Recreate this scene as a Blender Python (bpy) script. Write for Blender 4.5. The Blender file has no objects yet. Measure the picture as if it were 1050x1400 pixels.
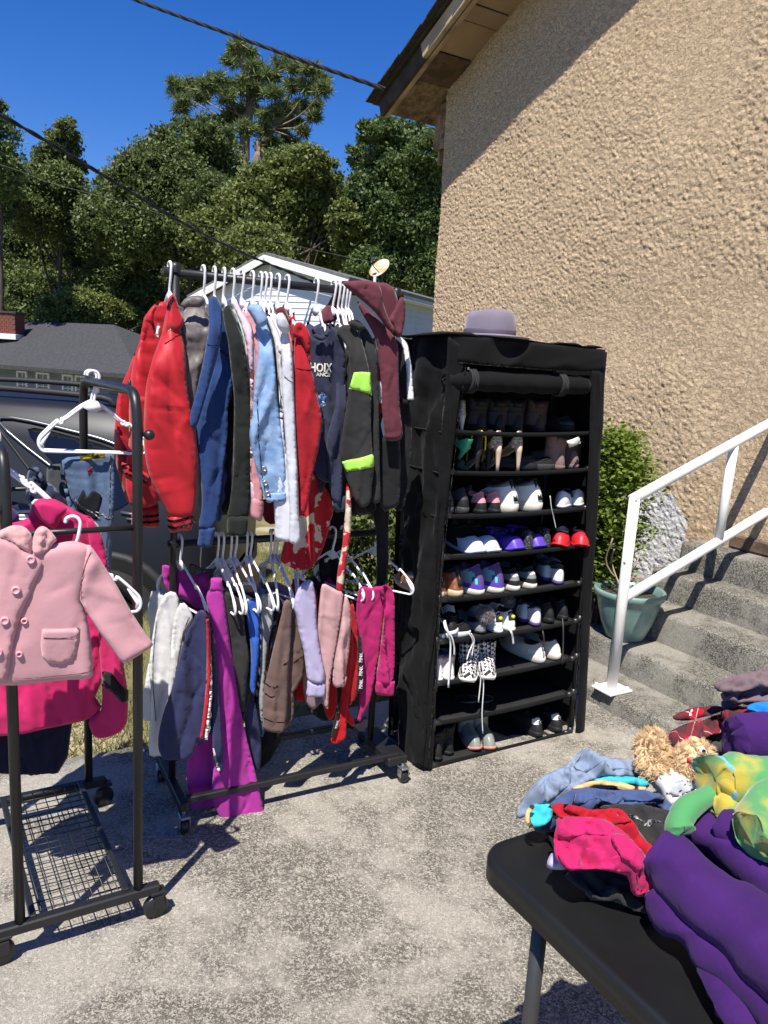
import bpy, bmesh, math, random
import numpy as np
from math import radians as R, sin, cos, pi, sqrt
from mathutils import Vector, Matrix
from mathutils.geometry import delaunay_2d_cdt

random.seed(7)
rng = np.random.default_rng(7)
SC = bpy.context.scene
COL = SC.collection

# ------------------------------------------------------------------ camera, sky, sun, exposure
CAM_H = 1.5
F_PX, PCX, PCY = 1052.0, 525.0, 700.0            # focal length and centre on the 1050 x 1400 photograph
PITCH, ROLL = R(10.8), R(3.4)
cF = np.array([0, cos(PITCH), -sin(PITCH)])
cU0 = np.cross([1., 0, 0], cF)
cU = cos(ROLL) * cU0 - sin(ROLL) * np.array([1., 0, 0])
cR = cos(ROLL) * np.array([1., 0, 0]) + sin(ROLL) * cU0
CAM = np.array([0, 0, CAM_H])
cam_d = bpy.data.cameras.new('camera')
cam = bpy.data.objects.new('camera', cam_d)
COL.objects.link(cam)
cam.matrix_world = Matrix(((cR[0], cU[0], -cF[0], 0), (cR[1], cU[1], -cF[1], 0), (cR[2], cU[2], -cF[2], CAM_H), (0, 0, 0, 1)))
cam_d.sensor_fit = 'VERTICAL'
cam_d.sensor_height = 36
cam_d.lens = 36 * F_PX / 1400
cam_d.clip_start = 0.05
cam_d.clip_end = 3000
SC.camera = cam

SUN_EL, SUN_AZ = R(60), R(17)                      # sunlight travels away from the camera, a little to the right
world = bpy.data.worlds.new('World')
SC.world = world
world.use_nodes = True
wn = world.node_tree.nodes
sky = wn.new('ShaderNodeTexSky')
sky.sky_type = 'NISHITA'
sky.sun_disc = False
sky.sun_elevation = SUN_EL
sky.sun_rotation = SUN_AZ + pi
sky.altitude = 300
sky.air_density = 1.0
sky.dust_density = 0.0
sky.ozone_density = 5.0
wn['Background'].inputs['Strength'].default_value = 0.088
deep = wn.new('ShaderNodeHueSaturation')             # the clear dry air of the photo: a deeper blue over the whole sky
deep.inputs['Hue'].default_value = 0.518
deep.inputs['Saturation'].default_value = 1.33
world.node_tree.links.new(sky.outputs['Color'], deep.inputs['Color'])
world.node_tree.links.new(deep.outputs['Color'], wn['Background'].inputs['Color'])
sun_d = bpy.data.lights.new('sun', 'SUN')
sun_d.energy = 4.8
sun_d.angle = R(0.53)
sun_d.color = (1.0, 0.95, 0.87)
sun = bpy.data.objects.new('sun', sun_d)
COL.objects.link(sun)
sun_dir = Vector((sin(SUN_AZ) * cos(SUN_EL), cos(SUN_AZ) * cos(SUN_EL), -sin(SUN_EL)))
sun.rotation_euler = sun_dir.to_track_quat('-Z', 'Y').to_euler()
sun.location = (-3, -6, 12)
SC.view_settings.view_transform = 'Standard'
SC.view_settings.look = 'None'
SC.view_settings.exposure = 0.72
SC.view_settings.gamma = 1
SC.view_settings.use_curve_mapping = False
SC.cycles.max_bounces = 5
SC.cycles.transparent_max_bounces = 6
SC.cycles.use_denoising = True

# ------------------------------------------------------------------ measuring helpers
def ray(px, py):
    return cF + (px - PCX) / F_PX * cR - (py - PCY) / F_PX * cU
def onz(px, py, z=0.0):                             # point of the photo on the level z
    d = ray(px, py)
    return CAM + d * ((z - CAM_H) / d[2])
def ony(px, py, y):                                 # point of the photo at y metres ahead
    d = ray(px, py)
    return CAM + d * (y / d[1])
TH = R(59.58)                                       # the house, the steps, the shoe rack and the table share one grid
E1 = np.array([sin(TH), cos(TH)])
E2 = np.array([-cos(TH), sin(TH)])
A0 = np.array([0.239, 2.697])
def W(a, b, z=0.0):
    p = A0 + a * E1 + b * E2
    return np.array([p[0], p[1], z])
def frame_v(P, ang):                                # upright plane through P (x, y), running at ang degrees right of ahead
    a = R(ang)
    return (np.array([P[0], P[1], 0.]), np.array([sin(a), cos(a), 0.]), np.array([0, 0, 1.]))
def hit(px, py, fr):
    O, U, V = fr
    N = np.cross(U, V)
    d = ray(px, py)
    t = ((O - CAM) @ N) / (d @ N)
    p = CAM + d * t - O
    return np.array([p @ U, p @ V])

# ------------------------------------------------------------------ noise
_T = np.random.default_rng(11).random((256, 256))
def vnoise(x, y, seed=0):
    x = np.asarray(x, float) + seed * 17.31; y = np.asarray(y, float) + seed * 9.77
    xi = np.floor(x).astype(int); yi = np.floor(y).astype(int)
    fx = x - xi; fy = y - yi
    fx = fx * fx * fx * (fx * (fx * 6 - 15) + 10); fy = fy * fy * fy * (fy * (fy * 6 - 15) + 10)
    g = lambda i, j: _T[(i + seed * 7) & 255, (j + seed * 13) & 255]
    a = g(xi, yi); b = g(xi + 1, yi); c = g(xi, yi + 1); d = g(xi + 1, yi + 1)
    return (a + (b - a) * fx + (c - a) * fy + (a - b - c + d) * fx * fy) * 2 - 1
def fbm(x, y, seed=0, o=3):
    s = 0; a = 1.0
    for k in range(o):
        s = s + a * vnoise(x * 2 ** k, y * 2 ** k, seed + k); a *= .5
    return s
def sstep(e0, e1, x):
    t = np.clip((x - e0) / (e1 - e0), 0, 1)
    return t * t * (3 - 2 * t)

# ------------------------------------------------------------------ objects
def tag(o, label=None, cat=None, group=None, kind=None):
    if label: o['label'] = label
    if cat: o['category'] = cat
    if group: o['group'] = group
    if kind: o['kind'] = kind
    return o
def thing(name, label, cat, loc, group=None, rz=0.0):
    o = bpy.data.objects.new(name, None)
    o.empty_display_size = .05
    COL.objects.link(o)
    o.location = tuple(loc)
    o.rotation_euler = (0, 0, rz)
    return tag(o, label, cat, group)
def mesh_of(name, V, Fc, m, smooth=True):
    me = bpy.data.meshes.new(name)
    if isinstance(Fc, np.ndarray):
        n, k = Fc.shape
        me.vertices.add(len(V)); me.vertices.foreach_set('co', np.asarray(V, np.float32).ravel())
        me.loops.add(n * k); me.loops.foreach_set('vertex_index', Fc.astype(np.int32).ravel())
        me.polygons.add(n); me.polygons.foreach_set('loop_start', np.arange(0, n * k, k, dtype=np.int32))
        me.update(calc_edges=True)
    else:
        me.from_pydata([tuple(map(float, v)) for v in V], [], [tuple(map(int, f)) for f in Fc])
        me.update()
    if smooth and len(me.polygons):
        me.polygons.foreach_set('use_smooth', [True] * len(me.polygons))
    for mm in (m if isinstance(m, (list, tuple)) else [m]):
        me.materials.append(mm)
    return me
def world_off(o):
    p = np.zeros(3)
    while o is not None:
        p = p + np.array(o.location); o = o.parent
    return p
def obj(name, V, Fc, m, parent=None, smooth=True, origin=None):
    """link a mesh given in world coordinates; its own origin sits at its base (or at its parent's)"""
    V = np.asarray(V, float)
    if parent is None:
        if origin is None:
            origin = np.array([(V[:, 0].min() + V[:, 0].max()) / 2, (V[:, 1].min() + V[:, 1].max()) / 2, V[:, 2].min()])
        off = np.array(origin, float)
    else:
        off = np.zeros(3); M = Matrix.Identity(4); q = parent
        while q is not None:
            M = Matrix.LocRotScale(q.location, q.rotation_euler, q.scale) @ M; q = q.parent
        M = np.array(M.inverted()); V = V @ M[:3, :3].T + M[:3, 3]
    o = bpy.data.objects.new(name, mesh_of(name, V - off, Fc, m, smooth))
    COL.objects.link(o)
    if parent is None: o.location = tuple(off)
    else: o.parent = parent
    return o
def lobj(name, V, Fc, m, parent, smooth=True):       # same, in the parent's own coordinates
    o = bpy.data.objects.new(name, mesh_of(name, V, Fc, m, smooth))
    COL.objects.link(o); o.parent = parent
    return o
def kids(o): return [c for c in COL.objects if c.parent == o]
def dup(o, loc, rz=None, label=None, group=None, parent=None, cache={}):
    c = o.copy(); COL.objects.link(c)
    if parent is None:
        c.location = tuple(loc)
        if rz is not None: c.rotation_euler = (o.rotation_euler[0], o.rotation_euler[1], rz)
    else: c.parent = parent
    if label: c['label'] = label
    if group: c['group'] = group
    for k in o.children: dup(k, None, parent=c)
    return c

class MB:
    """collects boxes, pipes and lathes, then links them as one mesh"""
    def __init__(s): s.V = []; s.F = []
    def add(s, V, Fc):
        n = len(s.V); s.V += [tuple(v) for v in V]; s.F += [tuple(i + n for i in f) for f in Fc]
        return s
    def box(s, c, ex, ey, ez, c1=0.003):
        """box with centre c and half-extent vectors, edges chamfered by c1"""
        c = np.array(c, float); L = [np.linalg.norm(e) for e in (ex, ey, ez)]
        u = [np.array(e, float) / l for e, l in zip((ex, ey, ez), L)]
        h = min(c1, .45 * min(L)); V = []; idx = {}
        for sx in (-1, 1):
            for sy in (-1, 1):
                for sz in (-1, 1):
                    for ax in range(3):
                        k = [sx * (L[0] - h), sy * (L[1] - h), sz * (L[2] - h)]
                        k[ax] = (sx, sy, sz)[ax] * L[ax]
                        idx[(sx, sy, sz, ax)] = len(V); V.append(c + k[0] * u[0] + k[1] * u[1] + k[2] * u[2])
        Fc = []
        for ax in range(3):
            o1, o2 = [(1, 2), (2, 0), (0, 1)][ax]
            for sg in (-1, 1):
                q = []
                for (p, r_) in ((-1, -1), (1, -1), (1, 1), (-1, 1)):
                    k = [0, 0, 0]; k[ax] = sg; k[o1] = p; k[o2] = r_
                    q.append(idx[(*k, ax)])
                Fc.append(q if sg > 0 else q[::-1])
            for p in (-1, 1):
                for r_ in (-1, 1):
                    def kk(t):
                        k = [0, 0, 0]; k[ax] = t; k[o1] = p; k[o2] = r_; return k
                    q = [idx[(*kk(-1), o1)], idx[(*kk(1), o1)], idx[(*kk(1), o2)], idx[(*kk(-1), o2)]]
                    Fc.append(q if p * r_ < 0 else q[::-1])
        for sx in (-1, 1):
            for sy in (-1, 1):
                for sz in (-1, 1):
                    q = [idx[(sx, sy, sz, a)] for a in range(3)]
                    Fc.append(q if sx * sy * sz > 0 else q[::-1])
        return s.add(V, Fc)
    def gbox(s, a0, a1, b0, b1, z0, z1, c1=0.003):     # box on the house grid
        c = W((a0 + a1) / 2, (b0 + b1) / 2, (z0 + z1) / 2)
        return s.box(c, np.append(E1, 0) * (a1 - a0) / 2, np.append(E2, 0) * (b1 - b0) / 2, [0, 0, (z1 - z0) / 2], c1)
    def tube(s, P, r, n=8, caps=True, squash=None, up=None):
        V, Fc = tube(P, r, n, caps, squash, up); return s.add(V, Fc)
    def lathe(s, prof, c, n=24, axis=(0, 0, 1)):
        V, Fc = lathe(prof, c, n, axis); return s.add(V, Fc)
    def build(s, name, m, parent=None, smooth=False, local=False):
        if local: return lobj(name, np.array(s.V), s.F, m, parent, smooth)
        return obj(name, np.array(s.V), s.F, m, parent, smooth)
def catmull(P, n=8):
    P = np.array(P, float); Q = np.vstack([2 * P[0] - P[1], P, 2 * P[-1] - P[-2]]); out = []
    for i in range(1, len(Q) - 2):
        for t in np.linspace(0, 1, n, endpoint=False):
            a, b, c, d = Q[i - 1:i + 3]
            out.append(.5 * (2 * b + (c - a) * t + (2 * a - 5 * b + 4 * c - d) * t ** 2 + (3 * b - a - 3 * c + d) * t ** 3))
    out.append(P[-1]); return np.array(out)
def tube(P, r, n=8, caps=True, squash=None, up=None):
    """pipe along P; r is one radius or one per point; squash=(sx, sy) flattens the section"""
    P = np.array(P, float); m = len(P); rr = np.broadcast_to(r, (m,)) if np.ndim(r) < 2 else r
    T = np.gradient(P, axis=0); T /= np.linalg.norm(T, axis=1)[:, None] + 1e-12
    ref = np.array(up if up is not None else ([0, 0, 1.] if abs(T[0][2]) < .9 else [1., 0, 0]))
    A = np.cross(T[0], ref); A /= np.linalg.norm(A); V = []
    for i in range(m):
        A = A - T[i] * (A @ T[i]); A /= np.linalg.norm(A); B = np.cross(T[i], A)
        for k in range(n):
            w = 2 * pi * k / n
            sx, sy = squash if squash is not None else (1, 1)
            V.append(P[i] + rr[i] * (cos(w) * A * sx + sin(w) * B * sy))
    Fc = [(i * n + k, i * n + (k + 1) % n, (i + 1) * n + (k + 1) % n, (i + 1) * n + k) for i in range(m - 1) for k in range(n)]
    if caps: Fc += [tuple(range(n))[::-1], tuple((m - 1) * n + k for k in range(n))]
    return np.array(V), Fc
def lathe(prof, c, n=24, axis=(0, 0, 1)):
    ax = np.array(axis, float); ax /= np.linalg.norm(ax)
    ref = np.array([1., 0, 0]) if abs(ax[0]) < .9 else np.array([0, 1., 0])
    A = np.cross(ax, ref); A /= np.linalg.norm(A); B = np.cross(ax, A); c = np.array(c, float)
    V = [c + ax * h + r * (cos(2 * pi * k / n) * A + sin(2 * pi * k / n) * B) for r, h in prof for k in range(n)]
    Fc = [(i * n + k, i * n + (k + 1) % n, (i + 1) * n + (k + 1) % n, (i + 1) * n + k) for i in range(len(prof) - 1) for k in range(n)]
    return np.array(V), Fc

def inpoly(P, poly):
    x, y = P[:, 0], P[:, 1]; c = np.zeros(len(P), bool); j = len(poly) - 1
    for i in range(len(poly)):
        xi, yi = poly[i]; xj, yj = poly[j]
        c ^= ((yi > y) != (yj > y)) & (x < (xj - xi) * (y - yi) / (yj - yi + 1e-15) + xi); j = i
    return c
def polydist(P, poly):
    d = np.full(len(P), 1e9); n = len(poly)
    for i in range(n):
        a = poly[i]; b = poly[(i + 1) % n]; ab = b - a
        t = np.clip(((P - a) @ ab) / (ab @ ab + 1e-15), 0, 1)
        d = np.minimum(d, np.linalg.norm(P - a - t[:, None] * ab, axis=1))
    return d
def resample(poly, step):
    out = []
    for i in range(len(poly)):
        a = poly[i]; b = poly[(i + 1) % len(poly)]; n = max(1, int(np.linalg.norm(b - a) / step))
        out += [a + (b - a) * k / n for k in range(n)]
    return np.array(out)
def smoothpoly(poly, n=4):
    Q = np.vstack([poly[-1:], poly, poly[:2]]); out = []
    for i in range(1, len(Q) - 2):
        a, b, c, d = Q[i - 1:i + 3]
        for t in np.linspace(0, 1, n, endpoint=False):
            out.append(.5 * (2 * b + (c - a) * t + (2 * a - 5 * b + 4 * c - d) * t ** 2 + (3 * b - a - 3 * c + d) * t ** 3))
    return np.array(out)
def filled(poly, res, sd=0):
    """triangles over a polygon: (points, faces, boundary count)"""
    B = resample(poly, res); lo, hi = B.min(0), B.max(0)
    g = np.stack(np.meshgrid(np.arange(lo[0], hi[0], res), np.arange(lo[1], hi[1], res * .9)), -1).astype(float)
    g[1::2, :, 0] += res / 2
    g = g.reshape(-1, 2) + (np.random.default_rng(sd).random((g.shape[0] * g.shape[1], 2)) - .5) * res * .3
    g = g[inpoly(g, B)]
    if len(g): g = g[polydist(g, B) > res * .55]
    P = np.vstack([B, g]); n = len(B)
    r = delaunay_2d_cdt([Vector(p) for p in P], [], [list(range(n))], 1, 1e-7)
    return np.array([tuple(v) for v in r[0]]), np.array([f for f in r[2] if len(f) == 3], int).reshape(-1, 3)
_S = {}                                               # front surface of every cloth piece, so that trims can follow it
def cloth(name, outline, fr, T, m, parent=None, res=.008, edge=.010, folds=(), bend=None, seed=1, sm=2, px=True, back=1.0, off=0.0, profile=.5, on=None, rim=.016, creases=None):
    """a garment piece: an outline in an upright (or lying) plane, given real thickness, rounded edges and folds.
    folds: (depth, across-frequency, along-frequency, tilt); bend(u, v) moves the middle surface along the plane's normal;
    on: the piece it is sewn or printed on, whose surface it follows"""
    O, U, V = [np.array(q, float) for q in fr]
    N = np.cross(U, V)
    if N @ (CAM - O) < 0: N = -N
    poly = np.array([hit(*p, fr) for p in outline]) if px else np.array(outline, float)
    if sm: poly = smoothpoly(poly, sm)
    P, Fc = filled(poly, res, seed)
    RB_ = resample(poly, res)
    d = polydist(P, RB_)
    if edge is None: edge = max(d.max(), 1e-4)
    edge = min(edge, max(d.max(), 1e-4))
    CR = []
    if creases:
        g = np.random.default_rng(seed * 11 + 5); lo, hi = poly.min(0), poly.max(0); area = (hi - lo).prod()
        for (dens, amp, sg, ln, an, sp) in creases:
            for _ in range(int(dens * area + .5)):
                CR.append((lo + (hi - lo) * g.random(2), an + sp * g.normal(), ln * g.uniform(.5, 1.3), sg * g.uniform(.6, 1.5), amp * g.uniform(.4, 1.2) * (1 if g.random() < .7 else -.8), g.uniform(.25, 1.), g.normal() * 2.))
    def tw(P, d):
        x = np.clip(d / edge, 0, 1)
        t = T * (1 - (1 - x) ** 2) ** profile
        w = np.full(len(P), float(off))
        for k, (amp, fu, fv, tilt) in enumerate(folds):
            inn = (.55 if k == 0 else .12) + (.45 if k == 0 else .88) * sstep(0, 1., np.clip(d / rim, 0, 1))
            uu = P[:, 0] * cos(tilt) + P[:, 1] * sin(tilt); vv = -P[:, 0] * sin(tilt) + P[:, 1] * cos(tilt)
            q = vnoise(uu * fu + .6 * vnoise(uu * 4, vv * 4, seed + 31), vv * fv + .3 * vnoise(uu * 6, vv * 5, seed + 37), seed * 3 + k)
            q = np.clip(q * 1.7, -1.2, 1.2)
            w = w + amp * inn * ((1 - 1.9 * np.abs(q)) if k % 2 == 0 else q)
        if CR:
            ri = .15 + .85 * sstep(0, 1., np.clip(d / rim, 0, 1))
            for c_, an, ln, sg, amp, asy, cv in CR:               # a crease: a sharp valley that fades along its length
                q = P - c_; al = -q[:, 0] * sin(an) + q[:, 1] * cos(an); ac = q[:, 0] * cos(an) + q[:, 1] * sin(an) + cv * al * al
                ta = np.clip(1 - (al / ln) ** 2, 0, 1)
                w = w - amp * ri * ta * np.where(ac > 0, np.exp(-np.abs(ac) / sg), asy * np.exp(-np.abs(ac) / sg / .5) + (1 - asy) * np.exp(-np.abs(ac) / (sg * .18)))
        if bend is not None: w = w + bend(P[:, 0], P[:, 1])
        if on is not None: w = w + surf(on, P, fr)
        return t, w
    t, w = tw(P, d)
    base = O + P[:, :1] * U + P[:, 1:] * V
    front = base + (w + t)[:, None] * N
    rear = base + (w - t * back)[:, None] * N
    n = len(P)
    bound = d < 1e-6
    idx = np.where(bound, np.arange(n), np.arange(n) + n)
    VV = np.vstack([front, rear])
    s = np.sign(np.cross(P[Fc[:, 1]] - P[Fc[:, 0]], P[Fc[:, 2]] - P[Fc[:, 0]]))
    Fc = np.where((s * (1 if (np.cross(U, V) @ N) > 0 else -1))[:, None] > 0, Fc, Fc[:, ::-1])
    FF = np.vstack([Fc, idx[Fc][:, ::-1]])
    o = obj(name, VV, FF, m, parent)
    def fs(Q):
        dd = np.where(inpoly(Q, RB_), polydist(Q, RB_), 0); a_, b_ = tw(Q, dd); return a_ + b_
    _S[o.name] = (fs, fr)
    return o
def surf(on, P, fr):
    """height of the piece `on` above the plane fr at points P given in that plane"""
    f, fr0 = _S[on.name]
    if fr0 is not fr:
        X = fr[0] + P[:, :1] * fr[1] + P[:, 1:] * fr[2] - fr0[0]; P = np.stack([X @ fr0[1], X @ fr0[2]], 1)
    return f(P)

# ------------------------------------------------------------------ materials
def nd(nt, t, loc=None, **kw):
    n = nt.nodes.new(t)
    for k, v in kw.items(): setattr(n, k, v)
    return n
_M = {}
def mat(name, rgb, rough=.8, var=.12, vs=6., bump=.0, bs=300., bump2=.0, bs2=30., sheen=0., metal=0., spec=.3, rgb2=None, mixs=8., mixlo=.45, mixhi=.6, coat=0., trans=0., det=4.):
    """principled material with tone variation, a second tone in patches and two scales of relief"""
    if name in _M: return _M[name]
    m = bpy.data.materials.new(name); m.use_nodes = True; nt = m.node_tree; L = nt.links.new
    b = nt.nodes['Principled BSDF']
    tc = nd(nt, 'ShaderNodeTexCoord')
    n1 = nd(nt, 'ShaderNodeTexNoise'); n1.inputs['Scale'].default_value = vs; n1.inputs['Detail'].default_value = det
    L(tc.outputs['Object'], n1.inputs['Vector'])
    hsv = nd(nt, 'ShaderNodeHueSaturation'); hsv.inputs['Color'].default_value = (*rgb, 1)
    mr = nd(nt, 'ShaderNodeMapRange'); mr.inputs['From Min'].default_value = .3; mr.inputs['From Max'].default_value = .7
    mr.inputs['To Min'].default_value = 1 - var; mr.inputs['To Max'].default_value = 1 + var
    L(n1.outputs['Fac'], mr.inputs['Value']); L(mr.outputs['Result'], hsv.inputs['Value'])
    out = hsv.outputs['Color']
    if rgb2 is not None:
        n2 = nd(nt, 'ShaderNodeTexNoise'); n2.inputs['Scale'].default_value = mixs; n2.inputs['Detail'].default_value = 5
        L(tc.outputs['Object'], n2.inputs['Vector'])
        rp = nd(nt, 'ShaderNodeMapRange'); rp.interpolation_type = 'SMOOTHSTEP'
        rp.inputs['From Min'].default_value = mixlo; rp.inputs['From Max'].default_value = mixhi
        L(n2.outputs['Fac'], rp.inputs['Value'])
        mx = nd(nt, 'ShaderNodeMix', data_type='RGBA'); L(rp.outputs['Result'], mx.inputs['Factor'])
        L(out, mx.inputs['A']); mx.inputs['B'].default_value = (*rgb2, 1); out = mx.outputs['Result']
    L(out, b.inputs['Base Color'])
    b.inputs['Roughness'].default_value = rough; b.inputs['Metallic'].default_value = metal
    b.inputs['Specular IOR Level'].default_value = spec
    b.inputs['Sheen Weight'].default_value = sheen
    b.inputs['Coat Weight'].default_value = coat
    prev = None
    for (st, sc_) in ((bump2, bs2), (bump, bs)):
        if st:
            nb = nd(nt, 'ShaderNodeTexNoise'); nb.inputs['Scale'].default_value = sc_; nb.inputs['Detail'].default_value = 3
            L(tc.outputs['Object'], nb.inputs['Vector'])
            bp = nd(nt, 'ShaderNodeBump'); bp.inputs['Strength'].default_value = min(1, st); bp.inputs['Distance'].default_value = .22 / sc_
            L(nb.outputs['Fac'], bp.inputs['Height'])
            if prev: L(prev.outputs['Normal'], bp.inputs['Normal'])
            prev = bp
    if prev: L(prev.outputs['Normal'], b.inputs['Normal'])
    m.diffuse_color = (*rgb, 1); _M[name] = m
    return m
def fab(name, rgb, rough=.9, var=.08, wr=.08, weave=.3, sheen=.1, **kw):
    return mat('fabric ' + name, rgb, rough, var, 9., weave, 900., wr, 45., sheen, spec=.15, **kw)
def nodes_of(m): return m.node_tree, m.node_tree.links.new, m.node_tree.nodes['Principled BSDF']
BLACK_METAL = mat('black enamelled steel', (.012, .012, .013), .42, .2, 20, .15, 150, spec=.5)
WHITE_PLASTIC = mat('white hanger plastic', (.78, .78, .79), .35, .03, 20, spec=.5)
# ------------------------------------------------------------------ ground
def concrete(name, light, dark, pit, bumpd=.004, ss=1.0, stain=.55, agg=True):
    m = bpy.data.materials.new(name); m.use_nodes = True; nt, L, b = nodes_of(m)
    g = nd(nt, 'ShaderNodeNewGeometry'); P = g.outputs['Position']
    def noise(sc, det=6, ro=.6):
        n = nd(nt, 'ShaderNodeTexNoise'); n.inputs['Scale'].default_value = sc; n.inputs['Detail'].default_value = det
        n.inputs['Roughness'].default_value = ro; L(P, n.inputs['Vector']); return n.outputs['Fac']
    def ramp(x, lo, hi, a=0., c=1.):
        r = nd(nt, 'ShaderNodeMapRange'); r.interpolation_type = 'SMOOTHSTEP'
        for k, v in zip(('From Min', 'From Max', 'To Min', 'To Max'), (lo, hi, a, c)): r.inputs[k].default_value = v
        L(x, r.inputs['Value']); return r.outputs['Result']
    def mix(f, a, c):
        x = nd(nt, 'ShaderNodeMix', data_type='RGBA'); L(f, x.inputs['Factor'])
        for s_, k in ((a, 'A'), (c, 'B')):
            if isinstance(s_, tuple): x.inputs[k].default_value = (*s_, 1)
            else: L(s_, x.inputs[k])
        return x.outputs['Result']
    def math_(op, a, c):
        x = nd(nt, 'ShaderNodeMath', operation=op)
        for i, s_ in enumerate((a, c)):
            if isinstance(s_, (int, float)): x.inputs[i].default_value = s_
            else: L(s_, x.inputs[i])
        return x.outputs['Value']
    big = ramp(noise(1.5 * ss, 7, .66), .38, .64)
    mid = ramp(noise(7 * ss, 6, .65), .38, .64)
    vo = nd(nt, 'ShaderNodeTexVoronoi'); vo.inputs['Scale'].default_value = 185 * ss; vo.inputs['Randomness'].default_value = 1.
    wob = nd(nt, 'ShaderNodeVectorMath', operation='ADD'); sc_ = nd(nt, 'ShaderNodeVectorMath', operation='SCALE')
    nc = nd(nt, 'ShaderNodeTexNoise'); nc.inputs['Scale'].default_value = 90 * ss; L(P, nc.inputs['Vector'])
    L(nc.outputs['Color'], sc_.inputs[0]); sc_.inputs['Scale'].default_value = .012
    L(P, wob.inputs[0]); L(sc_.outputs['Vector'], wob.inputs[1]); L(wob.outputs['Vector'], vo.inputs['Vector'])
    sep = nd(nt, 'ShaderNodeSeparateColor'); L(vo.outputs['Color'], sep.inputs['Color'])
    fine = noise(290 * ss, 4, .7)
    worn = math_('MULTIPLY', ramp(math_('ADD', math_('MULTIPLY', big, .75), math_('MULTIPLY', mid, .3)), .22, .85), 1.)
    stone = ramp(math_('ADD', sep.outputs['Red'], math_('MULTIPLY', fine, .7)), .62, 1.0)
    base = mix(worn, dark, light)
    if agg:
        st2 = mix(sep.outputs['Green'], tuple(min(1, c * 1.42) for c in light), tuple(c * .75 for c in light))
        base = mix(math_('MULTIPLY', stone, .85), base, st2)
        pits = ramp(fine, .40, .50, .95, 0.)
        base = mix(math_('MULTIPLY', pits, math_('SUBTRACT', .98, math_('MULTIPLY', worn, .55))), base, pit)
    else:
        pits = ramp(fine, .3, .52, .75, 0.)
        base = mix(math_('MULTIPLY', pits, stain), base, pit)
    L(base, b.inputs['Base Color']); b.inputs['Roughness'].default_value = .92; b.inputs['Specular IOR Level'].default_value = .2
    bp = nd(nt, 'ShaderNodeBump'); bp.inputs['Strength'].default_value = .9; bp.inputs['Distance'].default_value = bumpd
    h = math_('ADD', fine, math_('MULTIPLY', sep.outputs['Red'], .35 if agg else .1)); L(h, bp.inputs['Height']); L(bp.outputs['Normal'], b.inputs['Normal'])
    return m
SLAB = concrete('worn exposed aggregate concrete', (.365, .338, .287), (.140, .127, .104), (.056, .052, .044))
STEP = concrete('weathered step concrete', (.285, .268, .226), (.078, .073, .060), (.035, .034, .03), .003, 1.25, .75, True)

def slab_edge(a): return .62 + .05 * vnoise(a * 1.3, 2.2, 3) + .012 * vnoise(a * 9, 1, 5)
nA, nB = 90, 70
aa = np.linspace(-6, 6.0, nA); VV = []; FF = []
for a in aa:
    for t in np.linspace(0, 1, nB):
        b = -6 + (slab_edge(a) + 6) * t
        z = .006 * fbm(a * 1.2, b * 1.2, 2)
        VV.append(W(a, b, z))
for a in aa: VV.append(W(a, slab_edge(a) + .01, -.12))
FF = [(i * nB + j, (i + 1) * nB + j, (i + 1) * nB + j + 1, i * nB + j + 1) for i in range(nA - 1) for j in range(nB - 1)]
FF += [(i * nB + nB - 1, (i + 1) * nB + nB - 1, nA * nB + i + 1, nA * nB + i) for i in range(nA - 1)]
tag(obj('concrete_driveway', VV, FF, SLAB, origin=(0, 0, 0)), 'pale worn concrete slab with exposed aggregate', None, None, 'structure')

def terr(x, y):
    d = (np.asarray(x) - A0[0]) * E2[0] + (np.asarray(y) - A0[1]) * E2[1] - .6      # metres beyond the slab edge
    dn = np.clip(d, 0, None)
    h = -.035 - .6 * sstep(.3, 5.2, dn) - 1.4 * sstep(5, 26, dn) + .03 * fbm(np.asarray(x) * .7, np.asarray(y) * .7, 8) * sstep(0, 2, dn)
    return np.where(d < 0, -.16, h)
GRASS_G = mat('dry grass soil', (.15, .14, .055), .95, .3, 2.5, .6, 60, rgb2=(.36, .30, .19), mixs=1.3, mixlo=.5, mixhi=.66)
xs = np.concatenate([[-900, -300, -120, -60], np.linspace(-40, -6, 35), np.linspace(-5.8, 5, 90), np.linspace(5.5, 30, 25), [60, 120, 300, 900]])
ys = np.concatenate([[-600, -100, -30, -8], np.linspace(-4, 1.9, 10), np.linspace(2, 12, 110), np.linspace(12.5, 60, 60), [90, 200, 900]])
X, Y = np.meshgrid(xs, ys, indexing='ij'); Z = terr(X, Y)
idx = np.arange(X.size).reshape(X.shape)
Fq = np.stack([idx[:-1, :-1], idx[1:, :-1], idx[1:, 1:], idx[:-1, 1:]], -1).reshape(-1, 4)
tag(obj('ground', np.stack([X, Y, Z], -1).reshape(-1, 3), Fq, GRASS_G, origin=(0, 0, 0)), kind='structure')

def leafmat(name, c1, c2, tr=.35, rough=.55):
    m = bpy.data.materials.new(name); m.use_nodes = True; nt, L, b = nodes_of(m)
    g = nd(nt, 'ShaderNodeNewGeometry')
    mx = nd(nt, 'ShaderNodeMix', data_type='RGBA'); L(g.outputs['Random Per Island'], mx.inputs['Factor'])
    mx.inputs['A'].default_value = (*c1, 1); mx.inputs['B'].default_value = (*c2, 1)
    L(mx.outputs['Result'], b.inputs['Base Color']); b.inputs['Roughness'].default_value = rough; b.inputs['Specular IOR Level'].default_value = .35
    t = nd(nt, 'ShaderNodeBsdfTranslucent'); L(mx.outputs['Result'], t.inputs['Color'])
    ms = nd(nt, 'ShaderNodeMixShader'); ms.inputs['Fac'].default_value = tr
    L(b.outputs['BSDF'], ms.inputs[1]); L(t.outputs['BSDF'], ms.inputs[2]); L(ms.outputs['Shader'], nt.nodes['Material Output'].inputs['Surface'])
    return m
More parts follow.
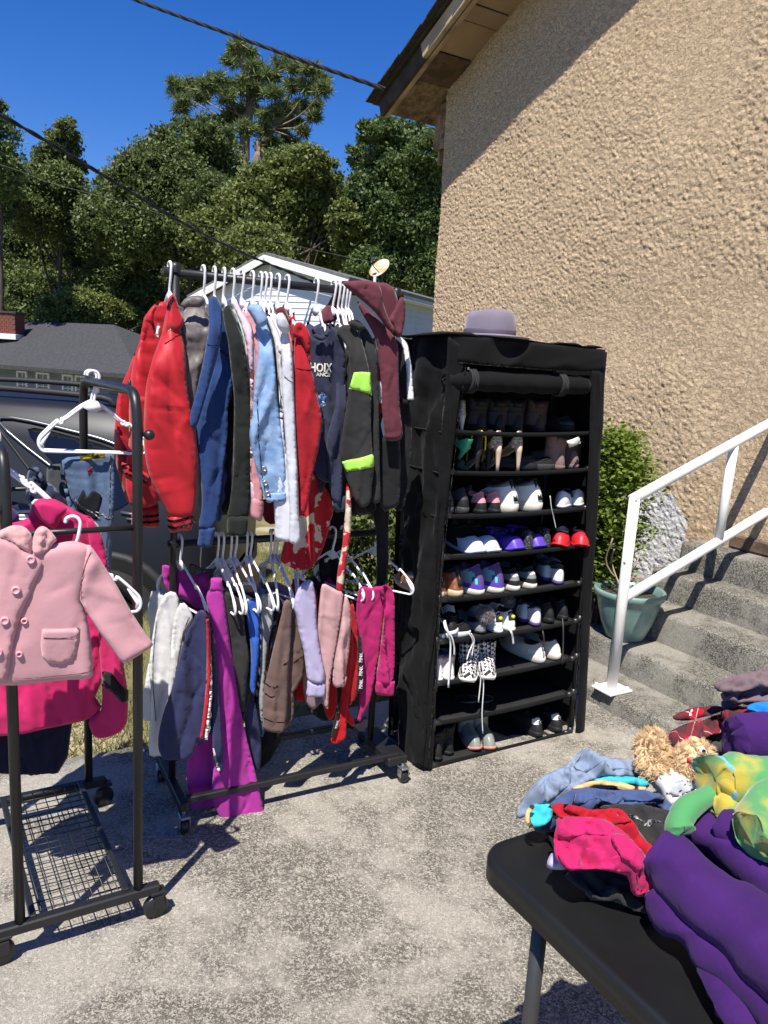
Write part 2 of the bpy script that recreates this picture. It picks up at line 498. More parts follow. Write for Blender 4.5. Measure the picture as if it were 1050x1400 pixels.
def quads(C, A, B):
    """leaf-shaped faces: centre C, half-length vectors A, half-width vectors B (pointed at both ends)"""
    n = len(C); V = np.empty((n, 4, 3)); V[:, 0] = C - A; V[:, 1] = C + B - A * .1; V[:, 2] = C + A; V[:, 3] = C - B - A * .1
    return V.reshape(-1, 3), np.arange(4 * n).reshape(n, 4)
def rdir(n, g=rng):
    v = g.normal(size=(n, 3)); return v / np.linalg.norm(v, axis=1)[:, None]
# grass blades on the strip behind the racks
GBL = leafmat('grass blades', (.10, .125, .025), (.27, .24, .10), .3, .7)
n = 85000
gx = rng.uniform(-2.8, 1.0, n); gy = 2.4 + 6.5 * rng.random(n) ** 1.4
d = (gx - A0[0]) * E2[0] + (gy - A0[1]) * E2[1] - slab_edge((gx - A0[0]) * E1[0] + (gy - A0[1]) * E1[1])
keep = (d > -.02) & (vnoise(gx * 1.1, gy * 1.1, 21) + .35 * rng.normal(size=n) > -.35)
gx, gy = gx[keep], gy[keep]; n = len(gx)
hh = rng.uniform(.02, .075, n); base = np.stack([gx, gy, np.minimum(terr(gx, gy), -.02) - .005], -1)
lean = rng.normal(size=(n, 3)) * .5; lean[:, 2] = 1; lean *= hh[:, None]
side = np.stack([rng.normal(size=n), rng.normal(size=n), np.zeros(n)], -1); side /= np.linalg.norm(side, axis=1)[:, None]; side *= .0028
V3 = np.stack([base - side, base + side, base + lean], 1).reshape(-1, 3)
tag(obj('grass', V3, np.arange(3 * n).reshape(n, 3), GBL, origin=(0, 0, 0), smooth=False), 'patchy dry grass beyond the concrete edge', 'grass', None, 'stuff')

# ------------------------------------------------------------------ trees
LEAF = [leafmat('leaf dark green', (.072, .108, .033), (.17, .21, .068)), leafmat('leaf olive green', (.085, .122, .034), (.19, .23, .075)),
        leafmat('leaf yellow green', (.105, .138, .034), (.215, .25, .072)), leafmat('pine needle', (.10, .135, .045), (.20, .245, .085), .3),
        leafmat('leaf deep green', (.065, .108, .032), (.16, .215, .068))]
BARK = mat('grey brown bark', (.075, .06, .048), .95, .35, 5, .6, 25)
def crown(lobes, y, n, size, mi, parent, g, shell=.62, droop=.0):
    C = []; w = np.array([max(.2, r_) ** 2 for _, _, r_ in lobes]); w = w / w.sum()
    for (px, py, r_), ww in zip(lobes, w):
        yy = y + g.normal() * 1.2; c = ony(px, py, yy); rad = r_ * yy / F_PX
        nl = int(n * ww); nl = int(nl * 2.25); nc = max(8, int(nl / 55))
        cd = rdir(nc, g); cc = c + cd * (rad * (shell + (1 - shell) * g.random(nc)))[:, None] * np.array([1, .95, .95])
        cr = rad * g.uniform(.13, .30, nc)
        k = g.integers(0, nc, nl); C.append(cc[k] + g.normal(size=(nl, 3)) * cr[k][:, None] * np.array([.62, .62, .42]))
    C = np.vstack(C); m = len(C)
    A = rdir(m, g); A[:, 2] -= droop; A /= np.linalg.norm(A, axis=1)[:, None]
    Nn = rdir(m, g); Nn[:, 2] = np.abs(Nn[:, 2]) + .4; Bv = np.cross(A, Nn); Bv /= np.linalg.norm(Bv, axis=1)[:, None]
    s = size * .52 * g.uniform(.6, 1.4, m)
    V, Fc = quads(C, A * s[:, None], Bv * (s * .55)[:, None])
    return obj('crown', V, Fc, LEAF[mi], parent, smooth=False)
def limbs(P0, tops, r0, parent, g, name='trunk', mid=.55):
    mb = MB(); P0 = np.array(P0)
    top = max(tops, key=lambda q: q[2]); mp = P0 + (np.array(top) - P0) * .5 + [g.normal() * .3, 0, 0]
    main = catmull([P0, mp, np.array(top)], 6); mb.tube(main, np.linspace(r0, r0 * .22, len(main)), 8)
    for t in tops:
        if t is top: continue
        s = main[int(len(main) * g.uniform(.35, .7))]; q = np.array(t); m_ = s + (q - s) * .5 + [0, 0, -.25]
        pp = catmull([s, m_, q], 4); mb.tube(pp, np.linspace(r0 * .45, r0 * .1, len(pp)), 6)
    return mb.build(name, BARK, parent, True)
def tree(name, label, px_base, y, lobes, n, size, mi, sd, group='trees behind the houses', r0=.28, **kw):
    g = np.random.default_rng(sd); b = ony(px_base, 480, y); z = float(terr(b[0], b[1])); b[2] = z
    t = thing(name, label, 'tree', b, group)
    crown(lobes, y, n, size, mi, t, g, **kw)
    limbs(b, [ony(p[0], p[1], y) for p in lobes], r0 * .7, t, g)
    return t
tree('broadleaf_tree', 'slim tall dark tree at the edge of the photo above the grey roof', -8, 39, [(-12, 190, 40), (-6, 240, 34), (-25, 150, 30), (-30, 260, 50), (2, 215, 20)], 9000, 0.191, 4, 1)
tree('broadleaf_tree', 'airy pointed tree standing alone against the sky left of the wide crown', 78, 47, [(92, 178, 17), (84, 200, 25), (66, 222, 24), (98, 226, 22), (50, 250, 26), (88, 256, 30), (108, 270, 16), (28, 238, 13), (60, 290, 42), (30, 280, 24)], 24000, 0.191, 1, 2, shell=.45)
tree('broadleaf_tree', 'wide dark round crown directly left of the tall pine', 225, 44, [(252, 196, 32), (290, 186, 27), (222, 215, 34), (285, 225, 42), (190, 238, 36), (240, 255, 50), (160, 262, 30), (305, 205, 22), (200, 300, 55), (150, 300, 40), (290, 285, 45), (250, 320, 45)], 52000, 0.197, 0, 3)
tree('broadleaf_tree', 'yellowish feathery tree above the white gable house', 410, 40, [(420, 225, 26), (385, 238, 32), (440, 245, 28), (355, 262, 34), (405, 275, 45), (455, 280, 34), (330, 300, 40), (380, 320, 48), (440, 325, 48), (475, 300, 26), (290, 320, 35), (490, 335, 30), (350, 350, 45)], 52000, 0.191, 2, 4, droop=.5)
tree('broadleaf_tree', 'tall deep green tree beside the stucco wall under the eave', 555, 38, [(505, 178, 17), (530, 185, 25), (560, 195, 30), (590, 205, 28), (495, 215, 20), (530, 235, 36), (575, 250, 40), (500, 258, 24), (610, 270, 40), (540, 295, 45), (585, 310, 42), (505, 310, 28), (545, 350, 50), (600, 370, 40), (510, 370, 34)], 52000, 0.178, 4, 5, shell=.55)
tree('broadleaf_tree', 'low bushy olive tree behind the grey roof near the brick chimney', 40, 52, [(10, 290, 40), (50, 310, 45), (95, 320, 45), (20, 350, 50), (75, 365, 55), (130, 350, 40), (-20, 330, 50), (40, 410, 50), (110, 410, 50), (-10, 400, 45)], 42000, 0.204, 1, 6)
tree('broadleaf_tree', 'low dark tree behind the red jacket between the two roofs', 200, 49, [(170, 345, 42), (215, 365, 45), (260, 370, 45), (160, 400, 48), (210, 420, 45), (280, 390, 40), (250, 440, 45), (310, 400, 40), (140, 440, 40), (300, 350, 30)], 40000, 0.204, 0, 7)
tree('broadleaf_tree', 'rounded green tree filling the gap behind the satellite dish', 470, 47, [(470, 350, 40), (510, 390, 40), (430, 370, 40), (560, 400, 45), (480, 410, 45), (390, 360, 35), (600, 420, 40)], 26000, 0.204, 0, 8)
tree('broadleaf_tree', 'short yellow green tree low down at the end of the grey roof', 150, 43, [(105, 420, 26), (135, 428, 26), (165, 436, 24), (75, 425, 22), (190, 445, 22)], 12000, 0.178, 2, 9)

tree('broadleaf_tree', 'dim tree filling the low gap far behind the left trees', 60, 53, [(20, 330, 45), (70, 345, 45), (120, 340, 45), (30, 390, 50), (90, 400, 50), (140, 385, 45), (0, 300, 40), (55, 300, 35)], 30000, 0.209, 0, 10)
tree('broadleaf_tree', 'dim tree filling the low gap far behind the middle trees', 260, 53, [(180, 320, 45), (230, 330, 45), (280, 320, 40), (200, 370, 50), (260, 380, 50), (320, 360, 45), (160, 290, 35)], 30000, 0.209, 4, 11)
tree('broadleaf_tree', 'dim tree low behind the gable roof ridge', 470, 53, [(370, 300, 40), (420, 310, 45), (470, 320, 45), (520, 330, 45), (400, 350, 45), (490, 370, 50), (560, 350, 45), (340, 340, 40)], 30000, 0.209, 0, 12)
# the tall pine: bare leaning trunk, crooked limbs, tufts of needles at their ends
g = np.random.default_rng(31)
PY = 50.
pb = ony(331, 480, PY); pb[2] = float(terr(pb[0], pb[1]))
pine = thing('pine_tree', 'tall pine with a bare trunk and open flat crown above the other trees', 'tree', pb, 'trees behind the houses')
tufts = [(326, 66, 14), (318, 82, 16), (336, 86, 17), (350, 98, 16), (300, 112, 17), (282, 116, 15), (262, 120, 17), (244, 126, 15), (238, 116, 9), (252, 140, 13), (276, 134, 12), (310, 132, 16), (330, 118, 18), (352, 122, 18), (372, 104, 13), (388, 88, 15), (404, 94, 14), (424, 96, 13), (436, 108, 14), (442, 124, 12), (420, 120, 15), (398, 116, 16), (376, 130, 17), (346, 148, 18), (322, 156, 16), (308, 166, 13), (368, 156, 17), (390, 148, 16), (412, 146, 13), (430, 146, 9), (334, 176, 15), (356, 178, 16), (380, 172, 15), (402, 168, 12), (396, 192, 13), (376, 196, 11), (414, 180, 8), (360, 200, 9), (428, 160, 7), (246, 150, 7), (340, 72, 9)]
C = []; A = []; sz = []
mbp = MB()
trunk = [pb, ony(331, 330, PY), ony(333, 225, PY), ony(335, 190, PY), ony(341, 150, PY), ony(338, 110, PY), ony(328, 74, PY)]
tr = catmull(trunk, 6); mbp.tube(tr, np.linspace(.5, .12, len(tr)), 8)
fork = [ony(352, 222, PY), ony(357, 212, PY), ony(352, 200, PY), ony(362, 188, PY), ony(376, 176, PY), ony(384, 150, PY + 1), ony(402, 118, PY + 1)]
fk = catmull([ony(352, 330, PY)] + fork, 5); mbp.tube(fk, np.linspace(.32, .08, len(fk)), 7)
src = np.vstack([tr[14:], fk[12:]])
for (px, py, r_) in tufts:
    yy = PY + g.normal() * 1.6; c = ony(px, py, yy); rad = r_ * yy / F_PX
    below = src[np.argmin(np.linalg.norm(src - (c + [0, 0, -1.0]), axis=1))]
    mp = (below + c) / 2 + [g.normal() * .15, 0, -.25]; bb = catmull([below, mp, c], 4); mbp.tube(bb, np.linspace(.07, .02, len(bb)), 5)
    ns = int(10 + r_ * .9); sd_ = rdir(ns, g); sd_[:, 2] *= .6; sc_ = c + sd_ * (rad * g.uniform(.25, .95, ns))[:, None]
    for q in sc_:
        k = 30; dd = rdir(k, g); dd[:, 2] = dd[:, 2] * .8 + .25; dd /= np.linalg.norm(dd, axis=1)[:, None]
        ln = g.uniform(.16, .32, k); C.append(q + dd * ln[:, None]); A.append(dd * ln[:, None]); sz += list(ln)
C = np.vstack(C); A = np.vstack(A); Bv = np.cross(A, rdir(len(A), g)); Bv /= np.linalg.norm(Bv, axis=1)[:, None]
V, Fc = quads(C, A, Bv * .034)
obj('crown', V, Fc, LEAF[3], pine, smooth=False)
mbp.build('trunk', mat('pine bark', (.22, .17, .13), .95, .3, 5, .5, 20), pine, True)
# ------------------------------------------------------------------ stucco house
AW = 2.05
def stucco():
    m = bpy.data.materials.new('painted tan stucco'); m.use_nodes = True; nt, L, b = nodes_of(m)
    g = nd(nt, 'ShaderNodeNewGeometry'); P = g.outputs['Position']
    n = nd(nt, 'ShaderNodeTexNoise'); n.inputs['Scale'].default_value = 1.6; n.inputs['Detail'].default_value = 6; L(P, n.inputs['Vector'])
    r = nd(nt, 'ShaderNodeMix', data_type='RGBA'); L(n.outputs['Fac'], r.inputs['Factor'])
    r.inputs['A'].default_value = (.575, .422, .262, 1); r.inputs['B'].default_value = (.645, .487, .318, 1)
    # patch of white primer left bare near the steps: soft-edged blot with a ragged outline
    vd = nd(nt, 'ShaderNodeVectorMath', operation='SUBTRACT'); L(P, vd.inputs[0]); vd.inputs[1].default_value = tuple(W(AW, .84, .62))
    vs = nd(nt, 'ShaderNodeVectorMath', operation='MULTIPLY'); L(vd.outputs['Vector'], vs.inputs[0]); vs.inputs[1].default_value = (1.0, 1.0, .95)
    ln = nd(nt, 'ShaderNodeVectorMath', operation='LENGTH'); L(vs.outputs['Vector'], ln.inputs[0])
    n2 = nd(nt, 'ShaderNodeTexNoise'); n2.inputs['Scale'].default_value = 14; n2.inputs['Detail'].default_value = 4; L(P, n2.inputs['Vector'])
    ad = nd(nt, 'ShaderNodeMath', operation='MULTIPLY_ADD'); L(n2.outputs['Fac'], ad.inputs[0]); ad.inputs[1].default_value = .10; L(ln.outputs['Value'], ad.inputs[2])
    mr = nd(nt, 'ShaderNodeMapRange'); mr.interpolation_type = 'SMOOTHSTEP'; L(ad.outputs['Value'], mr.inputs['Value'])
    for k, v in zip(('From Min', 'From Max', 'To Min', 'To Max'), (.315, .335, 1, 0)): mr.inputs[k].default_value = v
    mx = nd(nt, 'ShaderNodeMix', data_type='RGBA'); L(mr.outputs['Result'], mx.inputs['Factor']); L(r.outputs['Result'], mx.inputs['A']); mx.inputs['B'].default_value = (.70, .68, .66, 1)
    L(mx.outputs['Result'], b.inputs['Base Color']); b.inputs['Roughness'].default_value = .85; b.inputs['Specular IOR Level'].default_value = .25
    prev = None                                                # trowelled flakes with crisp edges, two sizes, over a fine grit
    rot = nd(nt, 'ShaderNodeMapping'); rot.inputs['Rotation'].default_value = (.35, .2, .3); rot.inputs['Scale'].default_value = (1, 1, 1.5); L(P, rot.inputs['Vector'])
    for sc_, lo, hi, dist, st in ((21, .475, .525, .0078, .88), (37, .465, .525, .0054, .85), (70, .45, .53, .0025, .65), (190, .2, .8, .0022, .5)):
        nb = nd(nt, 'ShaderNodeTexNoise'); nb.inputs['Scale'].default_value = sc_; nb.inputs['Detail'].default_value = 5; nb.inputs['Roughness'].default_value = .6; nb.inputs['Distortion'].default_value = .6; L(rot.outputs['Vector'], nb.inputs['Vector'])
        rp = nd(nt, 'ShaderNodeMapRange'); rp.inputs['From Min'].default_value = lo; rp.inputs['From Max'].default_value = hi; L(nb.outputs['Fac'], rp.inputs['Value'])
        bp = nd(nt, 'ShaderNodeBump'); bp.inputs['Strength'].default_value = st; bp.inputs['Distance'].default_value = dist; L(rp.outputs['Result'], bp.inputs['Height'])
        if prev: L(prev.outputs['Normal'], bp.inputs['Normal'])
        prev = bp
    L(prev.outputs['Normal'], b.inputs['Normal'])
    return m
STUC = stucco()
BCOR = 3.32
PIT = .41
def rake(b): return 3.70 + PIT * (3.2 - b) if b > -.6 else 3.70 + PIT * 3.8 - PIT * (-.6 - b)
house = thing('stucco_house', 'tan rough stucco house with weathered wooden eaves', 'house', W(AW + 2, 0, 0))
def wall_grid(b0, b1, t0, t1, nb, nt_, disp):
    b = np.linspace(b0, b1, nb); t = np.linspace(t0, t1, nt_); B, T = np.meshgrid(b, t, indexing='ij')
    top = np.vectorize(rake)(B) + .02; Zb = -.1; Z = Zb + T * (top - Zb)
    if disp:
        wx = .6 * vnoise(B * 11, Z * 11, 44); wy = .6 * vnoise(B * 11, Z * 11, 45)
        ub = (B * .87 + Z * .5) * 1.6; uz = (Z * .87 - B * .5) * 1.6; p = fbm(ub * 30 + wx, uz * 52 + wy, 3, 3); q = fbm(ub * 26 + 8 - wy, uz * 40 + wx, 9, 3); s_ = vnoise(B * 75, Z * 75, 15)
        tr = lambda h: np.floor(h) + sstep(.30, .62, h - np.floor(h)); D = .0018 * tr(p * 2.0 + 8) + .0015 * tr(q * 2.2 + 8) + .0012 * sstep(-.1, .3, s_) + .0010 * fbm(B * 60, Z * 60, 20, 2)
        soft = .35 + .5 * sstep(-.6, .5, fbm(B * 1.1, Z * 1.1, 77, 2)); D = D * soft + .006 * fbm(B * 2, Z * 2, 30, 2)
    else: D = 0 * B
    base = A0 + (AW - D)[..., None] * E1 + B[..., None] * E2
    V = np.concatenate([base, Z[..., None]], -1).reshape(-1, 3)
    i = np.arange(nb * nt_).reshape(nb, nt_)
    return V, np.stack([i[1:, :-1], i[:-1, :-1], i[:-1, 1:], i[1:, 1:]], -1).reshape(-1, 4)
V, Fq = wall_grid(.10, BCOR, .10, 1.0, 540, 620, True)
obj('wall', V, Fq, STUC, house, smooth=False)
V, Fq = wall_grid(-1.6, .10, .0, 1.0, 200, 420, True); obj('wall', V, Fq, STUC, house, smooth=False)
V, Fq = wall_grid(-5.0, -1.6, 0, 1.0, 120, 160, True); obj('wall', V, Fq, STUC, house)
V, Fq = wall_grid(.10, BCOR, 0, .10, 200, 20, True); obj('wall', V, Fq, STUC, house, smooth=False)
mb = MB(); mb.gbox(AW + .01, AW + 6, BCOR - .2, BCOR - .012, -.1, 3.6); mb.gbox(AW + 5.8, AW + 6, -5, BCOR - .25, -.1, 3.6)
mb.build('wall', STUC, house)
WOODF = mat('bare weathered fascia wood', (.34, .26, .17), .85, .35, 4, .5, 90, .3, 14, rgb2=(.16, .12, .085), mixs=5, mixlo=.5, mixhi=.7)
WOODD = mat('dark rotten wood', (.055, .042, .033), .9, .4, 6, .5, 90, .4, 16)
WOODR = mat('reddish bare plywood', (.14, .085, .05), .85, .3, 9, .3, 120, rgb2=(.08, .05, .035), mixs=9)
SOFF = mat('tan painted soffit board', (.33, .23, .14), .8, .15, 3, .2, 120, .2, 10)
OSB = mat('bare strand board', (.24, .165, .10), .85, .45, 26, .3, 120, rgb2=(.10, .065, .042), mixs=10, mixlo=.45, mixhi=.7)
SHIN = mat('dark roof shingles', (.045, .038, .033), .95, .4, 30, .6, 200)
OHA = AW - .40                                          # outer face of the rake overhang
sl = np.append(-E2, PIT); sl = sl / np.linalg.norm(sl)   # unit vector up the rake
nrm = np.append(E2 * PIT, 1.); nrm /= np.linalg.norm(nrm)
e1 = np.append(E1, 0.)
def slab_on_rake(name, b0, b1, a0, a1, dz0, dz1, m, ch=.004):
    """board lying along the rake between b0 (low end) and b1, from a0 to a1, dz0..dz1 off the soffit line"""
    p0 = W(0, b0, rake(3.2) + PIT * (3.2 - b0)); p1 = W(0, b1, rake(3.2) + PIT * (3.2 - b1))
    c = (p0 + p1) / 2 + e1 * (a0 + a1) / 2 + nrm * (dz0 + dz1) / 2
    return MB().box(c, sl * np.linalg.norm(p1 - p0) / 2, e1 * (a1 - a0) / 2, nrm * (dz1 - dz0) / 2, ch).build(name, m, house)
BLO = 3.72
slab_on_rake('fascia_board', BLO, 3.10, OHA, OHA + .035, -.012, .115, WOODD, .006)
slab_on_rake('fascia_board', 3.10, -.55, OHA - .012, OHA + .026, -.012, .105, WOODF, .006)
slab_on_rake('fascia_backing_board', BLO, -.55, OHA + .036, OHA + .075, -.014, .09, WOODF, .006)
# soffit boards, each with its own edge, slightly uneven
bs_ = [3.70, 3.30, 3.02, 2.73, 2.60, 2.28, 1.95, 1.62, 1.3, .9, .4, -.1, -.55]
for i, (p, q) in enumerate(zip(bs_[:-1], bs_[1:])):
    dzv = [.004, -.004, .006, .0, .008, .003, .006, .0, .004, .0, .005, .0][i]
    slab_on_rake('soffit_board', p - .006, q + .004, OHA + .077, AW + .03 if i else AW - .012, dzv, dzv + .014, [OSB, WOODR, SOFF, SOFF, SOFF, SOFF, SOFF, SOFF, SOFF, SOFF, SOFF, SOFF][i], .002)
slab_on_rake('soffit_board', 3.70, BCOR + .02, AW - .008, AW + 6.4, .0, .014, OSB, .002)
# roof: deck and courses of shingles whose edges show along the rake
mb = MB(); p0 = 3.76; 
c = (W(0, p0, rake(3.2) + PIT * (3.2 - p0)) + W(0, -.6, rake(3.2) + PIT * 3.8)) / 2
LN = np.linalg.norm(W(0, p0, rake(3.2) + PIT * (3.2 - p0)) - W(0, -.6, rake(3.2) + PIT * 3.8)) / 2
MB().box(c + e1 * (OHA + 3.2) + nrm * .128, sl * LN, e1 * 3.23, nrm * .010, .002).build('roof_deck', WOODD, house)
sh = None
for k in range(30):
    s0 = -LN + k * .155
    if s0 > LN - .1: break
    o = MB().box(c + e1 * (OHA + 3.16 + .012 * vnoise(k * 3.1, 1, 3)) + sl * (s0 + .11) + nrm * (.143 + .004 * vnoise(k * 2.3, 3, 1)), sl * .115 + nrm * .006, e1 * (3.24), nrm * .0045, .001).build('shingle_course', SHIN, house)
MB().gbox(OHA + .05, AW + 6, -5, -.62, rake(-5), rake(-5) + .12).build('roof_slope', SHIN, house)
# return board under the low eave at the corner
MB().box(W(AW + .6, BCOR + .19, 3.36), e1 * .55, np.append(E2, 0) * .012, [0, 0, .21], .003).build('eave_return_board', SOFF, house)
MB().box(W(AW + .02, BCOR + .12, 3.42), e1 * .01, np.append(E2, 0) * .09, [0, 0, .17], .003).build('eave_return_board', OSB, house)

# ------------------------------------------------------------------ steps and rail
stairs = thing('concrete_steps', 'weathered grey concrete steps climbing to the stucco wall', 'steps', W(1.5, -.6, 0))
na = [1.035, 1.275, 1.505, 1.715, 1.875]; zs = [.085, .22, .37, .515, .66]
lefts = [.95, .70, .62, .52, .485]
def stepblock(a0, a1, b0, b1, z0, z1, sd):
    """one cast step: a dense block with a worn nosing and chipped edges"""
    nb = int((b1 - b0) / .02); pr = [(a0, z0), (a0, z0 + (z1 - z0) * .5), (a0 + .002, z1 - .022), (a0 + .006, z1 - .008), (a0 + .016, z1 - .001), (a0 + .04, z1), (a0 + .09, z1), (a0 + .15, z1), (a1, z1)]
    V = []; bb = np.linspace(b0, b1, nb)
    for b in bb:
        for j, (a, z) in enumerate(pr):
            k = 1 if 0 < j < 7 else 0
            ch = .010 * max(0, vnoise(b * 9, sd, sd)) * (1 if 1 < j < 6 else .2) + .003 * vnoise(b * 40, j, sd)
            V.append(W(a + k * ch, b, z - k * ch * .7))
    n = len(pr); Fc = [(i * n + j, i * n + j + 1, (i + 1) * n + j + 1, (i + 1) * n + j) for i in range(nb - 1) for j in range(n - 1)]
    for e in (0, nb - 1):
        k0 = len(V); V.append(W(a1, bb[e], z0)); r_ = [e * n + j for j in range(n)] + [k0]; Fc.append(tuple(r_ if e else r_[::-1]))
    return obj('step', V, Fc, STEP, stairs)
for i in range(5):
    stepblock(na[i], AW + .03 if i == 4 else na[i + 1] + .06, -3.2, lefts[i], -.06 if i == 0 else zs[i - 1] - .05, zs[i], i + 1)
MB().gbox(na[3] + .02, AW + .02, .49, .519, .2, .514).build('step', STEP, stairs)
# timber sill let into the wall above the top step
MB().gbox(AW - .035, AW + .04, -.9, .30, .665, .735, .008).build('sill_board', mat('split grey brown timber', (.15, .10, .07), .9, .4, 9, .8, 60, .6, 12), house)

PAINT = mat('chipped white pipe paint', (.76, .75, .72), .45, .06, 12, .25, 90, rgb2=(.16, .11, .08), mixs=26, mixlo=.70, mixhi=.73, spec=.5)
rail = thing('handrail', 'chipped white pipe handrail beside the concrete steps', 'handrail', W(1.078, .134, .09))
RB = .134
def rz_(a): return .985 + (a - 1.078) * .388
top0 = W(1.078, RB, .985)
r0 = .024
MB().tube([W(1.078, RB, .085), W(1.078, RB, .99)], r0, 16).build('post', PAINT, rail, True)
MB().tube([W(1.060, RB, .982), W(3.3, RB, rz_(3.3))], r0, 16).build('top_rail', PAINT, rail, True)
MB().tube([W(1.08, RB, .525), W(3.3, RB, .525 + (3.3 - 1.08) * .372)], r0 * .95, 16).build('lower_rail', PAINT, rail, True)
for a in (1.695, 2.32):
    MB().tube([W(a, RB, .525 + (a - 1.08) * .372 - (.03 if a < 2 else .32)), W(a + .015, RB, rz_(a) + .0)], r0 * .92, 14).build('baluster', PAINT, rail, True)
MB().gbox(1.01, 1.15, RB - .06, RB + .06, .087, .097, .003).build('base_plate', PAINT, rail)
for s in ((1.03, .05), (1.13, -.045)):
    MB().lathe([(.0001, .014), (.008, .013), (.009, .0)], W(s[0], RB + s[1], .096), 8).build('bolt', PAINT, rail)

# ------------------------------------------------------------------ pot with a shrub
POTM = mat('glazed pale green ceramic', (.15, .25, .225), .25, .12, 7, .1, 60, spec=.5, rgb2=(.21, .31, .285), mixs=6)
pc = W(1.39, .37, .222)
pot = thing('flower_pot', 'pale green glazed pot on the steps behind the rail post', 'pot', pc)
MB().lathe([(.001, 0), (.085, 0), (.097, .012), (.128, .09), (.150, .17), (.160, .215), (.172, .221), (.176, .244), (.172, .254), (.158, .252), (.152, .22), (.14, .19)], pc, 40).build('pot_body', POTM, pot, True)
MB().lathe([(.150, .215), (.07, .221), (.001, .226)], pc, 24).build('soil', mat('dry potting soil', (.05, .04, .032), .95, .4, 40, .8, 90), pot, True)
g = np.random.default_rng(5)
sh_c = np.array([1.155, 3.96, 0.])
shrub = thing('shrub', 'bright green leafy shrub between the shoe rack and the stucco wall', 'shrub', sh_c)
C = []; mbs = MB()
for k in range(150):
    th = g.uniform(0, 2 * pi); hz = g.uniform(.45, 1.22); rr = (.185 - .10 * sstep(1.0, 1.25, hz) - .09 * sstep(.8, .45, hz)) * sqrt(g.random())
    c = sh_c + [rr * cos(th) , rr * sin(th), hz]
    C.append(c + g.normal(size=(95, 3)) * [.05, .05, .035])
    if k % 3 == 0: mbs.tube(catmull([sh_c + [g.normal() * .03, g.normal() * .03, .05], sh_c + (c - sh_c) * [.6, .6, .55], c], 4), [.007] * 4 + [.005] * 4 + [.003], 5)
C = np.vstack(C); m_ = len(C); A = rdir(m_, g); A[:, 2] = A[:, 2] * .5 - .1; Nn = rdir(m_, g); Nn[:, 2] += 1.2; Bv = np.cross(A, Nn); Bv /= np.linalg.norm(Bv, axis=1)[:, None]
s = g.uniform(.010, .024, m_)[:, None]
V, Fc = quads(C, A * s, Bv * s * .5); obj('foliage', V, Fc, leafmat('bright shrub leaf', (.10, .155, .018), (.215, .29, .042), .4), shrub, smooth=False)
mbs.build('stem', BARK, shrub, True)
mb = MB()
for k in range(5):
    mb.tube(catmull([pc + [g.normal() * .05, g.normal() * .05, .23], pc + [g.normal() * .08, g.normal() * .06, .36], pc + [g.normal() * .10, g.normal() * .08, .42 + .12 * g.random()]], 4), .004, 5)
mb.build('dead_twig', mat('pale dead twig', (.30, .24, .17), .9), pot, True)
wc = onz(893, 986, .0); g2_ = np.random.default_rng(77); C = wc + g2_.normal(size=(160, 3)) * [.035, .03, .008] + [0, 0, .014]
A = rdir(160, g2_); Nn = rdir(160, g2_); Nn[:, 2] += 1; Bv = np.cross(A, Nn); Bv /= np.linalg.norm(Bv, axis=1)[:, None]; s = g2_.uniform(.004, .011, 160)[:, None]
V, Fc = quads(C, A * s, Bv * s * .5)
tag(obj('weed', V, Fc, leafmat('weed leaf', (.06, .10, .015), (.14, .17, .04), .3), smooth=False), 'small green weed growing at the foot of the lowest step', 'weed')
# hedge seen through the garment rack
hc = ony(540, 700, 5.0); hc[2] = float(terr(hc[0], hc[1]))
hedge = thing('hedge_shrub', 'sunlit small leaved bush behind the garment rack beside the shoe rack', 'shrub', hc)
C = []
for k in range(140):
    c = hc + [g.uniform(-.55, .40), g.uniform(-.3, .3), g.uniform(.1, 1.02)]; C.append(c + g.normal(size=(85, 3)) * .055)
C = np.vstack(C); m_ = len(C); A = rdir(m_, g); Nn = rdir(m_, g); Nn[:, 2] += .8; Bv = np.cross(A, Nn); Bv /= np.linalg.norm(Bv, axis=1)[:, None]
s = g.uniform(.014, .03, m_)[:, None]; V, Fc = quads(C, A * s, Bv * s * .6)
obj('foliage', V, Fc, leafmat('hedge leaf', (.05, .085, .018), (.16, .19, .05), .3), hedge, smooth=False)
mb = MB()
for k in range(14):
    q = hc + [g.uniform(-.5, .35), g.uniform(-.2, .2), 0]; mb.tube(catmull([q, q + [g.normal() * .08, 0, .4], q + [g.normal() * .15, 0, .9]], 4), .009, 5)
mb.build('stem', BARK, hedge, True)

# ------------------------------------------------------------------ white gabled house
SIDE = mat('white vinyl siding', (.62, .64, .68), .5, .05, 3, spec=.4)
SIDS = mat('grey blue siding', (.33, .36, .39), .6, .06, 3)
ROOFG = mat('grey asphalt shingles', (.12, .12, .115), .95, .25, 12, .5, 40)
TRIM = mat('white trim paint', (.70, .71, .72), .5, .05)
GLASS = mat('dark window glass', (.02, .025, .03), .08, .1, spec=.6)
pk = ony(371, 352, 21.0)
gd = np.array([sin(R(115)), cos(R(115)), 0.]); rd = np.array([sin(R(25)), cos(R(25)), 0.]); up = np.array([0, 0, 1.])
gh = thing('gabled_house', 'white sided house with grey shingle gable roof behind the clothes rack', 'house', np.array([pk[0], pk[1], -1.9]))
HWd, HL = 2.25, 13.0
PL, PR = .45, .24                                          # the two roof slopes differ
def gp(u, v, z): return np.array([pk[0], pk[1], z]) + gd * u + rd * v
ez = pk[2] - HWd * PR
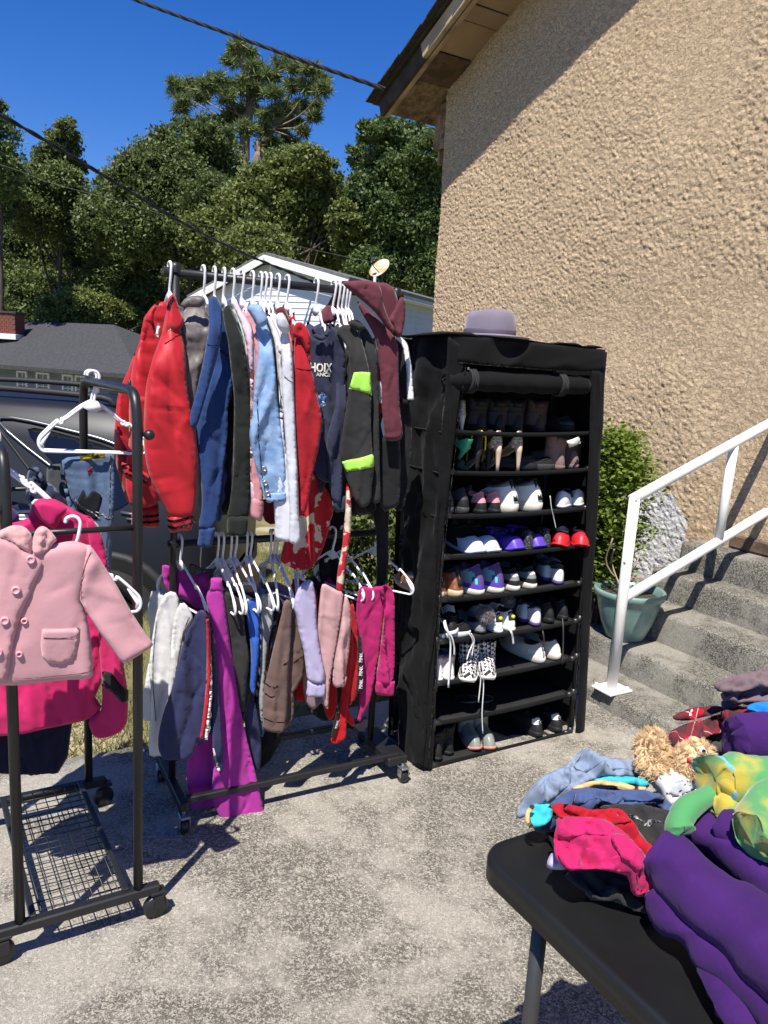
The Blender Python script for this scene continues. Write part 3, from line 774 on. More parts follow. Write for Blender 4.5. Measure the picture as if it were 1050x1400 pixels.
for k in range(40):                                        # lap siding boards on the gable end
    z0 = ez - 2.4 + k * .152; z1 = z0 + .165
    if z0 > pk[2] - .12: break
    hl, hr, hl1, hr1 = [min(HWd - .12, (pk[2] - .06 - z) / pp - .05) for z in (z0, z1) for pp in (PL, PR)]
    if min(hl1, hr1) < .03: break
    V = [gp(-hl, -.012, z0), gp(hr, -.012, z0), gp(hr1, .006, z1), gp(-hl1, .006, z1), gp(-hl, .03, z0), gp(hr, .03, z0), gp(hr1, .03, z1), gp(-hl1, .03, z1)]
    obj('siding_board', V, [(0, 1, 2, 3), (5, 4, 7, 6), (0, 4, 5, 1), (1, 5, 6, 2), (3, 2, 6, 7), (0, 3, 7, 4)], SIDE, gh, False)
for k in range(14):
    z0 = ez - 2.2 + k * .165
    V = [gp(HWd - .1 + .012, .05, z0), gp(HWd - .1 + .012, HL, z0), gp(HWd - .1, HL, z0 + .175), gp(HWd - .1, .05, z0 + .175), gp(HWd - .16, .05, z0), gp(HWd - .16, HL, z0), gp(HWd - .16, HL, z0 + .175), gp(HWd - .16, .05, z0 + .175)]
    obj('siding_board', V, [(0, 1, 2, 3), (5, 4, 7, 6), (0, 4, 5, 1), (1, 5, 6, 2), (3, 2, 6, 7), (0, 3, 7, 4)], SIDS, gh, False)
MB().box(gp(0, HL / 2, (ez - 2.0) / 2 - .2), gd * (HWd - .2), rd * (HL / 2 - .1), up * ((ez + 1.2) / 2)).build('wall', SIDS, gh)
for sg in (-1, 1):
    pp = PL if sg < 0 else PR; d_ = gd * sg - up * pp; L_ = np.linalg.norm(d_) * (HWd + .25); d_ = d_ / np.linalg.norm(d_); nn = gd * sg * pp + up; nn /= np.linalg.norm(nn)
    MB().box(gp(0, HL / 2 - .15, pk[2]) + d_ * L_ / 2 + nn * .05, d_ * L_ / 2, rd * (HL / 2 + .15), nn * .05, .01).build('roof', ROOFG, gh)
    MB().box(gp(0, -.33, pk[2]) + d_ * L_ / 2 - nn * .07, d_ * L_ / 2, rd * .02, nn * .09, .005).build('rake_board', TRIM, gh)
MB().box(gp(HWd + .2, HL / 2, ez - .10), gd * .03, rd * (HL / 2), up * .09, .01).build('gutter', mat('grey gutter', (.30, .30, .29), .5), gh)
MB().box(gp(HWd + .05, HL / 2, ez - .17), gd * .2, rd * (HL / 2), up * .015, .004).build('soffit', TRIM, gh)
wv = 9.4
wf = MB()
for s in (-1, 1):
    wf.box(gp(HWd - .06, wv + s * .55, ez - .75), gd * .03, rd * .04, up * .52); wf.box(gp(HWd - .06, wv, ez - .75 + s * .5), gd * .028, rd * .52, up * .04)
wf = wf.build('window', TRIM, gh)
wfo = MB().box(gp(HWd - .09, wv, ez - .75), gd * .01, rd * .52, up * .47).build('pane', GLASS, wf)
mb = MB()
for s in (-.3, -.1, .1, .3): mb.box(gp(HWd - .075, wv + s, ez - .75), gd * .01, rd * .012, up * .46)
mb.build('muntin', TRIM, wf)
MB().lathe([(.05, 0), (.05, .5), (.04, .5), (.04, .1)], gp(.75, 4.6, pk[2] - .38), 10).build('vent_pipe', TRIM, gh)
dp = ony(520, 368, 20.5)
dish = thing('satellite_dish', 'rust stained satellite dish above the roof of the white gabled house', 'satellite dish', dp - [0, 0, .9])
nx = np.array([-.52, -.62, .58]); nx /= np.linalg.norm(nx)
MB().lathe([(.001, 0), (.1, .006), (.2, .025), (.29, .055), (.295, .05), (.2, .012), (.1, -.008), (.001, -.015)], dp, 28, nx).build('reflector', mat('rusty dish paint', (.60, .50, .38), .6, .1, 6, rgb2=(.52, .32, .15), mixs=4), dish, True)
MB().tube([dp - nx * .02, dp - nx * .15 - [0, 0, .25], dp - nx * .1 - [0, 0, .9]], .022, 8).build('mast', BLACK_METAL, dish)
MB().tube([dp + [.12, 0, -.22], dp + nx * .33 + [0, 0, -.16], dp + nx * .38 + [0, 0, -.02]], .012, 6).box(dp + nx * .38, [.05, 0, 0], [0, .04, 0], [0, 0, .035]).build('feed_arm', mat('dark grey plastic', (.05, .05, .055), .5), dish)

# ------------------------------------------------------------------ long grey building
bg = thing('apartment_building', 'long low grey building with dark hipped shingle roof across the road', 'building', np.array([-16, 36, -2.1]))
GW = mat('grey painted boards', (.17, .185, .19), .7, .08, 2)
ROOFD = mat('charcoal roof shingles', (.048, .048, .052), .95, .25, 9, .4, 30)
q0 = ony(0, 496, 36.0); q1 = ony(176, 513, 33.0)
ax = q1 - q0; ax[2] = 0; ax /= np.linalg.norm(ax); dpv = np.array([-ax[1], ax[0], 0.])
if dpv[1] < 0: dpv = -dpv
ezb = (q0[2] + q1[2]) / 2
bo = np.array([q0[0], q0[1], 0.])
def bp_(u, v, z): return bo + ax * u + dpv * v + up * z
U0, U1, DP, RZ = -14.0, 8.6, 8.0, ezb + 2.15
e_ = [bp_(U0, -.5, ezb), bp_(U1, -.5, ezb), bp_(U1, DP, ezb), bp_(U0, DP, ezb), bp_(U0, DP / 2, RZ), bp_(U1 - 5.5, DP / 2, RZ)]
e_ += [p - up * .18 for p in e_[:4]]
obj('roof', e_, [(0, 1, 5, 4), (1, 2, 5), (2, 3, 4, 5), (3, 0, 4), (0, 6, 7, 1), (1, 7, 8, 2), (6, 9, 8, 7)], ROOFD, bg, False)
MB().box(bp_((U0 + U1 - 1) / 2, DP / 2, (ezb - 2.1) / 2 - .12), ax * ((U1 - U0) / 2 - .6), dpv * (DP / 2 - .3), up * ((ezb + 2.1) / 2)).build('wall', GW, bg)
for k in range(16):
    z0 = ezb - .2 - (k + 1) * .19
    MB().box(bp_((U0 + U1 - 1) / 2, .262, z0 + .095), ax * ((U1 - U0) / 2 - .6), dpv * .03 + up * .006, up * .092, .004).build('wall_board', GW, bg)
for (x0, x1) in ((3, 18), (41, 65), (95, 110), (122, 133), (147, 158)):
    ua = ((ony(x0, 515, 35.) - bo) @ ax, (ony(x1, 515, 35.) - bo) @ ax); uc = sum(ua) / 2; hw = max(.28, (ua[1] - ua[0]) / 2)
    fr = MB()
    for s in (-1, 1):
        fr.box(bp_(uc + s * hw, .20, ezb - .85), ax * .04, dpv * .05, up * .60); fr.box(bp_(uc, .20, ezb - .85 + s * .57), ax * hw, dpv * .045, up * .04)
    w_ = fr.build('window', TRIM, bg)
    MB().box(bp_(uc, .235, ezb - .85), ax * hw, dpv * .008, up * .56).build('pane', mat('pale curtained glass', (.13, .15, .16), .2, .1, spec=.5), w_)
    mm = MB().box(bp_(uc, .21, ezb - .85), ax * .015, dpv * .012, up * .55)
    for s in (-.28, 0, .28): mm.box(bp_(uc, .212, ezb - .85 + s), ax * hw, dpv * .012, up * .013)
    mm.build('muntin', TRIM, w_)
cc = ony(0, 432, 38.0)
ch = MB().box(cc + [0, .5, -.35], [.72, 0, 0], [0, .5, 0], [0, 0, .50], .01).build('chimney', mat('dark red brick', (.17, .06, .045), .9, .25, 20, .5, 60), bg)
for r_ in range(8):
    for k in range(7):
        x = -.72 + (k + .5) * .206 + (.1 if r_ % 2 else 0)
        if x > .68: continue
        MB().box(cc + [x, -.006, -.78 + r_ * .122], [.096, 0, 0], [0, .012, 0], [0, 0, .058], .004).build('brick', _M['dark red brick'], ch)
MB().box(cc + [0, .5, .20], [.80, 0, 0], [0, .58, 0], [0, 0, .05], .01).build('chimney_cap', ROOFD, ch)
MB().box(cc + [0, .45, -.95], [.78, 0, 0], [0, .56, 0], [0, 0, .13], .01).build('flashing', TRIM, ch)

# ------------------------------------------------------------------ dark SUV
CARP = mat('dark navy grey car paint', (.010, .012, .018), .42, .06, 2, spec=.28, coat=.0)
CARG = mat('tinted car glass', (.006, .007, .009), .05, .05, spec=.6)
PLAS = mat('black car plastic', (.022, .022, .023), .6, .1, 10)
CHRM = mat('satin grey trim', (.20, .205, .21), .3, .05, metal=.8)
gz = -.69
suv = thing('parked_suv', 'dark navy SUV with roof rails and tinted rear side windows', 'car', np.array([-3.4, 6.0, gz]))
XR = -1.16; YC = 6.0
# stations from the tail forward: x, bottom, belt, roof, half width low, half width belt, half width roof
ST = [(-.02, .50, .95, 1.02, .70, .72, .60), (0, .42, 1.0, 1.08, .78, .80, .62), (.06, .40, 1.06, 1.30, .86, .86, .62), (.16, .38, 1.09, 1.62, .92, .90, .63), (.30, .36, 1.10, 1.74, .95, .93, .66), (.6, .34, 1.10, 1.79, .965, .95, .68), (1.1, .33, 1.08, 1.81, .97, .955, .69), (1.8, .30, 1.06, 1.815, .97, .955, .70), (2.5, .30, 1.04, 1.79, .97, .95, .70), (2.95, .30, 1.03, 1.70, .97, .95, .69), (3.3, .30, 1.03, 1.45, .97, .94, .70), (3.65, .30, 1.03, 1.13, .96, .92, .76), (4.2, .32, .98, 1.03, .94, .90, .74), (4.62, .36, .80, .88, .84, .80, .62), (4.72, .42, .62, .66, .72, .70, .5)]
def car_y(h, s_):
    x, bt, be, rf, w0, w1, w2 = s_
    if h <= be: return w0 + (w1 - w0) * (h - bt) / (be - bt) + .03 * sin(pi * (h - bt) / (be - bt + 1e-6))
    return w1 + (w2 - w1) * (h - be) / (rf - be + 1e-6)
ring = []
for s_ in ST:
    x, bt, be, rf, w0, w1, w2 = s_; half = []
    for t in (0, .25, .5, .75, 1): half.append((car_y(bt + (be - bt) * t, s_), bt + (be - bt) * t))
    for t in (.33, .66, .93): half.append((car_y(be + (rf - be) * t, s_) , be + (rf - be) * t))
    half += [(w2 * .86, rf + .005), (w2 * .5, rf + .018), (0, rf + .024)]
    ring.append([np.array([XR - x, YC - y, gz + z]) for y, z in half] + [np.array([XR - x, YC + y, gz + z]) for y, z in half[-2::-1]])
n = len(ring[0]); V = [p for r_ in ring for p in r_]
Fc = [(i * n + k, i * n + k + 1, (i + 1) * n + k + 1, (i + 1) * n + k) for i in range(len(ring) - 1) for k in range(n - 1)] + [tuple(range(n))[::-1], tuple((len(ring) - 1) * n + k for k in range(n))]
body = obj('body', V, Fc, CARP, suv)
def interp(x):
    for p, q in zip(ST[:-1], ST[1:]):
        if p[0] <= x <= q[0]:
            t = (x - p[0]) / (q[0] - p[0]); return tuple(a + (c_ - a) * t for a, c_ in zip(p, q))
def side(x, h, o=.0): return np.array([XR - x, YC - car_y(h, interp(x)) - o, gz + h])
def sidepanel(name, pts, m, o, parent, rr=None):
    poly = smoothpoly(np.array(pts, float), 4); P, T = filled(poly, .03)
    P[:, 0] = np.clip(P[:, 0], -.01, 4.7); Vv = np.array([side(p[0], p[1], o) for p in P]); Vb = Vv + [0, .02, 0]
    nn_ = len(P); c = np.cross(P[T[:, 1]] - P[T[:, 0]], P[T[:, 2]] - P[T[:, 0]]); T = np.where((c > 0)[:, None], T[:, ::-1], T)
    nB_ = len(resample(poly, .03)); rim = np.array([(i, (i + 1) % nB_, nn_ + (i + 1) % nB_, nn_ + i) for i in range(nB_)])
    return obj(name, np.vstack([Vv, Vb]), [tuple(t) for t in T] + [tuple(t + nn_) for t in T[:, ::-1]] + [tuple(t) for t in rim], m, parent)
q = [(.62, 1.14), (.50, 1.32), (.66, 1.50), (.95, 1.58), (1.30, 1.62), (1.05, 1.36), (.92, 1.13)]
win = sidepanel('window', q, CARG, .008, suv)
loop = smoothpoly(np.array([(.60, 1.12), (.44, 1.31), (.58, 1.50), (.92, 1.61), (1.5, 1.66)]), 6)
MB().tube([side(p[0], p[1], .012) for p in loop], .011, 6, squash=None).build('window_trim', CHRM, win, True)
loop = smoothpoly(np.array([(.56, 1.08), (.33, 1.30), (.46, 1.50), (.66, 1.58)]), 6)[:-7]
MB().tube([side(p[0], p[1], .010) for p in loop], .010, 6).build('window_trim', CHRM, win, True)
win = sidepanel('window', [(1.45, 1.10), (1.50, 1.40), (1.62, 1.62), (2.25, 1.63), (2.27, 1.35), (2.25, 1.09)], CARG, .008, suv)
win = sidepanel('window', [(2.36, 1.09), (2.38, 1.35), (2.36, 1.63), (2.7, 1.60), (3.1, 1.35), (3.35, 1.09)], CARG, .008, suv)
MB().tube([side(1.02 + .5 * t, 1.12 + .52 * t, .010) for t in np.linspace(0, 1, 8)], .010, 6).build('door_seam', PLAS, suv, True)
MB().tube([side(1.42, 1.07, .01), side(1.47, 1.42, .012), side(1.62, 1.64, .012)], .012, 6).build('window_trim', CHRM, suv, True)
for s in (-1, 1):
    MB().tube(catmull([np.array([XR - .75, YC + s * .60, gz + 1.80]), np.array([XR - .95, YC + s * .61, gz + 1.86]), np.array([XR - 2.2, YC + s * .62, gz + 1.88]), np.array([XR - 2.6, YC + s * .61, gz + 1.80])], 5), .022, 8).build('roof_rail', PLAS, suv, True)
roofp = []
MB().box([XR - .42, YC, gz + 1.80], [.18, 0, -.025], [0, .6, 0], [0.003, 0, .02], .012).build('spoiler', CARP, suv)
MB().box([XR - .95, YC, gz + 1.868], [.07, 0, -.01], [0, .012, 0], [0, 0, .03], .008).build('antenna', PLAS, suv)
MB().box([XR - .06, YC - .72, gz + 1.12], [.05, 0, 0], [0, .13, 0], [0, 0, .16], .02).build('tail_light', mat('red lamp plastic', (.25, .01, .012), .2, spec=.6), suv)
MB().box([XR - .12, YC, gz + .50], [.14, 0, 0], [0, .90, 0], [0, 0, .14], .05).build('bumper', PLAS, suv)
TYRE = mat('tyre rubber', (.018, .018, .018), .85, .2, 30, .3, 80)
RIM = mat('alloy rim', (.35, .36, .37), .35, .1, metal=.7)
for wx in (.68, 3.75):
    for s in (-1, 1):
        c = np.array([XR - wx, YC + s * .925, gz + .37]); axw = (0, -1 if s < 0 else 1, 0)
        w_ = MB().lathe([(.22, .02), (.235, .11), (.30, .125), (.345, .115), (.368, .07), (.37, .0), (.368, -.07), (.34, -.11), (.25, -.1)], c, 30, axw).build('wheel', TYRE, suv, True)
        r_ = MB().lathe([(.001, .05), (.05, .06), (.06, .05), (.2, .045), (.232, .10), (.24, .105)], c, 30, axw)
        for k in range(5):
            w5 = 2 * pi * k / 5; dvv = np.array([cos(w5), 0, sin(w5)]); r_.box(c + dvv * .13 + np.array(axw) * .07, dvv * .1, np.cross(dvv, axw) * .028, np.array(axw) * .02, .008)
        r_.build('rim', RIM, w_, True)
    if True:
        ar = [np.array([XR - wx + .45 * cos(t), YC - .975, gz + .37 + .45 * sin(t)]) for t in np.linspace(-.1, pi + .1, 20)]
        MB().tube(ar, .035, 8).build('wheel_arch', PLAS, suv, True)
        MB().lathe([(.001, .005), (.44, .004), (.45, -.02)], np.array([XR - wx, YC - 1.0, gz + .37]), 36, (0, -1, 0)).build('wheel_well_shade', mat('well shade black', (.004, .004, .004), .95), suv, True)  # flat black disc on the body side, painted shade of the wheel hollow

# ------------------------------------------------------------------ overhead wires
WIRE = mat('black wire jacket', (.012, .012, .013), .6)
def wire(name, label, P, r, strands=1, tw=.35, grp=None, m=None):
    pp = catmull(P, 40); mb = MB()
    if strands == 1: mb.tube(pp, r, 6)
    else:
        s = np.concatenate([[0], np.cumsum(np.linalg.norm(np.diff(pp, axis=0), axis=1))])
        for k in range(strands):
            a = 2 * pi * s / tw + 2 * pi * k / strands; mb.tube(pp + np.stack([0 * a, r * .9 * np.cos(a), r * .9 * np.sin(a)], 1), r, 5)
    o = mb.build(name, m or WIRE, None, True); tag(o, label, 'cable', 'overhead wires'); return o
wire('service_cable', 'thick twisted power cable running from the eave up out of the frame', [ony(90, -45, 8.2), ony(178, -3, 7.8), ony(340, 56, 7.0), ony(440, 92, 6.5), ony(527, 122, 6.0)], .009, 3, .5)
wire('phone_cable', 'black wire sagging from the left edge down to the white gable', [ony(-120, 100, 11), ony(0, 157, 12.0), ony(120, 227, 13.5), ony(250, 305, 16), ony(330, 345, 18.5), ony(430, 386, 20.4)], .02, 2, .8)
wire('phone_cable', 'thin grey wire crossing the trees below the thicker black wire', [ony(-60, 210, 22), ony(10, 228, 22.5), ony(70, 250, 23), ony(165, 276, 24), ony(250, 300, 25), ony(400, 335, 27), ony(505, 358, 28)], .004, 1, m=mat('grey wire', (.2, .2, .2), .6))
# ------------------------------------------------------------------ garment rack with two rails (behind)
A1 = R(61.3)
r1 = np.array([sin(A1), cos(A1)]); p1 = np.array([-cos(A1), sin(A1)])      # along the rail, and away from the camera
U1P = np.array([-.657, 2.358]); RL = .80
def R1(s, q=0.0, z=0.0):
    p = U1P + s * r1 - q * p1
    return np.array([p[0], p[1], z])
def s_of(px, py=385): return hit(px, py, (np.array([*U1P, 0.]), np.append(r1, 0), np.array([0, 0, 1.])))[0]
RZT, RZL = 1.732, .908
rack = thing('garment_rack', 'black double rail clothes rack full of clothes beside the shoe rack', 'clothes rack', R1(RL / 2))
v3 = lambda v, z=0.: np.append(v, z)
UPS = (0, .747)
MB().tube([R1(-.035, 0, RZT), R1(.765, 0, RZT)], .0125, 14).build('top_rail', BLACK_METAL, rack, True)
MB().tube([R1(-.02, 0, RZL), R1(.765, 0, RZL)], .0125, 14).build('lower_rail', BLACK_METAL, rack, True)
for s in UPS:
    MB().tube([R1(s, 0, .09), R1(s, 0, RZT + .004)], .0125, 14).build('upright', BLACK_METAL, rack, True)
    MB().box(R1(s + (.03 if s else 0), 0, .088), v3(r1) * (.040 if s else .014), v3(p1) * .17, [0, 0, .016], .004).build('foot', BLACK_METAL, rack)
    MB().lathe([(.001, .03), (.012, .028), (.017, .018), (.017, 0)], R1(s, 0, RZT), 12).build('end_cap', BLACK_METAL, rack, True)
for q in (.14, -.14):
    MB().box(R1(RL / 2, q, .098), v3(r1) * (RL / 2 - .01), v3(p1) * .011, [0, 0, .011], .003).build('base_bar', BLACK_METAL, rack)
CAST = mat('black caster plastic', (.014, .014, .015), .38, .1, spec=.5)
STEELM = mat('zinc plated steel', (.42, .42, .43), .35, .1, metal=.9)
def caster(p, ax, parent, rad=.026, steel=True):
    ax = np.array(ax, float); f = np.cross(ax, [0, 0, 1.])
    c = MB().lathe([(.001, .014), (rad * .5, .014), (rad * .55, .011), (rad * .9, .011), (rad, .006), (rad, -.006), (rad * .9, -.011), (.001, -.012)], p + [0, 0, rad], 22, ax).build('caster', CAST, parent, True)
    h = MB().box(p + [0, 0, rad * 2 + .010] + f * .006, ax * .016, f * .02, [0, 0, .005], .003).box(p + [0, 0, rad * 1.55] + ax * .016 + f * .006, ax * .002, f * .012, [0, 0, rad * .55], .002).box(p + [0, 0, rad * 1.55] - ax * .016 + f * .006, ax * .002, f * .012, [0, 0, rad * .55], .002)
    h.tube([p + [0, 0, rad * 2], p + [0, 0, .075]], .006, 8).build('bracket', STEELM if steel else CAST, c)
for s in (0, RL):
    for q in (.165, -.165): caster(R1(s, q, 0), v3(r1), rack)

# ------------------------------------------------------------------ garment rack with casters (front left)
A2f = R(59.); f2 = np.array([sin(A2f), cos(A2f)]); A2r = R(-33.); g2 = np.array([sin(A2r), cos(A2r)])
B2 = np.array([-.592, 1.812]); W2 = .285; L2 = .60
def R2(u, v, z=0.0):                                  # u: from the right post towards the left, v: along the rails, away
    p = B2 - u * f2 + v * g2
    return np.array([p[0], p[1], z])
rk2 = thing('garment_rack', 'black wheeled clothes rack with curved rails at the left edge', 'clothes rack', R2(W2 / 2, L2 / 2))
def bent(u, z, name):
    P = [R2(u, 0, .09), R2(u, 0, z - .075), R2(u, .012, z - .03), R2(u, .035, z - .006), R2(u, .075, z), R2(u, L2 - .075, z), R2(u, L2 - .035, z - .006), R2(u, L2 - .012, z - .03), R2(u, L2, z - .075), R2(u, L2, .09)]
    pp = np.vstack([P[0:1], catmull(P[1:5], 6), catmull(P[5:9], 6), P[9:10]])
    MB().tube(pp, .0125, 14, up=(1, .3, .2)).build(name, BLACK_METAL, rk2, True)
bent(0, 1.405, 'rail'); bent(W2, 1.265, 'rail')
for v in (0, L2):
    MB().tube([R2(.0, v, 1.08), R2(W2, v, 1.08)], .007, 10).build('cross_bar', BLACK_METAL, rk2, True)
    MB().box(R2(W2 / 2, v, .088), v3(f2) * (W2 / 2 + .055), v3(g2) * .014, [0, 0, .014], .004).build('foot', BLACK_METAL, rk2)
for (u, z, d_) in ((0, 1.305, -1), (W2, 1.135, 1)):
    c = R2(u, 0, z); MB().tube([c, c - v3(f2) * .02 * d_ ], .005, 8).lathe([(.001, .013), (.008, .0105), (.013, .004), (.013, -.004), (.008, -.0105), (.001, -.013)], c - v3(f2) * .026 * d_ - v3(g2) * .006, 14).build('knob', CAST, rk2, True)
MB().lathe([(.001, .018), (.004, .016), (.005, .0)], R2(0, .07, 1.412), 8).build('end_pin', CAST, rk2, True)
for u in (.03, W2 - .03):
    MB().box(R2(u, L2 / 2, .100), v3(f2) * .008, v3(g2) * L2 / 2, [0, 0, .008], .002).build('base_bar', BLACK_METAL, rk2)
mb = MB()
for k in range(19):
    t = .02 + k * (L2 - .04) / 18; mb.tube([R2(.03, t, .104), R2(W2 - .03, t, .104)], .0017, 5)
for k in range(7):
    u = .05 + k * (W2 - .1) / 6; mb.tube([R2(u, .01, .107), R2(u, L2 - .01, .107)], .0017, 5)
mb.build('mesh_shelf', BLACK_METAL, rk2, True)
for u in (-.045, W2 + .045):
    for v in (0, L2): caster(R2(u, v, 0), v3(g2), rk2, .033, False)

# ------------------------------------------------------------------ hangers
def hanger_mesh(name, w=.20, notch=True, r=.0040):
    mb = MB()
    hk = [(-.016, .004), (-.014, .013), (-.004, .0185), (.008, .016), (.0145, .006), (.0145, -.006), (.010, -.030), (.003, -.052), (0, -.068)]
    P = catmull([(x, 0, z) for x, z in hk], 5); mb.tube(P, r, 8, up=(0, 1, 0))
    for s in (-1, 1):
        pts = [(0, 0, -.066), (s * .03, 0, -.083), (s * w * .50, 0, -.118)]
        if notch: pts += [(s * w * .56, 0, -.121), (s * w * .575, 0, -.131), (s * w * .63, 0, -.133), (s * w * .65, 0, -.127)]
        pts += [(s * w * .9, 0, -.163), (s * w * .985, 0, -.180), (s * w, 0, -.197), (s * w * .95, 0, -.210), (s * w * .8, 0, -.213), (0, 0, -.213)]
        mb.tube(catmull(pts, 4), r * .95, 8, up=(0, 1, 0))
        mb.tube([(s * w * .80, 0, -.155), (s * w * .97, 0, -.19), (s * w * .93, 0, -.205)], [.002, .007, .003], 6, squash=(1, .5), up=(0, 1, 0))
    mb.add([(-.03, -.003, -.084), (.03, -.003, -.084), (0, -.003, -.062), (-.03, .003, -.084), (.03, .003, -.084), (0, .003, -.062), (0, -.003, -.100), (0, .003, -.100)],
           [(0, 6, 1, 2), (5, 4, 7, 3), (0, 3, 7, 6), (6, 7, 4, 1), (1, 4, 5, 2), (2, 5, 3, 0)])
    return mesh_of(name, np.array(mb.V), mb.F, WHITE_PLASTIC)
HME = {True: hanger_mesh('hanger', .165), False: hanger_mesh('hanger', .11, False), 0: hanger_mesh('hanger', .10)}
HKID = hanger_mesh('hanger', .145, True)
HGRP = 'white plastic hangers on the racks'
def hang(label, p, yaw, me, lean=0., grp=HGRP):
    o = bpy.data.objects.new('hanger', me); COL.objects.link(o)
    o.location = tuple(p); o.rotation_euler = (lean, 0, yaw)
    return tag(o, label, 'hanger', grp)
YAW1 = math.atan2(-p1[1], -p1[0])                      # hanger width runs across the rail, right end towards the camera

# ------------------------------------------------------------------ clothes
FD = ((.008, 15, .9, .05), (.003, 40, 1.6, -.1))
CD = ((260, .0075, .011, .15, .0, .22), (170, .0045, .008, .07, .8, .6), (90, .004, .007, .05, 1.5, .3))
CR_ = ((110, .009, .017, .18, .30, .30), (130, .006, .012, .10, .8, .5), (120, .005, .009, .06, 1.5, .4))
FS = ((.006, 12, 2, .15), (.002, 40, 3, -.2))
FC = ((.006, 30, 1.6, 0.), (.003, 60, 4, .15))
def P_(*a): return [tuple(a[i:i + 2]) for i in range(0, len(a), 2)]
def rfr(hx, q=.2, ang=72., hy=385): return frame_v(R1(s_of(hx, hy), q)[:2], ang)
def garment(name, label, cat, loc, grp):
    return thing(name, label, cat, loc, grp)
G1 = 'clothes hanging on the upper rail'; G2 = 'clothes hanging on the lower rail'; G3 = 'clothes on the wheeled rack'
def torso(t, hx, z0, z1, m, w=.115, T=.018, name='body', hy=385, dz=.0, lo=1.0, sd=3):
    """the body of a garment: an upright piece across the rail, hung from the hanger's shoulders"""
    P0 = R1(s_of(hx, hy)); fr = (np.array([P0[0], P0[1], 0.]), v3(-p1), np.array([0, 0, 1.]))
    zt = z1 + dz
    f_ = .27
    ol = [(-f_, zt - .15), (-w * .55, zt - .05), (-.06, zt - .012), (0, zt - .03), (.06, zt - .012), (w * .55, zt - .05), (w, zt - .105), (w * .97, (z0 + zt) / 2), (w * 1.02, z0), (-f_ * .9, z0), (-f_, (z0 + zt) / 2)]
    return cloth(name, ol, fr, T, m, t, res=.022, folds=((.008, 12, 2, 0), (.003, 30, 6, .2)), creases=CD, px=False, seed=sd, sm=2)

RED = mat('red satin', (.42, .008, .016), .52, .05, 9, .12, 600, .10, 40, .15, spec=.32)
NAVYS = fab('dark navy stripe', (.012, .012, .035))
def button(t, fr, p, r_, m, off=.0, name='button', hole=False, on=None):
    O, U, V_ = fr; N = np.cross(U, V_); N = N if N @ (CAM - O) > 0 else -N
    u = hit(*p, fr); c = O + u[0] * U + u[1] * V_ + N * (off + (surf(on, u[None], fr)[0] if on is not None else 0))
    pr = [(.0001, .004), (r_ * .55, .004), (r_ * .62, .0055), (r_ * .92, .005), (r_, .002), (r_, -.012)] if not hole else [(r_ * .45, -.002), (r_ * .5, .005), (r_ * .8, .006), (r_, .003), (r_, -.01)]
    V, Fc = lathe(pr, c, 16, N); return obj(name, V, Fc, m, t)
def strip(name, px, fr, wpx, m, t, on=None, off=.001, T=.0015, seed=1, folds=()):
    """a narrow band that follows a line in the garment's plane"""
    pts = catmull(px, 6); tg = np.gradient(pts, axis=0); tg /= np.linalg.norm(tg, axis=1)[:, None]; nn_ = np.stack([-tg[:, 1], tg[:, 0]], 1)
    w_ = np.interp(np.linspace(0, 1, len(pts)), np.linspace(0, 1, len(np.atleast_1d(wpx))), np.atleast_1d(wpx))[:, None] / 2
    return cloth(name, np.vstack([pts + nn_ * w_, (pts - nn_ * w_)[::-1]]), fr, T, m, t, res=.006, sm=0, off=off, seed=seed, folds=folds, on=on, edge=.004)

# 1 red varsity jacket
fr = rfr(232, .12, 64)
t = garment('varsity_jacket', 'shiny red varsity jacket with dark cuff stripes nearest the end of the rail', 'jacket', R1(s_of(232), .1, 1.0), G1)
frb = rfr(232, .06, 64); frl = rfr(232, -.02, 64); frc = rfr(232, 0.0, 64)
FR_ = ((.010, 8, 2.0, .28), (.003, 20, 3, .6))
bd = cloth('body', P_(226,412, 214,416, 200,430, 196,440, 190,470, 183,490, 178,520, 176,560, 176,600, 172,650, 178,690, 205,694, 222,680, 240,640, 250,560, 250,500, 249,465, 240,440, 232,420), frb, .02, RED, t, folds=FR_, creases=CR_, seed=4, edge=.03)
cloth('sleeve', P_(184,482, 176,505, 166,527, 160,548, 157,580, 156,605, 158,630, 163,650, 170,675, 178,690, 197,690, 200,670, 196,640, 188,600, 184,560, 186,520, 190,495), frl, .02, RED, t, folds=FR_, creases=CR_, seed=5, edge=.03)
hb = cloth('hem_band', P_(167,632, 185,640, 203,648, 200,664, 184,657, 168,648), frb, .006, RED, t, off=.002, seed=6, on=bd)
strip('hem_stripe', P_(168,637, 184,645, 202,652), frb, 3.2, NAVYS, t, hb); strip('hem_stripe', P_(168,645, 184,652, 200,659), frb, 3.0, NAVYS, t, hb)
cf = cloth('cuff', P_(181,698, 198,690, 216,688, 217,706, 217,720, 198,721, 181,721, 180,708), frc, .026, RED, t, folds=((.005, 60, 3, 0),), seed=8, edge=.02)
for y in (705, 713): strip('cuff_stripe', P_(180,y + 1, 199,y - 1, 217,y - 2), frc, 3.2, NAVYS, t, cf)
_sl = cloth('sleeve', P_(250,458, 247,446, 241,430, 234,416, 229,424, 225,440, 220,458, 213,474, 205,494, 198,520, 195,550, 194,590, 196,622, 202,648, 212,672, 222,692, 227,702, 240,708, 260,703, 264,690, 266,660, 267,628, 264,592, 259,562, 254,535, 251,505, 252,480, 251,464), fr, .022, RED, t, folds=FR_, creases=CR_, seed=7, off=.035, edge=.03, bend=lambda u, v: -.055 * sstep(1.44, 1.62, v))
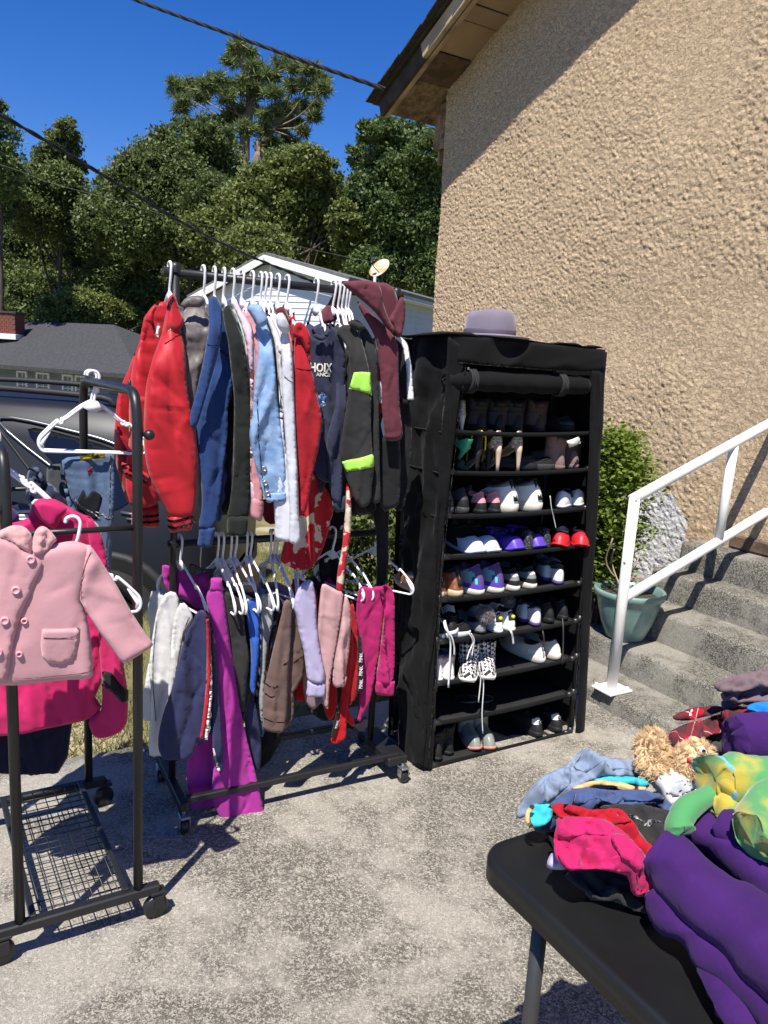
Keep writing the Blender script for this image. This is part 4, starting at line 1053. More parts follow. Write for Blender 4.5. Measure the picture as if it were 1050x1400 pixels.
strip('shoulder_seam', P_(222,470, 230,465, 240,459, 250,457), fr, 1.1, mat('dark red seam', (.16, .005, .008), .7), t, _sl); cf = cloth('cuff', P_(227,701, 243,697, 261,695, 261,709, 260,722, 244,724, 231,726, 228,714), fr, .030, RED, t, folds=((.005, 60, 3, 0),), seed=9, edge=.02, off=.02)
strip('cuff_stripe', P_(227,709, 244,706, 261,703), fr, 3.4, NAVYS, t, cf); strip('cuff_stripe', P_(228,718, 244,715, 261,711), fr, 3.4, NAVYS, t, cf)
cloth('collar', P_(214,411, 207,417, 199,426, 194,436, 197,441, 203,446, 206,456, 210,470, 209,455, 206,440, 207,428, 212,420), frb, .010, RED, t, off=.055, seed=2)
cl = cloth('collar', P_(230,403, 236,416, 241,428, 245,440, 240,450, 232,458, 224,466, 216,476, 213,470, 218,450, 222,430, 222,414), frb, .012, RED, t, off=.075, seed=3, folds=((.006, 30, 8, .7),))
strip('collar_stripe', P_(229,407, 224,416, 222,424), frb, 1.8, NAVYS, t, cl); strip('collar_stripe', P_(231,410, 226,418, 224,426), frb, 1.6, NAVYS, t, cl)
cloth('label', P_(210,443, 214,444, 211,462, 207,458), frb, .002, WHITE_PLASTIC, t, off=.07, sm=0, res=.006)
CREAM = mat('cream embroidery', (.72, .60, .42), .9, .1, 40, .5, 500)
strip('embroidery', P_(229,444, 226,451, 221,457, 219,466), frb, 2.4, CREAM, t, cl, T=.003); strip('embroidery', P_(228,452, 223,453, 220,460), frb, 1.8, CREAM, t, cl, T=.003)

def simple(name, label, cat, hx, m, pieces, q=.2, ang=72., grp=G1, T=.006, tor=None, hy=385, zb=1.0, folds=FD):
    t = garment(name, label, cat, R1(s_of(hx, hy), q * .5, zb), grp); fr = rfr(hx, q, ang, hy); out = []
    for k, pc_ in enumerate(pieces):
        nm, ol = pc_[0], pc_[1]; kw = pc_[2] if len(pc_) > 2 else {}
        kw = dict(kw); mm = kw.pop('m', m); TT = kw.pop('T', T); ff = kw.pop('folds', folds); kw.setdefault('creases', CD if nm != 'cuff' else None)
        dq = kw.pop('dq', None); f2_ = fr if dq is None else rfr(hx, q + dq, ang, hy)
        if nm == 'sleeve' and 'bend' not in kw:              # the sleeve head runs back into the shoulder
            vt = hit(*min(ol, key=lambda p: p[1]), fr)[1]; kw['bend'] = lambda u, v, vt=vt: -.03 * sstep(vt - .11, vt, v)
        out.append(cloth(nm, ol, f2_, TT, mm, t, folds=ff, seed=kw.pop('seed', int(hx) % 90 + k * 3), **kw))
    if tor: torso(t, hx, tor[0], tor[1], tor[2] if len(tor) > 2 else m, hy=hy, sd=int(hx) % 50)
    return t, fr, out
GREYP = mat('fabric warm grey quilted nylon', (.115, .098, .095), .5, .1, 8, .15, 700, .3, 30, .1, spec=.4)
simple('puffer_jacket', 'grey quilted jacket squeezed between the red and blue tops', 'jacket', 278, GREYP, [
    ('sleeve', P_(240,428, 250,413, 263,407, 277,408, 283,425, 289,446, 288,462, 281,484, 275,505, 270,530, 268,560, 262,570, 255,548, 252,520, 254,495, 252,470, 247,446), dict(folds=((.012, 5, 16, .5), (.006, 14, 5, .1), (.003, 40, 30, 0)))),
    ('collar', P_(243,423, 252,409, 263,405, 277,406, 280,414, 272,421, 257,420, 248,424), dict(T=.010, off=.02)),
    ('hem', P_(311,592, 319,584, 330,600, 330,690, 318,698, 311,702, 305,694, 306,676, 310,645, 309,632, 312,612), dict(dq=-.08, folds=((.01, 6, 14, .4),)))], q=.14, tor=(1.0, 1.66))
NAVY = fab('navy fleece', (.022, .050, .150))
t, fr, o_ = simple('sweatshirt', 'plain navy blue sweatshirt with long hanging sleeve beside the red jacket', 'sweatshirt', 293, NAVY, [
    ('sleeve', P_(284,412, 292,405, 299,412, 303,430, 300,465, 293,496, 281,536, 270,575, 262,585, 258,570, 264,545, 273,508, 280,470, 284,440), dict(off=.045)),
    ('body', P_(300,428, 308,432, 314,455, 319,480, 322,512, 318,545, 312,560, 313,600, 300,640, 280,640, 270,600, 272,560, 284,520, 296,475), dict(off=-.03)),
    ('sleeve', P_(297,478, 310,482, 318,500, 317,530, 312,560, 312,590, 308,625, 304,660, 300,695, 293,722, 272,722, 275,700, 276,680, 274,650, 271,622, 268,594, 270,575, 278,548, 289,512), dict(T=.007)),
    ('cuff', P_(274,721, 292,720, 293,727, 289,747, 279,748, 270,747, 272,732), dict(T=.010, folds=((.004, 60, 2, 0),)))], q=.16, tor=(1.0, 1.66))
strip('shoulder_seam', P_(281,471, 288,473, 297,472), fr, 1.0, mat('dark navy seam', (.006, .012, .04), .8), t, o_[0])
strip('pocket_seam', P_(301,479, 309,484, 317,500), fr, 1.0, _M['dark navy seam'], t, o_[2])
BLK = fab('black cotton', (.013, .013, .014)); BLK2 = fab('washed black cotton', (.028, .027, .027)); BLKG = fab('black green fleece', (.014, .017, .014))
simple('hoodie', 'black hooded sweatshirt with ribbed cuff beside the pink tops', 'sweatshirt', 306, BLKG, [
    ('sleeve', P_(306,424, 315,416, 322,430, 328,448, 333,470, 338,500, 342,540, 344,585, 344,625, 343,665, 341,698, 338,707, 312,708, 314,690, 318,650, 319,600, 320,560, 319,532, 315,500, 312,470, 308,448), dict(T=.007)),
    ('cuff', P_(312,706, 325,705, 338,704, 337,731, 324,732, 311,731), dict(T=.028, folds=((.004, 60, 2, 0),)))], q=.2, tor=(1.02, 1.66))
simple('shirt', 'pale mint green top, thin sliver between the black and pink tops', 'top', 318, fab('mint', (.33, .45, .38)), [
    ('sleeve', P_(315,420, 322,421, 329,440, 334,460, 338,485, 342,520, 344,560, 338,540, 332,500, 326,460, 319,440), dict(off=-.02))], q=.2, tor=(1.05, 1.66))
simple('sweatshirt', 'pale baby pink top hanging just left of the rosy pink one', 'sweatshirt', 325, fab('baby pink', (.62, .44, .50)), [
    ('sleeve', P_(320,415, 326,412, 332,425, 341,438, 346,452, 347,490, 346,560, 346,610, 348,660, 350,690, 344,690, 342,640, 342,560, 341,505, 336,470, 329,440))], q=.22, tor=(1.05, 1.66))
PINKS = fab('rosy pink fleece', (.48, .21, .23))
simple('sweatshirt', 'rosy pink sweatshirt behind the denim jacket sleeve', 'sweatshirt', 331, PINKS, [
    ('sleeve', P_(333,431, 346,427, 351,440, 356,455, 359,472, 358,500, 356,540, 354,600, 356,650, 360,684, 346,684, 344,650, 345,600, 347,530, 349,490, 346,462, 339,446)),
    ('cuff', P_(344,683, 352,681, 361,686, 358,712, 351,711, 343,707), dict(T=.008, folds=((.004, 60, 2, 0),)))], q=.23, tor=(1.06, 1.66))
DENIM = mat('light blue denim', (.17, .28, .46), .9, .16, 14, .35, 800, .3, 40, .05, spec=.15, rgb2=(.26, .37, .54), mixs=22, mixlo=.42, mixhi=.62)
STITCH = mat('tan stitching thread', (.42, .34, .24), .9, .1, 300, .5, 900)
DSTITCH = mat('dark blue seam thread', (.07, .12, .22), .9, .1, 300, .5, 900)
t, fr, o_ = simple('denim_jacket', 'light blue denim jacket with three metal cuff buttons', 'jacket', 343, DENIM, [
    ('sleeve', P_(350,444, 358,438, 366,443, 371,462, 374,490, 378,530, 382,570, 386,605, 389,640, 391,668, 391,684, 372,686, 366,687, 360,675, 353,652, 346,626, 341,602, 341,587, 345,568, 347,540, 351,500, 354,470), dict(T=.008, off=.01)),
    ('collar', P_(337,421, 345,416, 355,418, 362,429, 366,440, 358,447, 350,446, 345,436), dict(T=.010, off=.01))], q=.25, tor=(1.2, 1.66))
sv = o_[0]
strip('cuff_band', P_(363,680, 375,679, 391,678), fr, 12, DENIM, t, sv, T=.004)
strip('seam', P_(352,545, 352,580, 354,610, 357,640, 361,668, 366,684), fr, 1.5, DSTITCH, t, sv)
strip('seam', P_(364,673, 377,673, 391,673), fr, 1.2, DSTITCH, t, sv)
for p in ((361, 641), (362, 660), (365, 674)): button(t, fr, p, .0085, STEELM, .003, 'cuff_button', on=sv)
simple('shirt', 'dark navy top showing as a thin strip right of the denim jacket', 'top', 356, fab('midnight', (.015, .02, .045)), [
    ('sleeve', P_(365,430, 372,440, 377,470, 381,520, 385,570, 389,620, 384,610, 378,560, 372,500, 368,455), dict(off=-.01))], q=.23, tor=(1.1, 1.66))
simple('henley_shirt', 'heathered off white shirt behind the pale grey sweatshirt', 'shirt', 362, fab('heather off white', (.58, .56, .55), var=.15), [
    ('sleeve', P_(366,432, 374,434, 380,446, 385,462, 388,485, 389,540, 384,545, 381,510, 378,475, 372,450)),
    ('placket', P_(377,466, 384,470, 387,486, 379,482), dict(T=.008, off=.022))], q=.24, tor=(1.1, 1.66))
LG = fab('pale heather grey fleece', (.56, .57, .61), var=.05)
t, fr, o_ = simple('sweatshirt', 'pale heather grey sweatshirt whose sleeve reaches the lower rail', 'sweatshirt', 370, LG, [
    ('sleeve', P_(384,452, 392,446, 397,470, 399,505, 401,550, 403,600, 405,650, 407,700, 409,738, 394,739, 394,700, 392,660, 390,620, 387,575, 384,535, 384,500), dict(T=.007, off=.02)),
    ('hood', P_(375,432, 384,428, 391,438, 395,450, 390,457, 382,453, 377,446), dict(T=.010, off=.02)),
    ('body', P_(384,540, 390,600, 397,640, 400,690, 408,700, 408,737, 378,739, 377,716, 375,690, 378,640), dict(T=.018, off=-.01))], q=.26, tor=(1.1, 1.66))
strip('shoulder_seam', P_(386,513, 392,519, 399,523), fr, 1.0, mat('grey seam', (.30, .31, .34), .9), t, o_[0])
simple('shirt', 'salmon coloured top between the pale grey and bright red sweatshirts', 'top', 381, fab('salmon', (.66, .17, .15)), [
    ('sleeve', P_(385,429, 393,434, 399,450, 402,480, 403,520, 401,560, 399,520, 396,480, 392,452))], q=.24, tor=(1.1, 1.66))
simple('shirt', 'dark maroon shirt whose hem shows below the denim jacket', 'shirt', 388, fab('maroon', (.13, .015, .02)), [
    ('body', P_(355,684, 378,684, 380,700, 376,716, 362,712), dict(dq=-.25, T=.012)), ('collar', P_(380,425, 388,418, 396,424, 402,440, 396,446, 388,436), dict(off=-.05))], q=.2, tor=(1.12, 1.66))
REDF = fab('red fleece', (.33, .012, .020))
t, fr, o_ = simple('hoodie', 'bright red hooded sweatshirt with tapering sleeve in the middle of the rail', 'sweatshirt', 396, REDF, [
    ('sleeve', P_(404,462, 413,458, 420,475, 423,498, 428,520, 432,540, 437,560, 438,577, 436,597, 431,622, 426,645, 422,668, 419,686, 416,698, 410,701, 407,694, 406,660, 404,620, 402,590, 401,560, 400,520, 400,490), dict(T=.008, off=.02)),
    ('hood', P_(399,452, 402,443, 410,441, 417,448, 421,458, 422,478, 421,498, 415,478, 408,462, 400,462), dict(T=.010, off=.025))], q=.25, tor=(1.12, 1.66))
strip('shoulder_seam', P_(402,503, 412,505, 424,506), fr, 1.0, _M['dark red seam'], t, o_[0])
FLOR = mat('fabric red floral cotton', (.42, .012, .02), .9, .1, 9, .25, 900, .25, 45, .1, rgb2=(.62, .52, .40), mixs=17, mixlo=.53, mixhi=.56)
simple('floral_dress', 'red dress with large cream flowers hanging behind the lower rail', 'dress', 420, FLOR, [
    ('skirt', P_(420,640, 440,660, 452,680, 457,698, 452,712, 447,732, 440,757, 426,776, 410,781, 398,776, 383,766, 389,740, 402,700, 408,660), dict(dq=-.10, folds=((.012, 14, 1.5, 0), (.004, 34, 3, .2))))], q=.2, ang=66, )
t = garment('dress_belt', 'cream flowered red cloth belt dangling in front of the lower rail', 'belt', R1(s_of(470), .2, .7), G1)
cloth('sash', P_(474,662, 472,700, 469,735, 466,757, 462,778, 460,806, 468,809, 471,785, 474,765, 476,750, 480,722, 480,690, 478,668), rfr(470, .22, 72), .008, FLOR, t, folds=((.005, 10, 14, 0),), res=.008)
NAVG = fab('faded navy fleece', (.030, .033, .062))
t, fr, o_ = simple('graphic_sweatshirt', 'faded navy sweatshirt with cream lettering and blue mountain print', 'sweatshirt', 432, NAVG, [
    ('body', P_(420,452, 428,462, 440,462, 447,446, 456,448, 465,460, 471,478, 472,510, 470,560, 464,610, 462,650, 450,660, 438,656, 428,640, 426,590, 424,540, 422,500, 420,475), dict(T=.010)),
    ('sleeve', P_(470,511, 461,518, 457,535, 452,560, 446,582, 442,602, 444,640, 447,664, 452,684, 462,684, 464,640, 466,600, 470,560, 472,530), dict(T=.010, off=.03)),
    ('cuff', P_(451,683, 463,680, 470,676, 471,696, 463,698, 455,698), dict(T=.007, off=.02)),
    ('collar', P_(421,453, 427,463, 436,466, 444,460, 449,446, 446,442, 442,454, 435,459, 428,456, 424,450), dict(T=.008, off=.03))], q=.17, ang=66, tor=(1.08, 1.64))
CRP = mat('cream flat print', (.74, .70, .62), .8, .05, 60); BLP = mat('blue flat print', (.05, .16, .42), .8, .15, 60)
def text(t, s, fr, p, h_px, m, on, name='lettering', ang=0., align='LEFT', xs=1., bold=.0):
    """flat printed letters lying on a garment or label"""
    cu = bpy.data.curves.new(name, 'FONT'); cu.body = s; cu.size = 1; cu.align_x = align; cu.offset = bold
    cu.extrude = .01; cu.resolution_u = 3
    ob = bpy.data.objects.new(name, cu); COL.objects.link(ob)
    dg = bpy.context.evaluated_depsgraph_get(); me = bpy.data.meshes.new_from_object(ob.evaluated_get(dg)); bpy.data.objects.remove(ob)
    V = np.array([v.co[:] for v in me.vertices]); Fc = [tuple(p_.vertices) for p_ in me.polygons]; bpy.data.meshes.remove(me)
    O, U, Vv = fr; N = np.cross(U, Vv); N = N if N @ (CAM - O) > 0 else -N
    rgt = U if U @ cR > 0 else -U
    a = hit(*p, fr); b2 = hit(p[0], p[1] - h_px, fr); k = np.linalg.norm(b2 - a) / .72
    x = V[:, 0] * xs * k; y = V[:, 1] * k; c_, s_ = cos(ang), sin(ang)
    sg = 1 if rgt is U else -1
    Q = np.stack([a[0] + sg * (x * c_ - y * s_), a[1] + x * s_ + y * c_], 1)
    hN = surf(on, Q, fr) + .0015 + V[:, 2] * .03
    Wd = O + Q[:, :1] * U + Q[:, 1:] * Vv + hN[:, None] * N
    return obj(name, Wd, Fc, m, t, False)
bd = o_[0]
text(t, 'HOIX', fr, (452, 508.5), 12, CRP, bd, align='RIGHT', ang=.02, xs=.78, bold=.025)
text(t, 'ANCE', fr, (450, 514.5), 5, CRP, bd, align='RIGHT', ang=.02, xs=1.15, bold=.03)
cloth('mountain_print', P_(428,534, 434,542, 438,536, 444,542, 443,552, 438,558, 434,556), fr, .001, BLP, t, off=.001, sm=0, res=.006, on=bd)
strip('print_outline', P_(429,535, 434,541, 440,548, 443,552, 438,557), fr, 1.6, CRP, t, bd, off=.002); strip('print_outline', P_(437,541, 439,536, 444,542), fr, 1.2, CRP, t, bd, off=.002)
strip('print_outline', P_(439,561, 440,575, 439,590), fr, 3.0, CRP, t, bd)
NEON = fab('neon yellow green', (.36, .72, .10), wr=.15)
t, fr, o_ = simple('track_jacket', 'black sports jacket with two neon green sleeve bands', 'jacket', 458, BLK2, [
    ('sleeve', P_(461,454, 470,444, 482,446, 492,456, 496,472, 499,492, 503,512, 505,545, 505,575, 506,605, 508,625, 508,642, 506,662, 505,680, 500,690, 492,692, 484,684, 477,666, 470,646, 464,628, 463,610, 466,590, 470,560, 474,530, 475,505, 474,480, 470,468), dict(T=.008, off=.02))], q=.21, tor=(1.02, 1.64))
cloth('sleeve_band', P_(481,509, 492,508, 503.5,509, 505,525, 505.5,540, 490,534.5, 474,531, 477,520), fr, .002, NEON, t, off=.001, sm=0, edge=.006, res=.008, on=o_[0])
cloth('sleeve_band', P_(465,630, 486,625, 508,618, 509,627, 508.5,636, 490,640, 472,644, 468,637), fr, .002, NEON, t, off=.001, sm=0, edge=.006, res=.008, on=o_[0])
simple('jacket', 'plain washed black jacket right of the neon banded one', 'jacket', 467, BLK2, [
    ('sleeve', P_(488,441, 496,440, 506,451, 513,468, 516,492, 517,535, 518,585, 519,640, 520,665, 519,686, 508,686, 509,660, 508,620, 506,560, 502,505, 495,463), dict(T=.010)),
    ('collar', P_(474,440, 482,437, 490,440, 496,448, 488,453, 478,449), dict(T=.010, off=.02))], q=.2, tor=(1.02, 1.64))
simple('jersey', 'red and white jersey glimpsed left of the burgundy hoodie', 'top', 473, mat('fabric red white knit', (.55, .02, .02), .9, .1, 9, .2, 900, rgb2=(.7, .7, .7), mixs=14, mixlo=.56, mixhi=.58), [
    ('sleeve', P_(512,488, 519,492, 523,510, 523,560, 519,575, 515,540, 514,510))], q=.16, tor=(1.05, 1.64))
BURG = fab('burgundy jersey', (.115, .030, .042), wr=.2)
t, fr, o_ = simple('hoodie', 'burgundy hooded sweatshirt draped over the end of the top rail', 'sweatshirt', 480, BURG, [
    ('sleeve', P_(490,412, 499,418, 513,432, 525,446, 537,462, 541,480, 541,520, 543,560, 546,580, 546,592, 541,599, 525,600, 522,590, 519,560, 518,520, 516,500, 512,470, 505,450, 496,430), dict(T=.007, off=.02)),
    ('shoulder', P_(459,386, 470,386, 485,385, 500,386, 509,391, 513,402, 516,418, 522,434, 530,450, 537,462, 530,458, 514,440, 498,422, 484,410, 471,400, 463,393), dict(T=.010, off=.05)),
    ('hood', P_(509,394, 515,388, 524,386, 533,390, 541,399, 545,415, 545,436, 541,455, 537,462, 530,452, 522,438, 516,420, 512,406), dict(T=.010, off=.0)),
    ('hood_edge', P_(523,437, 531,424, 538,408, 542,402, 545,416, 545,436, 541,456, 537,462, 529,450), dict(T=.007, off=.045)),
    ('cuff', P_(523,588, 535,592, 547,588, 544,600, 534,602, 525,601), dict(T=.010, off=.02, folds=((.004, 60, 2, 0),))),
    ('sleeve', P_(441,425, 452,415, 461,400, 466,396, 470,410, 468,430, 452,442, 437,441), dict(T=.010, dq=-.18)),
    ('sleeve', P_(536,520, 543,540, 547,575, 546,592, 539,592, 537,560), dict(T=.010, off=.0))], q=.2, ang=66)
WHS = fab('white trim', (.74, .74, .75))
t, fr, o_ = simple('track_jacket', 'black jacket with a white stripe down its shoulder at the rail end', 'jacket', 505, BLK, [
    ('sleeve', P_(537,458, 548,460, 557,468, 562,490, 564,520, 566,546, 556,553, 547,547, 543,530, 538,500), dict(T=.007))], q=.17, tor=(1.0, 1.60), hy=395)
strip('shoulder_stripe', P_(539,459, 549,463, 557,473, 559,492, 560.5,518, 562,547), fr, [5, 7, 9, 8, 8, 10], WHS, t, o_[0], T=.004)
simple('trousers', 'long black trousers hanging under the burgundy hoodie', 'trousers', 485, BLK, [
    ('leg', P_(519,602, 534,600, 546,602, 547,650, 545,688, 533,696, 520,692), dict(T=.010)), ('leg', P_(545,556, 566,552, 570,600, 567,640, 560,690, 549,702, 546,660), dict(T=.010, off=-.04)),
    ('leg', P_(430,672, 455,690, 472,690, 474,740, 470,806, 440,806, 436,740), dict(T=.01, dq=-.26)), ('leg', P_(508,686, 530,690, 531,720, 530,800, 518,800, 514,730), dict(T=.010, dq=-.1))], q=.16)
# hangers on the upper rail
for hx, lab, me in ((232, 'white hanger holding the shiny red varsity jacket', True), (278, 'white hanger holding the grey quilted jacket', True), (293, 'white hanger holding the navy blue sweatshirt', True), (306, 'white hanger holding the black hooded sweatshirt', True), (318.5, 'white hanger holding the pale mint top', True), (331, 'white hanger holding the rosy pink sweatshirt', True), (345, 'shaded grey looking hanger holding the light denim jacket', True), (356.5, 'white hanger holding the thin dark navy top', True), (362.5, 'white hanger holding the heathered off white shirt', True), (369.5, 'white hanger holding the pale heather grey sweatshirt', True), (380, 'white hanger holding the salmon top', True), (393, 'white hanger holding the bright red hooded sweatshirt', True), (433, 'white hanger standing clear above the graphic sweatshirt', False), (457, 'white hanger holding the neon banded jacket', False), (463, 'white hanger holding the plain washed black jacket', False), (469, 'white hanger holding the red and white jersey', False), (474, 'white hanger just left of the burgundy hoodie', False), (478, 'white hanger half hidden by the burgundy hoodie', False)):
    s = s_of(hx); hang(lab, R1(s, 0, RZT + .012 - .002), YAW1 + .10 * vnoise(hx * .7, 1, 4), HME[0 if me else False], .04 * vnoise(hx, 3, 2))
# ------------------------------------------------------------------ clothes on the lower rail
def low(name, label, cat, hx, m, pieces, q=.1, ang=68., T=.006, zb=.2, folds=FD):
    t, fr, out = simple(name, label, cat, hx, m, pieces, q, ang, G2, T, None, 735, zb, folds)
    # the half of the garment on the far side of the rail
    zl = min(v.co.z for o in out for v in o.data.vertices) + t.location.z
    P0 = R1(s_of(hx, 735)); g_ = np.random.default_rng(int(hx)); a_ = YAW1 + .5 * vnoise(hx * .37, 2, 5)
    U_ = -np.array([cos(a_), sin(a_), 0.]); zt = RZL - .20; zl = max(zl, .12) + .06
    if name not in ('shorts',):
        cloth('rear_leg', [(.02, zt), (.20, zt - .01), (.215, (zt + zl) / 2), (.19, zl), (.03, zl), (.0, (zt + zl) / 2)], (np.array([P0[0], P0[1], 0.]), U_, np.array([0, 0, 1.])), .008, m, t, res=.014, creases=CD, folds=FD, px=False, seed=int(hx), sm=2)
    return t, fr, out
FJ = ((.008, 18, 1.2, .1), (.003, 45, 2, -.1))
WJ = mat('white denim', (.58, .575, .57), .9, .05, 14, .35, 700, .3, 40, .05, spec=.15)
TRK = fab('navy track nylon', (.028, .032, .085), rough=.6)
MAG = fab('magenta jersey', (.37, .033, .27))
t, fr, o_ = low('jeans', 'white jeans hanging by the left upright of the rear rack', 'jeans', 246, WJ, [
    ('leg', P_(226,812, 240,810, 246,830, 242,870, 238,920, 232,970, 230,1030, 218,1034, 204,1033, 205,990, 207,950, 204,920, 206,890, 212,850, 217,830), dict(folds=FJ)),
    ('leg', P_(241,828, 250,820, 258,830, 262,842, 256,852, 250,866, 246,885, 243,905, 238,925, 231,960, 228,975, 229,930, 232,880, 236,850), dict(off=.03, folds=FJ)),
    ('leg', P_(206,905, 199,940, 193,984, 205,991, 213,980, 214,930), dict(off=-.03, folds=FJ))], q=.08)
for k_, ln_ in ((0, P_(214,850, 210,890, 209,930, 213,985)), (1, P_(257,838, 250,856, 246,878, 240,905, 234,945))):
    strip('side_seam', ln_, fr, 1.2, mat('grey white thread', (.34, .34, .34), .9), t, o_[k_])
t, fr, o_ = low('track_pants', 'navy track trousers with red and white side stripes', 'trousers', 258, TRK, [
    ('leg', P_(262,843, 268,831, 277,828, 284,838, 286,880, 286,930, 284,975, 282,1004, 274,1004, 268,1003, 262,1022, 250,1031, 236,1030, 224,1030, 216,1020, 215,1000, 221,970, 229,945, 238,915, 246,880, 254,858), dict(off=.04)),
    ('leg', P_(284,845, 288,850, 293,880, 297,925, 301,975, 303,1015, 303,1050, 297,1051, 291,1035, 289,1000, 289,950, 287,900), dict(off=.02))], q=.14)
REDS = fab('red stripe', (.45, .015, .03))
strip('side_stripe', P_(279,829, 281.5,860, 282,905, 280,950, 276,985, 272,1002), fr, [3, 6, 6, 6, 6, 4], REDS, t, o_[0])
strip('side_stripe', P_(284,875, 285.5,910, 284.5,950, 281,985, 279,1003), fr, [1, 3, 4, 4, 4], WHS, t, o_[0])
strip('side_stripe', P_(290,1018, 294,1036, 298,1050), fr, [2, 3, 4], WHS, t, o_[1], off=.002)
low('sweatpants', 'long magenta trousers reaching down to the concrete', 'trousers', 272, MAG, [
    ('leg', P_(287,806, 295,804, 304,806, 308,830, 312,860, 318,900, 326,950, 333,990, 345,1040, 355,1080, 361,1108, 360,1120, 352,1130, 332,1132, 311,1133, 300,1116, 290,1092, 292,1050, 297,1010, 298,970, 295,925, 291,880, 286,840, 282,817), dict(folds=((.008, 20, 1.2, .25), (.003, 40, 2, .2)))),
    ('waistband', P_(288,790, 296,789, 303,790, 304,800, 305,808, 294,808, 286,808, 288,799), dict(folds=((.003, 80, 2, 0),), off=.004)),
    ('leg', P_(258,1026, 275,1015, 293,1000, 298,1040, 297,1090, 291,1103, 278,1105, 264,1107, 259,1090, 255,1060), dict(dq=-.05))], q=.12)
low('shorts', 'crumpled magenta shorts on the hanger above the white jeans', 'shorts', 250, MAG, [
    ('cloth', P_(222,774, 234,775, 250,782, 268,786, 286,780, 288,800, 285,822, 276,832, 262,828, 246,816, 232,812, 224,796), dict(folds=((.010, 26, 5, .8), (.004, 50, 10, -.5))))], q=.0)
low('trousers', 'plain black trousers just right of the magenta pair', 'trousers', 292, BLK2, [
    ('leg', P_(306,808, 316,813, 326,818, 333,832, 335,860, 338,880, 341,900, 338,925, 335,960, 331,985, 326,960, 320,920, 313,870, 309,840)),
    ('leg', P_(330,925, 338,905, 346,930, 345,955, 338,985, 333,1000), dict(off=-.03))], q=.12)
BLU = fab('royal blue jersey', (.03, .10, .42))
low('track_pants', 'royal blue trousers with a pale stripe between black and grey pairs', 'trousers', 302, BLU, [
    ('leg', P_(337,824, 345,820, 354,822, 355,860, 354,895, 351,925, 348,952, 341,936, 343,900, 341,870, 338,850)),
    ('leg', P_(332,930, 346,950, 354,985, 357,1020, 355,1050, 348,1052, 340,1030, 335,990), dict(dq=-.04, m=TRK))], q=.11)
low('trousers', 'narrow grey striped trousers half hidden behind the brown pair', 'trousers', 313, fab('grey sweat', (.30, .31, .31)), [
    ('leg', P_(356,815, 365,812, 373,820, 373,850, 367,880, 363,920, 361,960, 358,990, 354,960, 356,900, 357,860)),
    ('leg', P_(352,960, 360,940, 366,950, 364,985, 358,1010, 352,1000, 350,985), dict(dq=-.05, m=fab('dark denim', (.05, .08, .13))))], q=.09)
low('trousers', 'dark navy patterned trousers showing as a wedge by the brown pair', 'trousers', 320, mat('fabric navy pattern', (.02, .03, .06), .9, .1, 9, .2, 900, rgb2=(.30, .32, .34), mixs=40, mixlo=.56, mixhi=.60), [
    ('leg', P_(371,814, 379,815, 386,824, 382,845, 374,870, 368,890, 370,850))], q=.07)
BRN = fab('brown corduroy', (.135, .085, .072))
t, fr, o_ = low('cargo_trousers', 'brown trousers with sewn knee panels folded over a hanger', 'trousers', 370, BRN, [
    ('leg', P_(386,820, 394,818, 398,835, 396,870, 394,905, 392,940, 390,975, 386,996, 374,997, 361,995, 358,985, 358,960, 360,935, 366,910, 372,880, 378,855, 383,835), dict(folds=FJ, off=.02)),
    ('leg', P_(394,822, 398,826, 404,842, 410,862, 414,882, 417,905, 415,925, 409,933, 406,941, 401,946, 402,962, 402,978, 397,990, 388,996, 386,960, 388,920, 391,880, 393,850), dict(folds=FJ))], q=.15)
BST = mat('brown seam thread', (.075, .045, .038), .9)
for y, x0, x1 in ((931, 361, 377), (944, 360, 375), (978, 359, 395)): strip('seam', P_(x0,y, (x0 + x1) / 2,y + 4, x1,y + 1), fr, 1.4, BST, t, o_[0])
strip('seam', P_(401,905, 408,900, 416,897), fr, 1.4, BST, t, o_[1]); strip('seam', P_(384,905, 389,900, 394,902), fr, 1.3, BST, t, o_[0])
LAV = fab('lavender fleece', (.40, .36, .52)); MAUV = fab('greyish mauve', (.22, .15, .17))  # lavender fleece and a greyish mauve cloth colour
low('sweatpants', 'lavender sweatpants with ribbed cuff draped over a hanger', 'trousers', 378, LAV, [
    ('leg', P_(405,812, 411,800, 419,793, 427,795, 432,820, 433,850, 437,880, 441,905, 445,922, 444,930, 434,934, 421,930, 418,915, 415,890, 409,865, 406,845, 402,828), dict(folds=((.008, 22, 1.8, .35), (.003, 46, 4, .3)))),
    ('cuff', P_(421,929, 433,933, 444,929, 445,942, 443,952, 431,953, 419,952, 420,940), dict(folds=((.003, 70, 2, 0),)))], q=.2, T=.012)
low('leggings', 'mauve leggings whose hems show below the lavender sweatpants', 'trousers', 384, MAUV, [
    ('leg', P_(412,860, 425,880, 446,930, 448,970, 440,962, 428,970, 418,960, 414,930, 416,900), dict(dq=-.04))], q=.15)
PPK = fab('dusty pink fleece', (.48, .28, .28))
low('sweatpants', 'dusty pink sweatpants folded over the hanger next to the lavender pair', 'trousers', 410, PPK, [
    ('leg', P_(440,798, 449,800, 460,806, 468,812, 464,850, 458,890, 453,915, 449,940, 447,968, 440,955, 437,920, 434,880, 434,850, 437,815), dict(off=.01)),
    ('leg', P_(467,812, 472,816, 476,835, 476,860, 475,885, 471,910, 469,930, 460,934, 452,932, 452,905, 458,870, 463,840), dict(off=.03, folds=((.012, 40, 1.5, 0), (.004, 12, 20, .3)))),
    ('cuff', P_(452,918, 461,920, 470,918, 469,931, 461,935, 452,932), dict(off=.03, folds=((.006, 60, 2, 0),)))], q=.2)
REDP = fab('red lounge jersey', (.42, .010, .014))
